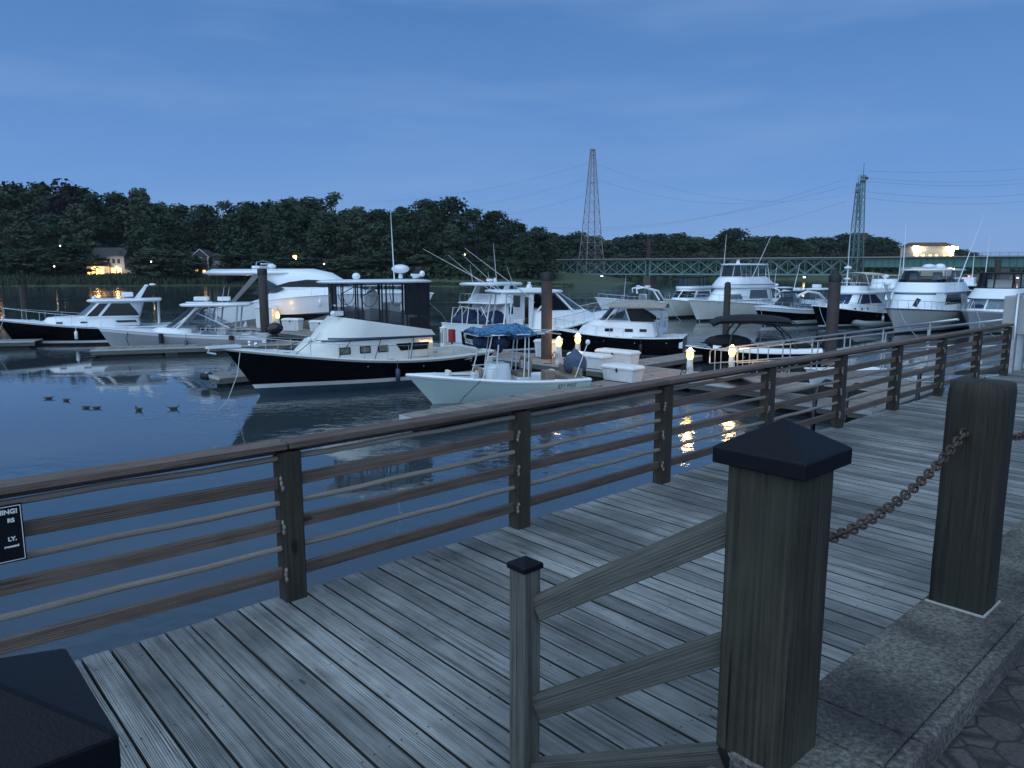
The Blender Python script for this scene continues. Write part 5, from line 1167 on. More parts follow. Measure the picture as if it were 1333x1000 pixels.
T(t, 'bimini_pole', M['tubew'], *[([(x0_, s * 1.2, 3.3), (x1_, s * 1.15, 4.8)], .03) for s in (1, -1) for x0_, x1_ in ((-2.4, -2.7), (-1.4, -1.9), (-.6, .2), (-.5, -.9))])
b_ = MB(); b_.grid([[(.4 - 3.4 * i / 10, 1.2 * cos(pi * k / 8), 4.78 + .22 * sin(pi * k / 8) * sin(pi * min(1, (i + 1.5) / 12)) ** .4) for k in range(9)] for i in range(11)]); b_.grid([[(.4 - 3.4 * i / 10, 1.18 * cos(pi * k / 8), 4.73 + .22 * sin(pi * k / 8) * sin(pi * min(1, (i + 1.5) / 12)) ** .4) for k in range(9)] for i in range(11)]); b_.build('bimini', mat('cream_canvas', (.5, .47, .40), rough=.9), t)
b_ = MB(); b_.tube([(1.1, 0, 3.2), (1.1, 0, 5.6)], .06, 8); b_.ell((1.1, 0, 5.4), .32, .32, .14); b_.ell((1.1, 0, 4.4), .3, .3, .1); b_.build('mast', M['gel'], t); antenna(t, (1.1, 0, 5.5), (1.1, 0, 9.0), .03)
b_ = MB()
for s in (1, -1): b_.prism([(-3.9, 2.0), (-3.4, 2.0), (-2.2, 3.9), (-2.7, 4.0)], s * 1.45 - .05, s * 1.45 + .05)
b_.build('radar_arch', M['gel'], t, bevel=.04)
rail(t, H, .2, .985, .62, nst=11, r=.02)

# ---------------------------------------------------------------- 16. black wake boat under black canopy
t = boat('ski_boat', 'low black ski boat with folding tower and black canopy, beside the gangway lamp', 'boat', (9.3, 38.4), (15.4, 37.4), GB)
H = Hull(-3.2, 2.9, .4, 2.4, .78, .72, .92, full=1.9, zk=-.3); build_hull(t, H, (M['navy'], M['navy'], M['black']), (.0, .05), M['gel'], rubr=.03)
b_ = MB()
for sd in (1, -1):
    rows = [[H.edge(tt, sd, 0, .02), H.edge(tt, sd, .04, .16 + .05 * sin(pi * tt)), H.edge(tt, sd, .30, .20 + .05 * sin(pi * tt)), H.edge(tt, sd, .38, -.1)] for tt in TS if tt < .84]
    b_.grid(rows, 0, True)
b_.build('white_coaming', M['gel'], t)
b_ = MB(); b_.grid([[H.edge(tt, 1, .3, .18), H.edge(tt, 1, .8, .30 if tt > .5 else .22), H.edge(tt, -1, .8, .30 if tt > .5 else .22), H.edge(tt, -1, .3, .18)] for tt in TS if tt < .97]); b_.ell((1.2, 0, 1.15), 1.2, .85, .38); b_.ell((-2.2, 0, 1.0), .7, .8, .22); b_.build('cockpit_cover', M['blackcanvas'], t)
T(t, 'tower', M['blackgl'], *[([(1.3, s * 1.05, .85), (1.15, s * 1.05, 1.6), (.75, s * .95, 2.15), (-.4, s * .9, 2.3)], .055) for s in (1, -1)], *[([(-2.0, s * 1.05, .9), (-1.6, s * 1.0, 1.6), (-1.0, s * .95, 2.1), (.6, s * .9, 2.25)], .05) for s in (1, -1)], ([(.8, -.95, 2.15), (.8, .95, 2.15)], .05), ([(.5, .95, 1.5), (.9, .95, .9)], .03))
b_ = MB(); rows = []
for i in range(13):
    x = 2.1 - 4.1 * i / 12; q = sin(pi * (i + .15) / 12.3) ** .5; rows.append([(x, 1.2 * cos(pi * k / 8), 2.22 + .28 * sin(pi * k / 8) * q + .08 * q - (.12 if i in (0, 12) else 0)) for k in range(9)])
b_.grid(rows); b_.grid([[(p_[0], p_[1] * .97, p_[2] - .12) for p_ in r_] for r_ in rows]); b_.build('canopy', M['blackcanvas'], t)
b_ = MB(); b_.box(-3.9, -3.2, -1.0, 1.0, .15, .25); b_.build('swim_platform', M['teak'], t)
a1 = House([(.9, .6, 1.2, 2.1, 1.0, 2), (1.25, .5, .8, 1.5, .9, 2)]); a1.wfront(-.95, .95, .9, 1.25, off=0).build('windscreen', M['glass'], t)

# ---------------------------------------------------------------- 17. big white flybridge, bow towards us
t = boat('flybridge_yacht', 'big white flybridge yacht facing the viewer under the floodlit building, its bow pointing left', 'boat', (28.5, 55.5), (38.2, 64.5), GB); t.scale = (1, 1, .93)
H = Hull(-6.6, 5.9, 1.2, 4.5, 1.5, 1.75, 2.15, full=2.6); build_hull(t, H, (mat('pale_grey_hull', (.50, .50, .48), rough=.3), M['gel2'], M['black']), (.15, .2), M['bluestripe'], rubr=.05); build_deck(t, H, .2, .8, .3, M['gel'], M['sole'], toe=.02)
c1 = House([(1.8, -4.2, 1.4, 3.9, 1.9, 2.4), (3.35, -4.0, 1.0, 3.1, 1.8, 2.6)]); cab = c1.build('cabin', M['gel'], t)
c1.wside((-2.6, 1.3), (-2.5, .9), 2.3, 3.15).build('side_window', M['glass'], cab); 
c1.wside((-4.1, 1.4), (-4.0, 1.3), 3.17, 3.27, off=.03, m=4, b_=c1.wfront(-1, 1, 3.17, 3.27, off=.03, m=12)).build('stripe', M['bluestripe'], cab)
f1 = House([(3.35, -4.4, 1.0, 3.2, 1.95, 2.6), (4.15, -3.6, .7, 2.5, 1.75, 2.8)]); f1.build('flybridge', M['gel'], t)
b_ = MB(); f2 = House([(4.15, -3.4, .6, 2.45, 1.7, 2.8), (4.4, -3.4, .6, 2.35, 1.68, 2.8)]); f2.build('wind_deflector', M['glass'], t, cap=False)
e1 = House([(4.4, -3.2, .5, 2.2, 1.6, 2.8), (5.15, -3.2, .4, 1.7, 1.5, 2.8)]); e1.wside((-2.4, 1.0), (-2.4, .9), 4.4, 5.1, off=0, b_=e1.wfront(-.95, .95, 4.4, 5.1, off=0)).build('clear_enclosure', M['wsglass'], t)
T(t, 'hardtop_leg', M['tubew'], *[([e1.side(x, 4.3, s), e1.side(x, 5.15, s)], .04) for x in (-3.0, -1.5, .6) for s in (1, -1)])
slab(t, 'hardtop', M['gel'], -3.6, 2.3, 1.75, 5.12, .16); b_ = MB(); b_.ell((.6, .3, 5.5), .75, .45, .2); b_.ell((-1.2, -.3, 5.4), .5, .4, .16); b_.ell((-2.2, .2, 5.5), .4, .4, .25); b_.build('radar', M['gel'], t)
b_ = MB(); b_.box(-.2, .4, -1.2, -.6, 4.2, 5.0); b_.box(-.2, .4, .5, 1.1, 4.2, 5.0); b_.build('helm_seat', M['vinylw'], t, bevel=.08)
b_ = MB(); b_.ell((2.9, -1.9, 4.05), .3, .3, .25); b_.build('searchlight', M['gel'], t)
T(t, 'outrigger', M['tubew'], ([(-.5, 2.0, 3.6), (-2.6, 2.9, 9.8)], [.05, .015])); T(t, 'outrigger', M['tubew'], ([(-.5, -2.0, 3.6), (-2.8, -2.9, 9.4)], [.05, .015]))
rail(t, H, .42, .985, .68, nst=12, r=.02)
b_ = MB(); b_.tube([(4.3, .7, 2.25), (4.1, .9, 2.85)], .17, 10); b_.build('fender', M['black'], t)
b_ = MB(); e_ = H.edge(.35, -1, -.15, -.3); b_.tube([e_, e_ + V((0, 0, .9))], .16, 10); b_.build('fender', M['black'], t)

# ---------------------------------------------------------------- 18. boat between the two big ones
t = boat('trawler', 'small dark-windowed white trawler seen in the gap between the two large white flybridge boats', 'boat', (42.5, 71), (48.5, 79), GB)
H = Hull(-4.6, 4.4, .9, 3.4, 1.2, 1.4, 1.9); build_hull(t, H, (M['gel2'], M['gel2'], M['antif']), (.05, .12), M['gel']); build_deck(t, H, .2, .6, .3, M['gel'])
c1 = House([(1.5, -3, .6, 2.4, 1.4, 2.6), (2.9, -2.9, .4, 2.0, 1.35, 2.6)]); cab = c1.build('cabin', M['gel'], t); c1.wfront(-.96, -.04, 2.0, 2.8, b_=c1.wfront(.04, .96, 2.0, 2.8)).build('windscreen', M['glass'], cab); c1.wside((-2.5, .9), (-2.5, .8), 2.0, 2.75).build('side_window', M['glass'], cab)
slab(t, 'roof', M['gel'], -3.6, 2.4, 1.6, 3.25, .15); b_ = MB(); b_.box(-2.9, 1.8, -1.34, 1.34, 2.9, 3.25); b_.build('roof_shade', M['blackcanvas'], t); b_ = MB(); b_.box(-1, .9, -.9, .9, 3.4, 4.1); b_.build('flybridge', M['gel'], t, bevel=.08); antenna(t, (-.2, .6, 4.1), (-.2, .6, 6.5), .04); rail(t, H, .4, .98, .6, r=.025)

# ---------------------------------------------------------------- 19. flybridge boat at the right edge
t = boat('enclosed_flybridge_boat', 'white flybridge boat with dark-trimmed vinyl enclosure at the right edge', 'boat', (33.6, 54.5), (43.5, 63.5), GB); t.scale = (1, 1, .93)
H = Hull(-6.4, 5.9, 1.0, 4.3, 1.4, 1.6, 2.05, full=2.3); build_hull(t, H, (M['gelgrey'], M['gel2'], M['black']), (.1, .2), M['gel'], white_top=.12); build_deck(t, H, .2, .8, .3, M['gel'], toe=.02)
c1 = House([(1.7, -4, 1.2, 3.4, 1.7, 2.2), (2.85, -3.9, .7, 2.4, 1.6, 2.3)]); cab = c1.build('cabin', M['gel'], t); c1.wfront(-.92, -.03, 2.0, 2.78, b_=c1.wfront(.03, .92, 2.0, 2.78)).build('windscreen', M['wsglass'], cab); c1.wside((-3, .9), (-3, .7), 2.0, 2.7).build('side_window', M['glass'], cab)
f1 = House([(2.85, -4.2, .8, 2.7, 1.8, 2.4), (3.65, -3.6, .4, 1.6, 1.5, 2.6)]); f1.build('flybridge', M['gel'], t)
e1 = House([(3.65, -3, .3, 1.4, 1.4, 2.6), (4.85, -3, .2, 1.1, 1.35, 2.6)]); e1.wside((-3, .8), (-3, .7), 3.7, 4.8, off=0, b_=e1.wfront(-.95, .95, 3.7, 4.8, off=0)).build('clear_enclosure', M['clear'], t)
T(t, 'enclosure_strut', M['blackcanvas'], *[([e1.side(x, 3.65, s), e1.side(x, 4.85, s)], .05) for x in (-3, -1.6, -.3, .8) for s in (1, -1)], *[([e1.front(y, 3.65), e1.front(y, 4.85)], .06) for y in (-.85, 0, .85)], ([e1.side(-3, 3.66, 1), e1.side(.5, 3.66, 1)] + [e1.front(.9 - .3 * k, 3.66, .02) for k in range(7)] + [e1.side(.5, 3.66, -1), e1.side(-3, 3.66, -1)], .07))
slab(t, 'canvas_top', M['blackcanvas'], -3.1, 1.3, 1.45, 4.82, .14); b_ = MB(); b_.box(-.8, -.2, -.9, .9, 3.5, 4.4); b_.build('seat', M['vinylw'], t, bevel=.08)
rail(t, H, .4, .985, .65, nst=9, r=.02); b_ = MB(); b_.ell((4.6, 0, 2.3), .4, .35, .16); b_.build('windlass_cover', M['navycanvas'], t)
antenna(t, (-1, -1.3, 4.9), (-1.6, -1.4, 8.2), .03)

# ---------------------------------------------------------------- 20. inflatable tender
t = boat('inflatable_tender', 'small grey inflatable dinghy floating at the quarter of the dark flybridge boat', 'dinghy', (27.6, 59.5), (31.6, 61.5), GB)
b_ = MB(); b_.tube([(-2.0, .7, .45), (.9, .72, .45), (1.7, .45, .55), (2.05, 0, .62), (1.7, -.45, .55), (.9, -.72, .45), (-2.0, -.7, .45)], [.16] + [.25] * 5 + [.16], 10); b_.build('inflated_tube', mat('grey_hypalon', (.22, .23, .24), rough=.6), t)
b_ = MB(); b_.add([(-1.9, .65, .2), (.9, .65, .2), (1.8, 0, .3), (.9, -.65, .2), (-1.9, -.65, .2), (-1.9, .3, -.15), (1.2, .2, -.1), (1.2, -.2, -.1), (-1.9, -.3, -.15)], [(0, 1, 2, 3, 4), (0, 5, 6, 1), (1, 6, 2), (2, 7, 3), (6, 7, 2), (3, 7, 8, 4), (5, 8, 7, 6), (0, 4, 8, 5)]); b_.build('floor', M['gelgrey'], t)
b_ = MB(); b_.ell((-2.1, 0, .95), .25, .18, .25); b_.box(-2.15, -2.0, -.06, .06, -.3, .9); b_.build('outboard_engine', M['blackgl'], t)
# half hidden low white skiff beyond the railing, right
t = boat('skiff', 'low white skiff lying by the far side of the gangway landing, seen through the railing', 'boat', (12.4, 30.8), (16.2, 33.0), GB)
H = Hull(-2.1, 1.9, .4, 1.7, .5, .5, .75, zk=-.2); build_hull(t, H, (M['gel'], M['gel'], M['gel']), (.0, .05), M['gel']); build_deck(t, H, .75, .15, .12, M['gel'])
b_ = MB(); b_.box(-.8, -.5, -.75, .75, .32, .38); b_.box(.4, .7, -.7, .7, .34, .4); b_.build('thwart', M['teak'], t)
# ---------------------------------------------------------------- two more boats in the far rows
t = boat('sedan_cruiser', 'white cabin boat glimpsed between the dark flybridge boat and the big white yacht', 'boat', (36.5, 74), (41.5, 82), GB)
H = Hull(-4.8, 4.6, .9, 3.6, 1.2, 1.5, 2.0); build_hull(t, H, (M['gel'], M['gel'], M['antif']), (.05, .12), M['gel']); build_deck(t, H, .25, .6, .3, M['gel'])
c1 = House([(1.6, -2.6, .8, 2.8, 1.45, 2.2), (2.9, -2.5, .4, 2.0, 1.35, 2.4)]); cab = c1.build('cabin', M['gel'], t); c1.wfront(-.92, .92, 2.1, 2.75).build('windscreen', M['glass'], cab); c1.wside((-2.2, .8), (-2.2, .6), 2.1, 2.7).build('side_window', M['glass'], cab)
slab(t, 'flybridge_deck', M['gel'], -3.2, 2.2, 1.6, 2.88, .25); f1 = House([(3.1, -1.8, .4, 1.6, 1.3, 2.2), (3.9, -1.6, .2, 1.1, 1.2, 2.2)]); f1.build('flybridge', M['gel'], t)
T(t, 'flybridge_rail', M['tubew'], ([(-1.8, 1.3, 3.6), (-1.8, 1.3, 4.3), (.6, 1.2, 4.3), (.6, -1.2, 4.3), (-1.8, -1.3, 4.3), (-1.8, -1.3, 3.6)], .03)); rail(t, H, .4, .98, .6, r=.02); antenna(t, (-.5, 1.2, 3.9), (-.9, 1.3, 7.4), .03)
b_ = MB(); b_.ell((-.2, 0, 4.2), .35, .35, .2); b_.box(-.4, 0, -.1, .1, 3.8, 4.1); b_.build('radar', M['gel'], t)
t = boat('walkaround_boat', 'white boat with small radar arch between the express cruiser and the big convertible', 'boat', (24.6, 80), (30.2, 83.5), GB)
H = Hull(-3.6, 3.4, .8, 2.8, .9, 1.1, 1.5); build_hull(t, H, (M['gel'], M['gel'], M['antif']), (.05, .12), M['gel']); build_deck(t, H, .4, .4, .25, M['gel'])
c1 = House([(1.1, -.6, .6, 2.2, 1.05, 2), (1.6, -.6, .4, 1.6, 1.0, 2)]); c1.build('cabin', M['gel'], t); w1 = House([(1.6, -.8, .2, 1.1, 1.0, 2.2), (2.3, -1.0, -.1, .4, .9, 2.2)]); w1.wfront(-.92, .92, 1.6, 2.25, off=0).build('windscreen', M['wsglass'], t); w1.wside((-.7, .4), (-.8, 0), 1.6, 2.25, off=0).build('side_glass', M['wsglass'], t)
T(t, 'radar_arch', M['gel'], ([(-1.8, 1.2, 1.1), (-1.5, 1.15, 2.6), (-1.3, .6, 2.9), (-1.3, -.6, 2.9), (-1.5, -1.15, 2.6), (-1.8, -1.2, 1.1)], .08)); rail(t, H, .45, .98, .5, r=.02); antenna(t, (-1.3, .6, 2.9), (-1.6, .6, 5.6), .025)
# deck gear every boat carries: hatch, cleats, fenders, bow line
rr = random.Random(12)
for root, H in HULLS:
    small = H.x1 - H.x0 < 6.5
    if root.name.startswith(('skiff', 'centre_console')): continue
    b_ = MB(); e_ = H.edge(.80, 1, 0, 0); hx = e_.x; hz = e_.z + .085
    if root.name.startswith(('flybridge_cruiser', 'convertible', 'flybridge_yacht', 'sport', 'pilot', 'hardtop', 'express')) and not root.name.startswith('express_boat'):
        b_.box(hx - .05, hx + .42, -.24, .24, hz - .03, hz + .03); b_.build('deck_hatch', M['glass'], root, bevel=.02)
    for tt in (.1, .5, .86):
        for sd in (1, -1):
            b_ = MB(); a = H.edge(tt, sd, .12, .05); b_.tube([a + V((-.12, 0, 0)), a + V((.12, 0, 0))], .018, 5); b_.tube([a + V((-.04, 0, -.05)), a + V((-.04, 0, 0))], .014, 5); b_.tube([a + V((.04, 0, -.05)), a + V((.04, 0, 0))], .014, 5); b_.build('cleat', M['steel'], root)
    for sd in (1, -1):
        if small or rr.random() < .35: continue
        tt = rr.uniform(.28, .6); a = H.edge(tt, sd, -.16, -.05); fm = rr.choice([M['black'], M['gel'], M['bluestripe']])
        b_ = MB(); b_.tube([a + V((0, 0, .1)), a + V((0, 0, -.25)), a + V((0, sd * .02, -.3)), a + V((0, sd * .02, -.75)), a + V((0, 0, -.8))], [.012, .012, .10, .10, .03], 8); b_.build('fender', fm, root)
    if not root.name.startswith('express_boat'):
        b_ = MB(); a = H.edge(.97, 1, .05, .04); b_.tube([a, a + V((.3, .5, -.9)), a + V((.9, 1.3, -1.7)), a + V((1.6, 2.2, -a.z - .1))], .016, 5); b_.build('bow_line', M['docktrim'], root)
    n_ = 3
    for k in range(n_):
        for sd in (1, -1):
            tt = .12 + k * .24; z = H.sheer(tt) - .28; x, w = H.P(tt, z); b_ = MB(); b_.ell((x, sd * (w + .002), z), .035, .012, .022, seg=8, rings=5); b_.build('scupper', M['steel'], root)
# ================================================================ DOCKS: s runs along the main dock to the near right, t across it
def dk(s, t, z=0): return ((s + t) / sqrt(2), (t - s) / sqrt(2), z)
DZ = .46
def floating_dock(p, q, w, label, group='floating docks', name='floating_dock', lights=False):
    p, q = V((p[0], p[1], 0)), V((q[0], q[1], 0)); ln = (q - p).length; d = (q - p).normalized()
    t = empty(name, tuple((p + q) / 2), atan2(d.y, d.x), label, 'dock', group)
    b_ = MB(); n = int(ln / .148)
    for i in range(n): x = -ln / 2 + (i + .5) * ln / n; b_.bar((x, -w / 2, DZ - .02), (x, w / 2, DZ - .02), ln / n - .008, .038)
    b_.build('planking', M['dockw'], t)
    b_ = MB()
    for s in (1, -1): b_.bar((-ln / 2, s * (w / 2 + .03), DZ - .16), (ln / 2, s * (w / 2 + .03), DZ - .16), .05, .26)
    b_.bar((-ln / 2 - .03, -w / 2, DZ - .16), (-ln / 2 - .03, w / 2, DZ - .16), .05, .26); b_.build('side_timber', M['dockside'], t)
    b_ = MB()
    for s in (1, -1): b_.bar((-ln / 2 - .05, s * (w / 2 + .062), DZ - .03), (ln / 2, s * (w / 2 + .062), DZ - .03), .018, .09)
    b_.bar((-ln / 2 - .065, -w / 2 - .05, DZ - .06), (-ln / 2 - .065, w / 2 + .05, DZ - .06), .018, .14); b_.build('edge_strip', M['docktrim'], t)
    k = max(2, int(ln / 3))
    for i in range(k):
        b_ = MB(); x = -ln / 2 + ln * (i + .5) / k; b_.box(x - ln / k * .4, x + ln / k * .4, -w / 2 + .08, w / 2 - .08, -.25, DZ - .2); b_.build('float', M['float'], t, bevel=.03)
    for i in range(max(2, int(ln / 4))):
        b_ = MB(); x = -ln / 2 + .6 + i * 4
        if x > ln / 2 - .3: break
        y = (w / 2 - .12) * (1 if i % 2 else -1); b_.box(x - .12, x + .12, y - .02, y + .02, DZ + .04, DZ + .065); b_.box(x - .05, x - .03, y - .02, y + .02, DZ, DZ + .05); b_.box(x + .03, x + .05, y - .02, y + .02, DZ, DZ + .05); b_.build('cleat', M['steel'], t)
    return t
floating_dock(dk(-66, 26.7), dk(-9.6, 26.7), 2.5, 'main floating dock running diagonally from the gangway foot to the far left')
floating_dock(dk(-17.45, 13.2), dk(-17.45, 25.4), .95, 'narrow finger dock just beyond the railing, nearest the viewer')
fdk = floating_dock(dk(-30.4, 12.8), dk(-30.4, 25.4), 1.25, 'short finger dock end showing off the dark bow, with a black wheel on its corner')
floating_dock((-23.4, 41.2), (-12.3, 45.2), 1.5, 'finger dock at the left below the grey express boat')
floating_dock((-36, 44.9), (-29.8, 46.4), 1.2, 'pale dock end at the extreme left under the dark bow')
floating_dock(dk(-20.5, 39.4), dk(-20.5, 28.0), 1.0, 'finger dock on the far side behind the two big white dock boxes')
floating_dock(dk(-9.8, 24.0), dk(-9.8, 31.5), 3.4, 'square landing dock at the foot of the gangway')
# corner wheel on the finger end
b_ = MB(); b_.lathe([(.08, -.13), (.22, -.13), (.27, -.06), (.27, .06), (.22, .13), (.08, .13)], (0, 0, 0), 16); wt = b_.build('bumper_wheel', M['black'], fdk); wt.location = (-6.35, .62, DZ - .08)
b_ = MB(); b_.lathe([(.001, -.1), (.08, -.12), (.08, .15), (.001, .15)], (0, 0, 0), 10); b_.build('hub', M['docktrim'], wt)
# pilings
def piling(px, Y, r, top, label, capm=None, cone=0, m_='pile'):
    X = (px - 666.5) / 962 * Y * 1.0; t = empty('piling', (X, Y, 0), 0, label, 'piling', 'mooring pilings'); b_ = MB()
    b_.tube([(0, 0, -2.4), (0, 0, top)], r, 20); 
    if m_ == 'pile' and False: pass
    b_.build('shaft', M[m_], t)
    if capm:
        b_ = MB(); b_.lathe([(r * 1.06, -.35), (r * 1.08, .0), (r * .9, .05), (.001, cone)], (0, 0, top), 18); b_.build('cap', M[capm], t)
    return t
piling(345, 50.5, .30, 4.85, 'brown piling at the left standing in front of the sleek yacht', 'black', .08)
piling(711.5, 36.4, .27, 4.65, 'dark brown piling rising behind the mint centre console boat', 'black', .1)
piling(1083, 46.5, .36, 4.45, 'thickest dark piling with a black conical cap, right of the middle', 'black', .55)
piling(945, 52, .23, 3.6, 'thin pointed wooden piling before the big convertible', None, 0, 'pilew')
b_ = MB(); X = (945 - 666.5) / 962 * 52; b_.lathe([(.23, 0), (.19, .35), (.001, .42)], (0, 0, 0), 14); o = b_.build('tip', M['black'], [x for x in bpy.data.objects if x.name.startswith('piling') and abs(x.location.y - 52) < .01][0]); o.location = (0, 0, 3.6)
piling(35, 62, .30, 3.6, 'short pale piling behind the bow at the far left', None, 0, 'pilew')
piling(547.5, 48, .27, 4.95, 'wooden piling seen through the black enclosure of the dark cruiser', 'black', .1, 'pilew')
piling(1291, 82, .3, 6.0, 'distant dark piling between the two right hand flybridge boats', None, 0, 'pilew')
# dock boxes
def dock_box(s, t_, ln, label, w=.72, h=.6, rot=0, loc=None, sup=0):
    p_ = loc or dk(s, t_, DZ); t = empty('dock_box', p_, R(-45) + rot, label, 'dock box', 'white dock boxes'); b_ = MB()
    b_.add([(-ln / 2 + .06, -w / 2 + .05, .02), (ln / 2 - .06, -w / 2 + .05, .02), (ln / 2 - .06, w / 2 - .05, .02), (-ln / 2 + .06, w / 2 - .05, .02), (-ln / 2, -w / 2, h - .1), (ln / 2, -w / 2, h - .1), (ln / 2, w / 2, h - .1), (-ln / 2, w / 2, h - .1)], [(0, 1, 5, 4), (1, 2, 6, 5), (2, 3, 7, 6), (3, 0, 4, 7), (3, 2, 1, 0), (4, 5, 6, 7)])
    for sx_ in (-.3, .3): b_.box(sx_ * ln - .02, sx_ * ln + .02, -w / 2 - .012, -w / 2 + .02, .08, h - .12)
    b_.build('tub', M['boxw'], t, bevel=.03)
    b_ = MB(); a, c = ln / 2 + .04, w / 2 + .04
    b_.add([(-a, -c, h - .1), (a, -c, h - .1), (a, c, h - .1), (-a, c, h - .1), (-a, -c, h - .02), (a, -c, h - .02), (a, c, h - .02), (-a, c, h - .02), (-a + .08, -c + .08, h + .06), (a - .08, -c + .08, h + .06), (a - .08, c - .08, h + .06), (-a + .08, c - .08, h + .06)], [(0, 1, 5, 4), (1, 2, 6, 5), (2, 3, 7, 6), (3, 0, 4, 7), (4, 5, 9, 8), (5, 6, 10, 9), (6, 7, 11, 10), (7, 4, 8, 11), (8, 9, 10, 11), (3, 2, 1, 0)]); b_.build('lid', M['boxw'], t, bevel=.02)
    b_ = MB(); b_.box(-.035, .035, -w / 2 - .06, -w / 2 - .035, h - .2, h - .06); b_.build('latch', M['black'], t)
    return t
dock_box(-20.6, 27.5, 2.0, 'long dock box, rear one of the pair beside the small black boat', h=.66)
dock_box(-20.9, 25.85, 2.0, 'long bluish white dock box, the front one of the pair beside the small black boat')
dock_box(-17.4, 23.6, 1.5, 'lowest dock box, its lid just above the railing, at the nearest finger root', w=.75)
dock_box(-24.9, 27.45, 1.2, 'white dock box just left of the dark brown piling behind the mint boat', h=.85)
dock_box(0, 0, 1.35, 'white dock box nearest the two left lamps, first of two in a row', loc=(-15.9, 53.6, DZ), rot=R(30), h=.85)
dock_box(0, 0, 1.7, 'white dock box, right one of two just left of the dark cruiser', loc=(-13.55, 52.8, DZ), rot=R(30), h=.75)
# lamp pedestals
def pedestal(s, t_, label, power=14, tall=0):
    p_ = dk(s, t_, DZ); t = empty('lamp_pedestal', p_, R(-45), label, 'dock lamp', 'lit power pedestals on the main dock')
    b_ = MB(); b_.add([(-.13, -.11, 0), (.13, -.11, 0), (.13, .11, 0), (-.13, .11, 0), (-.09, -.08, .84), (.09, -.08, .84), (.09, .08, .84), (-.09, .08, .84)], [(0, 1, 5, 4), (1, 2, 6, 5), (2, 3, 7, 6), (3, 0, 4, 7), (4, 5, 6, 7)]); b_.build('pedestal_body', M['boxw'], t, bevel=.02)
    b_ = MB(); b_.lathe([(.08, .84), (.125, .89), (.14, 1.0), (.125, 1.11), (.10, 1.14)], (0, 0, 0), 8, 0, False); b_.build('lamp_glass', M['lampglow'], t)
    b_ = MB(); b_.lathe([(.20, 1.135), (.20, 1.16), (.07, 1.25), (.03, 1.30), (.001, 1.31)], (0, 0, 0), 12); b_.build('lamp_cap', M['boxw'], t)
    for k in range(2):
        b_ = MB(); q = -1 if k else 1
        b_.tube([(q * .12, -.12, .62), (q * .2, -.22, .45), (q * .28, -.25, .12), (q * .15, -.35, .03), (q * .5, -.5, .03)], .018, 6); b_.tube([(q * .13 + .09 * cos(a), -.16, .42 + .14 * sin(a)) for a in [2 * pi * j / 10 for j in range(10)]], .016, 5, closed=True); b_.build('power_cord', M['black'] if k else M['docktrim'], t)
    ld = bpy.data.lights.new('lamp_light', 'POINT'); ld.energy = power; ld.color = (1, .62, .25); ld.shadow_soft_size = .16
    lo = bpy.data.objects.new('lamp_light', ld); COL.objects.link(lo); lo.parent = t; lo.location = (0, 0, 1.42)
    return t
pedestal(-15.7, 25.75, 'lit lamp pedestal nearest the viewer, by the lower end of the gangway', 38)
pedestal(-15.1, 28.0, 'lit lamp pedestal seen through the gangway rails, right of the nearest one', 38)
pedestal(-22.75, 25.85, 'lit lamp pedestal directly beside the dark brown piling', 16)
pedestal(-23.2, 27.75, 'lit lamp pedestal above the boat engine cover, second right of the piling', 45)
pedestal(-51.2, 26.6, 'lit lamp pedestal just right of the brown piling at the left', 14)
pedestal(-52.0, 28.2, 'lit lamp pedestal right of its twin, over the white dock boxes', 14)
pedestal(-58.6, 27.3, 'lit lamp pedestal behind the grey express boat, glowing through its top', 45)
# water pedestal and red extinguisher box
t = empty('water_pedestal', (-3.95, 42.6, DZ), R(-45), 'white dock pedestal with blue and red bands right of the dark cruiser', 'pedestal'); b_ = MB(); b_.box(-.16, .16, -.14, .14, 0, 1.05); b_.build('pedestal_body', M['boxw'], t, bevel=.02)
b_ = MB(); b_.box(-.11, -.03, -.146, -.139, .2, .8); b_.build('blue_band', M['bluestripe'], t); b_ = MB(); b_.box(.04, .10, -.146, -.139, .2, .95); M['redp'] = mat('red_paint', (.25, .02, .02), rough=.5); b_.build('red_band', M['redp'], t)
b_ = MB(); b_.add([(-.2, -.18, 1.05), (.2, -.18, 1.05), (.2, .18, 1.05), (-.2, .18, 1.05), (0, 0, 1.2)], [(0, 1, 4), (1, 2, 4), (2, 3, 4), (3, 0, 4), (3, 2, 1, 0)]); b_.build('cap', M['boxw'], t)
t = empty('fire_box', (-3.45, 42.35, DZ), R(-45), 'red fire extinguisher box standing right of the banded white pedestal', 'fire box'); b_ = MB(); b_.box(-.2, .2, -.12, .12, .25, 1.0); b_.box(-.05, .05, -.05, .05, 0, .25); b_.build('case', M['redp'], t, bevel=.03)
b_ = MB(); b_.box(-.14, .14, -.128, -.119, .35, .9); b_.build('door', mat('red_door', (.32, .03, .03), rough=.3), t)
t = empty('hose_cabinet', (-18.6, 56.2, DZ), R(-30), 'white dock cabinet with brown door, lit warm left of the brown piling', 'cabinet'); b_ = MB(); b_.box(-.9, .9, -.3, .3, 0, 1.5); b_.box(-.98, .98, -.36, .36, 1.5, 1.58); b_.build('case', M['boxw'], t, bevel=.03); b_ = MB(); b_.box(-.4, .35, -.315, -.3, .15, 1.3); b_.build('door', M['teak'], t)
t = empty('fish_cleaning_table', (-21.5, 58.0, DZ), R(-30), 'pale dock locker behind the grey express boat hardtop', 'locker'); b_ = MB(); b_.box(-1.3, 1.3, -.3, .3, 0, 1.3); b_.build('case', M['boxw'], t, bevel=.04)
b_ = MB(); b_.box(-1.35, 1.35, -.35, .35, 1.3, 1.36); b_.build('counter', M['docktrim'], t)
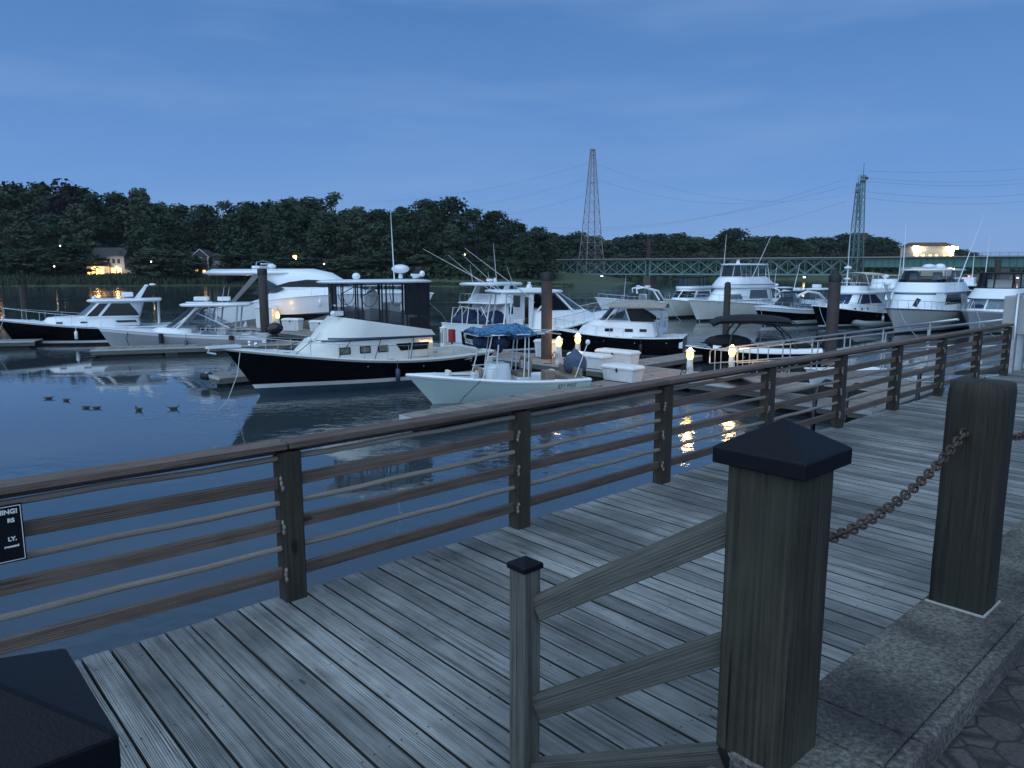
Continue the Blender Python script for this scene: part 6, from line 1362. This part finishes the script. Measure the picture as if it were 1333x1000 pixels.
# gangway
gw = empty('gangway', (8.7, 30.2, DZ), 0, 'aluminium gangway with tube handrails rising from the dock to the boardwalk', 'gangway')
P0, P1 = V((8.7, 30.2, DZ + .06)), V((9.95, 15.6, ZD + .03)); gd = (P1 - P0); gl = Vector((gd.x, gd.y, 0)).normalized(); gs = Vector((gl.y, -gl.x, 0))
def gp(u, s, z): return P0 + gd * u + gs * s + V((0, 0, z)) - V(gw.location)
b_ = MB(); b_.bar(gp(0, 0, 0), gp(1, 0, 0), 1.1, .04); b_.build('walkway', M['alu'], gw)
for s in (.58, -.58):
    b_ = MB(); b_.bar(gp(0, s, -.05), gp(1, s, -.05), .05, .16); b_.build('side_beam', M['alu'], gw)
    top = [gp(0, s, .50), gp(0, s, .98), gp(.012, s, 1.05)] + [gp(k / 8, s, 1.05) for k in range(1, 9)]; mid_ = [gp(0, s, .52), gp(.01, s, .5)] + [gp(k / 8, s, .5) for k in range(1, 9)]
    b_ = MB(); b_.tube(top, .028, 8); b_.tube(mid_, .022, 8); b_.build('handrail', M['alu'], gw)
    for u in (.04, .085, .20, .32, .45, .58, .7, .82, .94): b_ = MB(); b_.tube([gp(u, s, 0), gp(u, s, 1.05)], .02, 6); b_.build('stanchion', M['alu'], gw)
    b_ = MB()
    for a, c in ((.20, .32), (.45, .58), (.7, .82)): b_.tube([gp(a, s, 0), gp(c, s, .5)], .015, 5)
    b_.build('brace', M['alu'], gw)
# utility box at the far end
t = ub_; b_ = MB(); b_.bar((.35, .1, -.2), (.35, .1, .80), .14, .14, up=(0, 1, 0)); b_.bar((1.0, .1, -.2), (1.0, .1, .8), .14, .14, up=(0, 1, 0)); b_.build('leg', M['alu'], t)
b_ = MB(); b_.box(.22, 1.15, -.12, .28, .80, 1.58); b_.build('cabinet_case', mat('pale_grey_cabinet', (.40, .40, .38), rough=.6, var=.08), t, bevel=.02)
T(t, 'steel_frame', M['alu'], ([(.06, 0, .72), (.06, 0, 1.62), (1.4, 0, 1.66)], .035))
b_ = MB(); b_.box(.30, 1.07, -.126, -.119, .88, 1.5); b_.build('door', mat('cabinet_door', (.44, .44, .42), rough=.5), t)
# black ladder hoops outside the railing
for dd_, lab_ in ((11.2, 'black ladder hoop beyond the railing, left of the far bollard'), (8.45, 'smaller black ladder hoop outside the railing near its sixth post')):
    t = empty('ladder', wk(D0 + dd_, NR - .12, ZD), walk_rz, lab_, 'ladder'); b_ = MB()
    pts = [(0, 0, -2.6), (0, 0, -.2), (.02, .0, .18), (.18, .05, .38), (.45, .05, .45), (.62, .05, .42)]; b_.tube(pts, .035, 8); b_.tube([(p_[0], p_[1] + .45, p_[2]) for p_ in pts], .035, 8); b_.build('hoop', M['blackgl'], t)
    for k in range(6): b_ = MB(); b_.tube([(0, 0, -.4 - .35 * k), (0, .45, -.4 - .35 * k)], .022, 6); b_.build('rung', M['blackgl'], t)
# buoy
t = empty('mooring_buoy', (2.1, 26.6, 0), 0, 'white mooring float hanging at the finger dock, seen between the rails', 'buoy'); b_ = MB(); b_.ell((0, 0, .12), .12, .12, .2); b_.lathe([(.05, .3), (.05, .38), (.001, .39)], (0, 0, 0), 8); b_.build('float', M['boxw'], t); T(t, 'line', M['black'], ([(0, 0, .35), (-.4, .5, .5)], .01))
# ducks
M['duck'] = mat('brown_duck', (.045, .035, .028), rough=.9, var=.5, vscale=12)
def duck(x, y, rz, s, label, head=1):
    t = empty('duck', (x, y, 0), rz, label, 'duck', 'ducks on the water'); b_ = MB(); rows = []
    prof = [(-.26, .0, .10), (-.22, .035, .095), (-.14, .075, .06), (-.02, .095, .05), (.08, .09, .05), (.14, .07, .06), (.175, .058, .09), (.19, .045, .12), (.205, .042, .15), (.23, .036, .165), (.26, .018, .158), (.285, .011, .15), (.295, 0, .148)]
    if not head: prof = prof[:6] + [(.19, .045, .08), (.24, .035, .075), (.28, .014, .07), (.31, 0, .068)]
    for x_, r_, z_ in prof: rows.append([(x_ * s, r_ * s * cos(a), (z_ + r_ * .85 * sin(a)) * s) for a in [2 * pi * k / 10 for k in range(10)]])
    b_.grid(rows, 0, True, True); b_.build('body', M['duck'], t); b_ = MB(); b_.add([(-.24 * s, 0, .13 * s), (-.34 * s, .03 * s, .17 * s), (-.34 * s, -.03 * s, .17 * s), (-.26 * s, 0, .08 * s)], [(0, 1, 2), (1, 3, 2), (0, 3, 1), (0, 2, 3)]); b_.build('tail', M['duck'], t); return t
duck(-12.95, 25.2, R(150), .72, 'duck swimming with raised head, the second from the right'); duck(-11.82, 25.4, R(20), .68, 'duck farthest right, nearest the dark bow'); duck(-15.0, 25.6, R(170), .62, 'duck with lowered head in the middle of the group', 0); duck(-14.6, 25.55, R(190), .58, 'duck low in the water just right of the middle one', 0); duck(-17.5, 27.5, R(200), .62, 'duck farthest left on the water', 0); duck(-16.6, 27.1, R(160), .62, 'duck second from the left, alone in the gap', 0)
# ================================================================ FAR SHORE BUILDINGS, BRIDGE, TOWERS
def fx(px, Y): return (px - 666.5) / 962 * Y
M['winlit'] = mat('lit_window', (.9, .6, .3), emit=(1, .55, .18), es=1.6)
M['windim'] = mat('dim_window', (.02, .02, .03), rough=.2)
M['siding'] = mat('grey_siding', (.28, .28, .30), rough=.8); M['roofd'] = mat('dark_shingles', (.04, .038, .04), rough=.9, var=.3); M['brick'] = mat('brown_brick', (.11, .06, .045), rough=.9, var=.25, vscale=2); M['trim'] = mat('white_trim', (.6, .6, .6), rough=.6)
def gable(b_, x0, x1, y0, y1, z0, z1, axis='x', ov=.4):
    if axis == 'x':
        ym = (y0 + y1) / 2; b_.add([(x0 - ov, y0 - ov, z0), (x1 + ov, y0 - ov, z0), (x1 + ov, ym, z1), (x0 - ov, ym, z1), (x0 - ov, y1 + ov, z0), (x1 + ov, y1 + ov, z0)], [(0, 1, 2, 3), (3, 2, 5, 4), (0, 3, 4), (1, 5, 2), (0, 4, 5, 1)])
    else:
        xm = (x0 + x1) / 2; b_.add([(x0 - ov, y0 - ov, z0), (x0 - ov, y1 + ov, z0), (xm, y1 + ov, z1), (xm, y0 - ov, z1), (x1 + ov, y0 - ov, z0), (x1 + ov, y1 + ov, z0)], [(0, 1, 2, 3), (3, 2, 5, 4), (0, 3, 4), (1, 5, 2), (0, 4, 5, 1)])
Yh = 250
t = empty('lit_house', (fx(147, Yh), Yh, 3.2), R(4), 'pale two-storey house with warmly lit ground floor porch on the left bank', 'house')
b_ = MB(); b_.box(-5.2, 5.4, 0, 8, -.5, 6.3); b_.build('wall', M['siding'], t); b_ = MB(); b_.box(-5.8, .5, -2.5, -.05, -.5, 2.9); b_.build('porch_room', M['trim'], t)
b_ = MB(); gable(b_, -5.2, 5.4, 0, 8, 6.3, 9.2); b_.build('roof', M['roofd'], t); b_ = MB(); b_.add([(-6.2, -3, 2.9), (1, -3, 2.9), (1, -.05, 4.2), (-6.2, -.05, 4.2), (-6.2, -.05, 2.9), (1, -.05, 2.9)], [(0, 1, 2, 3), (0, 3, 4), (1, 5, 2), (0, 4, 5, 1)]); b_.build('porch_roof', M['roofd'], t)
for x in (-5.0, -3.6, -2.2, -.8): b_ = MB(); b_.box(x - .5, x + .5, -2.56, -2.5, .2, 2.3); b_.build('window', M['winlit'], t)
for x in (1.6, 3.6): b_ = MB(); b_.box(x - .7, x + .7, -.06, 0, .2, 2.4); b_.build('window', M['winlit'], t)
for x in (.3, 2.0, 3.6): b_ = MB(); b_.box(x - .45, x + .45, -.06, 0, 3.9, 5.4); b_.build('window', M['windim'], t)
for x in (-3.6, 3.0):
    b_ = MB(); b_.ell((x, -3.2 if x < 0 else -.5, 2.5), .18, .18, .18); b_.build('porch_lamp', mat('porch_lamp', (1, .8, .5), emit=(1, .65, .25), es=40), t)
ld = bpy.data.lights.new('porch_light', 'POINT'); ld.energy = 420; ld.color = (1, .62, .25); ld.shadow_soft_size = .5; lo = bpy.data.objects.new('porch_light', ld); COL.objects.link(lo); lo.parent = t; lo.location = (-1.5, -5.0, 2.6)
ld = bpy.data.lights.new('porch_light', 'POINT'); ld.energy = 260; ld.color = (1, .66, .3); ld.shadow_soft_size = .5; lo = bpy.data.objects.new('porch_light', ld); COL.objects.link(lo); lo.parent = t; lo.location = (3.6, -2.6, 2.4)
t = empty('shed', (fx(178, Yh), Yh - 1, 3.0), 0, 'small pale garden shed right of the lit house', 'shed'); b_ = MB(); b_.box(-2.0, 2.0, 0, 4, -.5, 2.2); b_.build('wall', M['siding'], t); b_ = MB(); gable(b_, -2, 2, 0, 4, 2.2, 3.4, 'y', .2); b_.build('roof', M['roofd'], t); b_ = MB(); b_.box(-.8, .8, -.05, 0, 0, 1.8); b_.build('door', M['trim'], t)
t = empty('brick_house', (fx(266, Yh), Yh, 3.0), 0, 'brown brick house with white-edged gable and arched window', 'house'); b_ = MB(); b_.box(-2.7, 2.7, 0, 8, -.5, 6.2); b_.add([(-2.7, 0, 6.2), (2.7, 0, 6.2), (0, 0, 8.6), (-2.7, .3, 6.2), (2.7, .3, 6.2), (0, .3, 8.6)], [(0, 1, 2), (3, 5, 4)]); b_.build('wall', M['brick'], t)
b_ = MB(); gable(b_, -2.7, 2.7, .05, 8, 6.2, 8.7, 'y', .25); b_.build('roof', M['roofd'], t); b_ = MB(); b_.bar((-3, -.12, 6.1), (0, -.12, 8.75), .12, .3); b_.bar((3, -.12, 6.1), (0, -.12, 8.75), .12, .3); b_.box(-2.75, -2.5, -.1, 0, -.5, 6.2); b_.box(2.5, 2.75, -.1, 0, -.5, 6.2); b_.build('gable_trim', M['trim'], t)
b_ = MB(); b_.prism([(-.7, 4.2), (.7, 4.2), (.7, 6), (.4, 6.6), (0, 6.8), (-.4, 6.6), (-.7, 6)], -.08, -.02); o = b_.build('arched_window', M['trim'], t); b_ = MB(); b_.box(-.5, .5, -.12, -.08, 4.4, 5.9); b_.build('pane', M['windim'], o)
for x in (-1.4, 1.2): b_ = MB(); b_.box(x - .5, x + .5, -.06, -.01, .8, 2.0); b_.build('window', M['winlit'], t)
b_ = MB(); b_.box(-6.5, -2.8, 1.5, 8, -.5, 5.8); b_.box(2.8, 9, 2.5, 8, -.5, 5.4); b_.build('wing', M['siding'], t); b_ = MB(); gable(b_, -6.5, -2.8, 1.5, 8, 5.8, 8); gable(b_, 2.8, 9, 2.5, 8, 5.4, 7.6); b_.build('wing_roof', M['roofd'], t)
for x in (-5.7, -4.2): b_ = MB(); b_.box(x - .5, x + .5, 1.42, 1.49, 3.6, 5.2); b_.build('window', M['trim'], t)
t = empty('hillside_house', (fx(391, 263), 263, 7), 0, 'hidden house among the trees with one bright and several small lit windows', 'house'); b_ = MB(); b_.box(-4.5, 4, 0, 6, -5, 4.5); b_.build('wall', mat('dark_siding', (.06, .06, .065), rough=.9), t); b_ = MB(); gable(b_, -4.5, 4, 0, 6, 4.5, 7); b_.build('roof', M['roofd'], t)
M['winhot'] = mat('bright_window', (1, .8, .4), emit=(1, .62, .2), es=14)
b_ = MB(); b_.box(1.2, 2.3, -9.1, -9.0, 1.2, 2.7); b_.box(1.7, 1.8, -9, 0, 1.9, 2.0); b_.build('bay_window', M['winhot'], t)
for x, z in ((-4, 1.9), (-4, -1.0), (-1.2, -1.4)): b_ = MB(); b_.box(x - .16, x + .16, -9.1, -9.0, z - .35, z + .35); b_.build('lantern', M['winhot'], t)
for px, py, Y, lab_ in ((4, 327, 236, 'warm light at the extreme left edge of the wood'), (78, 347, 234, 'small light above the reeds left of the lit house'), (425, 344, 240, 'lone tiny light in the wood between the yacht and the mast'), (606, 332, 240, 'tiny light in the wood above the outriggers'), (88, 321, 240, 'faint light in the trees above the reeds'), (203, 341, 240, 'tiny lamp in the dark between the shed and the brick house')):
    z = 4.8 + (352 - py) * Y / 962; t = empty('bank_lamp', (fx(px, Y), Y, max(.4, z - 4)), 0, lab_, 'lamp', 'small lights on the wooded bank'); h = z - t.location.z; b_ = MB(); b_.tube([(0, 0, -1.5), (0, 0, h)], .05, 6); b_.build('lamp_post', M['black'], t); b_ = MB(); r_ = .55 if px < 10 else .22; b_.ell((0, 0, h), r_, .15, r_); b_.build('lamp_head', mat('warm_lamp', (1, .7, .4), emit=(1, .5, .2) if px < 10 else (1, .8, .5), es=3 if px < 10 else 5), t)

# ---------------------------------------------------------------- the bridge
M['green'] = mat('green_bridge_paint', (.12, .22, .20), rough=.6, var=.2, vscale=.6); M['greend'] = mat('dark_green_girder', (.07, .17, .15), rough=.7, var=.2, vscale=.4); M['rustm'] = mat('rusty_brown_steel', (.10, .055, .045), rough=.8); M['pier'] = mat('bridge_pier_stone', (.10, .075, .065), rough=.95, var=.3)
br = empty('truss_bridge', (fx(735, 308), 308, 0), 0, 'long green steel railway bridge of crossed truss spans with plate girders at the right', 'bridge')
A = V((fx(733, 308), 308, 0)); B = V((fx(1420, 226), 226, 0)); BL = (B - A).length; bd = (B - A).normalized(); bn = V((-bd.y, bd.x, 0)); ZT, ZB = 9.15, 3.0
def bp_(u, s, z): return A + bd * u + bn * s + V((0, 0, z)) - V(br.location)
# u of a picture column
def ucol(px):
    k = (px - 666.5) / 962; return (k * A.y - A.x) / (bd.x - k * bd.y)
uend = ucol(1112)
for i, (u0, u1) in enumerate(((0, ucol(838)), (ucol(843), ucol(975)), (ucol(978), uend))):
    n = max(6, round((u1 - u0) / 9.2)); 
    for s in (0, 6.5):
        b_ = MB()
        b_.bar(bp_(u0, s, ZT - .45), bp_(u1, s, ZT - .45), .5, .55); b_.bar(bp_(u0, s, ZB + .3), bp_(u1, s, ZB + .3), .5, .6); b_.build('chord', M['green'], br)
        b_ = MB()
        for k in range(n):
            a, c = u0 + (u1 - u0) * k / n, u0 + (u1 - u0) * (k + 1) / n
            b_.bar(bp_(a, s - .12, ZB + .6), bp_(c, s - .12, ZT - .7), .16, .34); b_.bar(bp_(c, s + .12, ZB + .6), bp_(a, s + .12, ZT - .7), .16, .34)
            b_.bar(bp_((a + c) / 2, s + .3, ZB + .6), bp_((a + c) / 2, s + .3, ZT - .7), .16, .3, up=(0, 1, 0))
            b_.bar(bp_(a, s, ZB + .6), bp_(a, s, ZT - .7), .2, .26, up=(0, 1, 0))
        b_.build('lattice', M['green'], br)
    b_ = MB()
    for k in range(n + 1): a = u0 + (u1 - u0) * k / n; b_.bar(bp_(a, 0, ZB + .3), bp_(a, 6.5, ZB + .3), .3, .4); b_.bar(bp_(a, 0, ZT - .5), bp_(a, 6.5, ZT - .5), .3, .4)
    b_.build('cross_beam', M['greend'], br)
b_ = MB(); b_.bar(bp_(-3, 3.2, ZT + .05), bp_(BL, 3.2, ZT + .05), 9, .35); b_.build('track_deck', M['rustm'], br)
b_ = MB(); b_.bar(bp_(-3, -1.4, ZT + .02), bp_(BL, -1.4, ZT + .02), .12, .30); b_.build('deck_edge', mat('pale_deck_edge', (.28, .27, .24), rough=.8), br)
b_ = MB(); b_.bar(bp_(-3, -1.2, ZT + 1.25), bp_(BL, -1.2, ZT + 1.25), .07, .07); b_.bar(bp_(-3, -1.2, ZT + .75), bp_(BL, -1.2, ZT + .75), .05, .05)
u = -3
while u < BL: b_.bar(bp_(u, -1.2, ZT), bp_(u, -1.2, ZT + 1.25), .07, .07, up=(0, 1, 0)); u += 2.4
b_.build('parapet_rail', M['rustm'], br)
b_ = MB(); b_.bar(bp_(uend + 1, 0, ZT - 1.7), bp_(BL, 0, ZT - 1.7), .3, 3.1); b_.bar(bp_(uend + 1, 6.5, ZT - 1.7), bp_(BL, 6.5, ZT - 1.7), .3, 3.1)
u = uend + 1.5
while u < BL: b_.bar(bp_(u, -.25, ZT - .2), bp_(u, -.25, ZT - 3.2), .14, .2, up=(0, 1, 0)); u += 1.9
b_.bar(bp_(uend + 1, -.2, ZT - .25), bp_(BL, -.2, ZT - .25), .5, .2); b_.bar(bp_(uend + 1, -.2, ZT - 3.2), bp_(BL, -.2, ZT - 3.2), .5, .2)
b_.build('plate_girder', M['greend'], br)
for u in (-4, ucol(841), ucol(976), uend, ucol(1178), ucol(1240), ucol(1300)):
    b_ = MB(); zt_ = ZB if u <= uend else ZT - 3.3
    b_.prism([(-1.6, -2.4), (1.6, -2.4), (1.3, zt_ - .4), (-1.3, zt_ - .4)], -1.0, 7.5); o = b_.build('pier', M['pier'], br); o.location = bp_(u, 0, 0); o.rotation_euler = (0, 0, atan2(bd.y, bd.x))
b_ = MB()
for u in (ucol(841),):
    for s in (0, 6.5): b_.bar(bp_(u - .9, s, ZB - 2.2), bp_(u - .9, s, ZT), .4, .4, up=(0, 1, 0)); b_.bar(bp_(u + .9, s, ZB - 2.2), bp_(u + .9, s, ZT), .4, .4, up=(0, 1, 0))
    for k in range(5): b_.bar(bp_(u - .9, 0, ZB - 2 + k * 1.8), bp_(u + .9, 0, ZB - .4 + k * 1.5), .15, .15)
b_.build('pier_tower', M['green'], br)
# abutment bank right: shore behind the boats with a retaining wall
def lattice(name, px, Y, ztop, z0, wb_, wt_, label, cat, m_, n=12, legw=.32, brw=.13, cap=True, py0=None):
    t = empty(name, (fx(px, Y), Y, 0), R(20), label, cat); legs = []
    for sx_ in (-1, 1):
        for sy_ in (-1, 1): legs.append(lambda f, sx_=sx_, sy_=sy_: V((sx_ * (wb_ + (wt_ - wb_) * f ** .8) / 2, sy_ * (wb_ + (wt_ - wb_) * f ** .8) / 2, z0 + (ztop - z0) * f)))
    for lg in legs:
        b_ = MB()
        for k in range(6): b_.bar(lg(k / 6), lg((k + 1) / 6), legw, legw, up=(0, 1, 0))
        b_.build('leg', m_, t)
    b_ = MB(); fs_ = [1 - (1 - k / n) ** 1.15 for k in range(n + 1)]
    for a, c in ((0, 1), (1, 3), (3, 2), (2, 0)):
        for k in range(n):
            f0, f1 = fs_[k], fs_[k + 1]; b_.bar(legs[a](f0), legs[c](f1), brw, brw); b_.bar(legs[c](f0), legs[a](f1), brw, brw); b_.bar(legs[a](f1), legs[c](f1), brw, brw)
    b_.build('bracing', m_, t); return t
M['pyl1'] = mat('grey_red_pylon_steel', (.27, .22, .215), rough=.6); M['pyl2'] = mat('green_grey_tower_steel', (.12, .19, .18), rough=.6)
p1 = lattice('lattice_pylon', 768, 345, 58.2, 3, 10.0, 1.6, 'tall reddish lattice pylon behind the left end of the bridge', 'pylon', M['pyl1'], 13, .27, .10)
b_ = MB(); b_.box(-.9, .9, -.9, .9, 58.2, 58.8); b_.bar((-1.8, 0, 44), (1.8, 0, 44), .2, .2); b_.bar((-1.6, 0, 56), (1.6, 0, 56), .2, .2); b_.build('crossarm', M['pyl1'], p1)
p2 = lattice('lattice_tower', 1104.5, 262, 34.6, 2, 3.4, .8, 'green lattice tower, the left one of the close pair standing over the bridge', 'pylon', M['pyl2'], 13, .24, .10)
b_ = MB(); b_.ell((0, 0, 31.4), .8, .8, .4, seg=8); b_.tube([(0, 0, 34.6), (0, 0, 37.5)], .07, 5); b_.build('tower_fitting', M['rustm'], p2)
p3 = lattice('lattice_tower', 1110, 256, 36.4, 2, 3.2, .9, 'green lattice tower with a thin aerial, the right one of the close pair', 'pylon', M['pyl2'], 14, .24, .10)
b_ = MB(); b_.ell((0, 0, 34.4), .9, .9, .5, seg=8); b_.tube([(0, 0, 36.4), (0, 0, 40.3)], .08, 5); b_.bar((0, 0, 35.6), (1.8, 0, 35.6), .2, .2); b_.box(1.3, 1.9, -.3, .3, 35, 35.9); b_.box(.8, 2.8, -1, 1, 15.3, 17.3); b_.build('tower_fitting', M['rustm'], p3)
cb = lattice('signal_mast', 842, 300, 17.2, 9.3, 1.1, .9, 'short rusty signal mast on the bridge between the pylon and the flybridge boat', 'mast', M['rustm'], 5, .12, .06)
b_ = MB(); b_.bar((0, 0, 16.8), (4, 0, 16.8), .15, .15); b_.box(1.5, 2.0, -.2, .2, 15.8, 16.7); b_.build('signal_arm', M['rustm'], cb)
# wires
M['wire'] = mat('wire', (.05, .06, .08), rough=.8)
def wire(p, q, sag, label, r=.026, g='power lines'):
    p, q = V(p), V(q); b_ = MB(); c = (p + q) / 2; b_.tube([p.lerp(q, k / 24) + V((0, 0, -sag * 4 * (k / 24) * (1 - k / 24))) - c for k in range(25)], r, 4); o = b_.build('power_line', M['wire'], loc=tuple(c)); tag(o, label, 'cable', g); return o
def P3(px, py, Y): return at(px, py, Y)
for i, (a, c, sg) in enumerate((((1113, 222, 256), (1420, 210, 300), 2), ((1113, 230, 256), (1420, 222, 300), 3), ((1113, 234, 256), (1420, 228, 300), 3), ((1113, 248, 256), (1420, 240, 300), 3.5), ((1113, 256, 256), (1420, 250, 300), 3.5))):
    wire(P3(*a), P3(*c), sg, f'{["highest", "second", "third", "fourth", "lowest"][i]} power line running right from the green towers')
for i, (a, c, sg) in enumerate((((1104, 232, 262), (772, 300, 345), 4), ((1103, 242, 262), (700, 296, 345), 5), ((1101, 262, 262), (860, 312, 380), 3))):
    wire(P3(*a), P3(*c), sg, f'{["upper", "middle", "lower"][i]} power line falling left from the green towers towards the pylon')
for i, (a, c, sg) in enumerate((((768, 212, 345), (480, 262, 420), 4), ((768, 232, 345), (480, 280, 420), 4), ((768, 252, 345), (560, 290, 420), 3), ((772, 212, 345), (1100, 254, 420), 9), ((772, 232, 345), (1000, 262, 420), 5))):
    wire(P3(*a), P3(*c), sg, f'{["top left", "middle left", "low left", "top right", "low right"][i]} faint power line strung from the lattice pylon')
# floodlit building
Yb = 372
t = empty('floodlit_building', (fx(1207, Yb), Yb, 8), R(-3), 'pale flat building with brown hipped roof and blinding floodlights beyond the bridge', 'building')
b_ = MB(); b_.box(-9.8, 9.8, 0, 14, -6, 8.6); b_.build('wall', mat('cream_wall', (.5, .45, .36), rough=.8), t)
b_ = MB(); b_.add([(-10.5, -.8, 8.6), (10.5, -.8, 8.6), (10.5, 14.8, 8.6), (-10.5, 14.8, 8.6), (-8, 5, 10.6), (8, 5, 10.6), (8, 9, 10.6), (-8, 9, 10.6)], [(0, 1, 5, 4), (1, 2, 6, 5), (2, 3, 7, 6), (3, 0, 4, 7), (4, 5, 6, 7), (3, 2, 1, 0)]); b_.build('roof', M['brick'], t)
for x in (-8, -5, -1.5, 1.5, 5.5, 8.5): b_ = MB(); b_.box(x - .7, x + .7, -.1, 0, 2.4, 4.6); b_.build('window', M['winlit'], t)
M['flood'] = mat('floodlight', (1, 1, .8), emit=(1, .80, .45), es=180)
for x in (-10.2, -8.6, 8.8, 10.4):
    b_ = MB(); b_.ell((x, -1.2, 7.9 if x < 0 else 7.7), .75, .3, .6); b_.build('floodlamp', M['flood'], t)
for x in (-8.5, 8.5):
    ld = bpy.data.lights.new('flood_light', 'POINT'); ld.energy = 800; ld.color = (1, .8, .5); ld.shadow_soft_size = .6; lo = bpy.data.objects.new('flood_light', ld); COL.objects.link(lo); lo.parent = t; lo.location = (x, -4.5, 7)
# low quay lights and parked cars under the girders
for i, (px, py, Y, c, lab_) in enumerate(((1043, 361, 320, (1, .8, .4), 'small warm lamp just under the truss near the dark express boat'), (1160, 368, 300, (1, .5, .3), 'orange quay lamp left of the big flybridge yacht'), (839, 364, 330, (1, 1, .9), 'white quay lamp at the foot of the bridge pier'), (782, 360, 330, (1, 1, .95), 'white lamp under the truss over the marsh point'), (1318, 362, 300, (1, .35, .25), 'reddish lamp behind the vinyl enclosure at the right'))):
    z = 4.8 + (352 - py) * Y / 962; t = empty('quay_lamp', (fx(px, Y), Y, .2), 0, lab_, 'lamp', 'lamps near the bridge'); b_ = MB(); b_.tube([(0, 0, -1), (0, 0, z - .2)], .08, 6); b_.build('lamp_post', M['black'], t); b_ = MB(); b_.ell((0, 0, z - .1), .5, .2, .3); b_.build('lamp_head', mat('quay_lamp_glow', c, emit=c, es=7), t)
def car(px, Y, z, rz, colr, label):
    t = empty('parked_car', (fx(px, Y), Y, z), rz, label, 'car', 'cars parked on the far quay'); b_ = MB()
    b_.prism([(-2.2, .3), (2.2, .3), (2.25, .8), (1.4, .95), (.7, 1.45), (-1.2, 1.45), (-1.9, .95), (-2.25, .9)], -.85, .85); b_.build('body', mat('car_paint', colr, rough=.3), t, bevel=.05)
    for x in (-1.35, 1.35):
        for y in (-.8, .8): b_ = MB(); b_.lathe([(.001, -.1), (.32, -.1), (.32, .1), (.001, .1)], (0, 0, 0), 12); o = b_.build('wheel', M['black'], t); o.location = (x, y, .3); o.rotation_euler = (R(90), 0, 0)
    for y in (-.6, .6): b_ = MB(); b_.box(-2.34, -2.26, y - .22, y + .22, .7, .9); b_.build('tail_light', mat('tail_light', (1, .1, .05), emit=(1, .12, .05), es=14), t)
    b_ = MB(); b_.prism([(-1.15, .98), (1.25, .98), (.68, 1.38), (-1.1, 1.38)], -.87, .87); b_.build('window', M['glass'], t)
# the far right quay the cars stand on
qb = MB(); qb.box(fx(1150, 300), fx(1420, 300), 296, 330, -2, 1.6); tag(qb.build('quay', mat('quay_concrete', (.14, .13, .12), rough=.95, var=.2)), kind='structure')
car(1236, 299, 1.6, R(100), (.2, .2, .2), 'grey car with red tail lights, left of the two on the far quay'); car(1254, 299, 1.6, R(80), (.25, .25, .27), 'silver car with red tail lights, right of the two on the far quay')
# ---------------------------------------------------------------- evening haze
hz = MB(); hz.add([(x, y, z) for z in (-4, 75) for x, y in ((-3200, -3200), (3200, -3200), (3200, 4700), (-3200, 4700))], [(3, 2, 1, 0), (4, 5, 6, 7), (0, 1, 5, 4), (1, 2, 6, 5), (2, 3, 7, 6), (3, 0, 4, 7)])
hm = bpy.data.materials.new('haze'); hm.use_nodes = True; hn = hm.node_tree; hn.nodes.clear(); ho = hn.nodes.new('ShaderNodeOutputMaterial'); hv = hn.nodes.new('ShaderNodeVolumePrincipled')
hv.inputs['Density'].default_value = .00006; hv.inputs['Color'].default_value = (.85, .9, 1, 1); hn.links.new(hv.outputs[0], ho.inputs['Volume'])
tag(hz.build('haze', hm), kind='stuff', label='faint evening haze over the harbour', cat='haze')
# ================================================================ every repeated part its own object
import bmesh
SPLIT = {'window', 'side_window', 'porthole', 'window_frame', 'side_glass', 'enclosure_strut', 'timber_burr', 'hull_window', 'window_cover', 'black_side_curtain', 'clear_side_curtain', 'roof_support', 'stanchion',
         'leg', 'helm_seat', 'seat', 'canopy_pole', 'top_leg', 'hardtop_leg', 'grab_rod', 'aft_post', 'bow_backrest', 'navy_bag', 'cockpit_seat', 'canvas_frame', 'tower_leg', 'tower', 'bimini_pole', 'radar_arch', 'lower_mesh_panel',
         'cockpit_cover', 'thwart', 'rod_holder', 'bow_cushion', 'windscreen', 'forward_window', 'stripe', 'bulkhead_window', 'rear_seat', 'wing', 'wing_roof', 'door', 'clear_enclosure', 'white_coaming', 'handrail', 'float', 'hardtop_frame', 'side_rail', 'roof_light'}
def split_loose(o):
    bm = bmesh.new(); bm.from_mesh(o.data); bmesh.ops.remove_doubles(bm, verts=bm.verts, dist=1e-4); bm.faces.ensure_lookup_table()
    seen = set(); comps = []
    for f in bm.faces:
        if f.index in seen: continue
        st = [f]; comp = []; seen.add(f.index)
        while st:
            g = st.pop(); comp.append(g.index)
            for v in g.verts:
                for h in v.link_faces:
                    if h.index not in seen: seen.add(h.index); st.append(h)
        comps.append(comp)
    if 1 < len(comps) <= 30:
        for k, comp in enumerate(comps):
            b2 = bm.copy(); b2.faces.ensure_lookup_table(); keep = set(comp)
            bmesh.ops.delete(b2, geom=[f for f in b2.faces if f.index not in keep], context='FACES')
            me = bpy.data.meshes.new(o.name.split('.')[0]); b2.to_mesh(me); b2.free()
            for m in o.data.materials: me.materials.append(m)
            if k == 0: o.data = me
            else: c = o.copy(); c.data = me; COL.objects.link(c)
    bm.free()
for o in [x for x in bpy.data.objects if x.type == 'MESH' and x.parent and x.name.split('.')[0] in SPLIT]: split_loose(o)
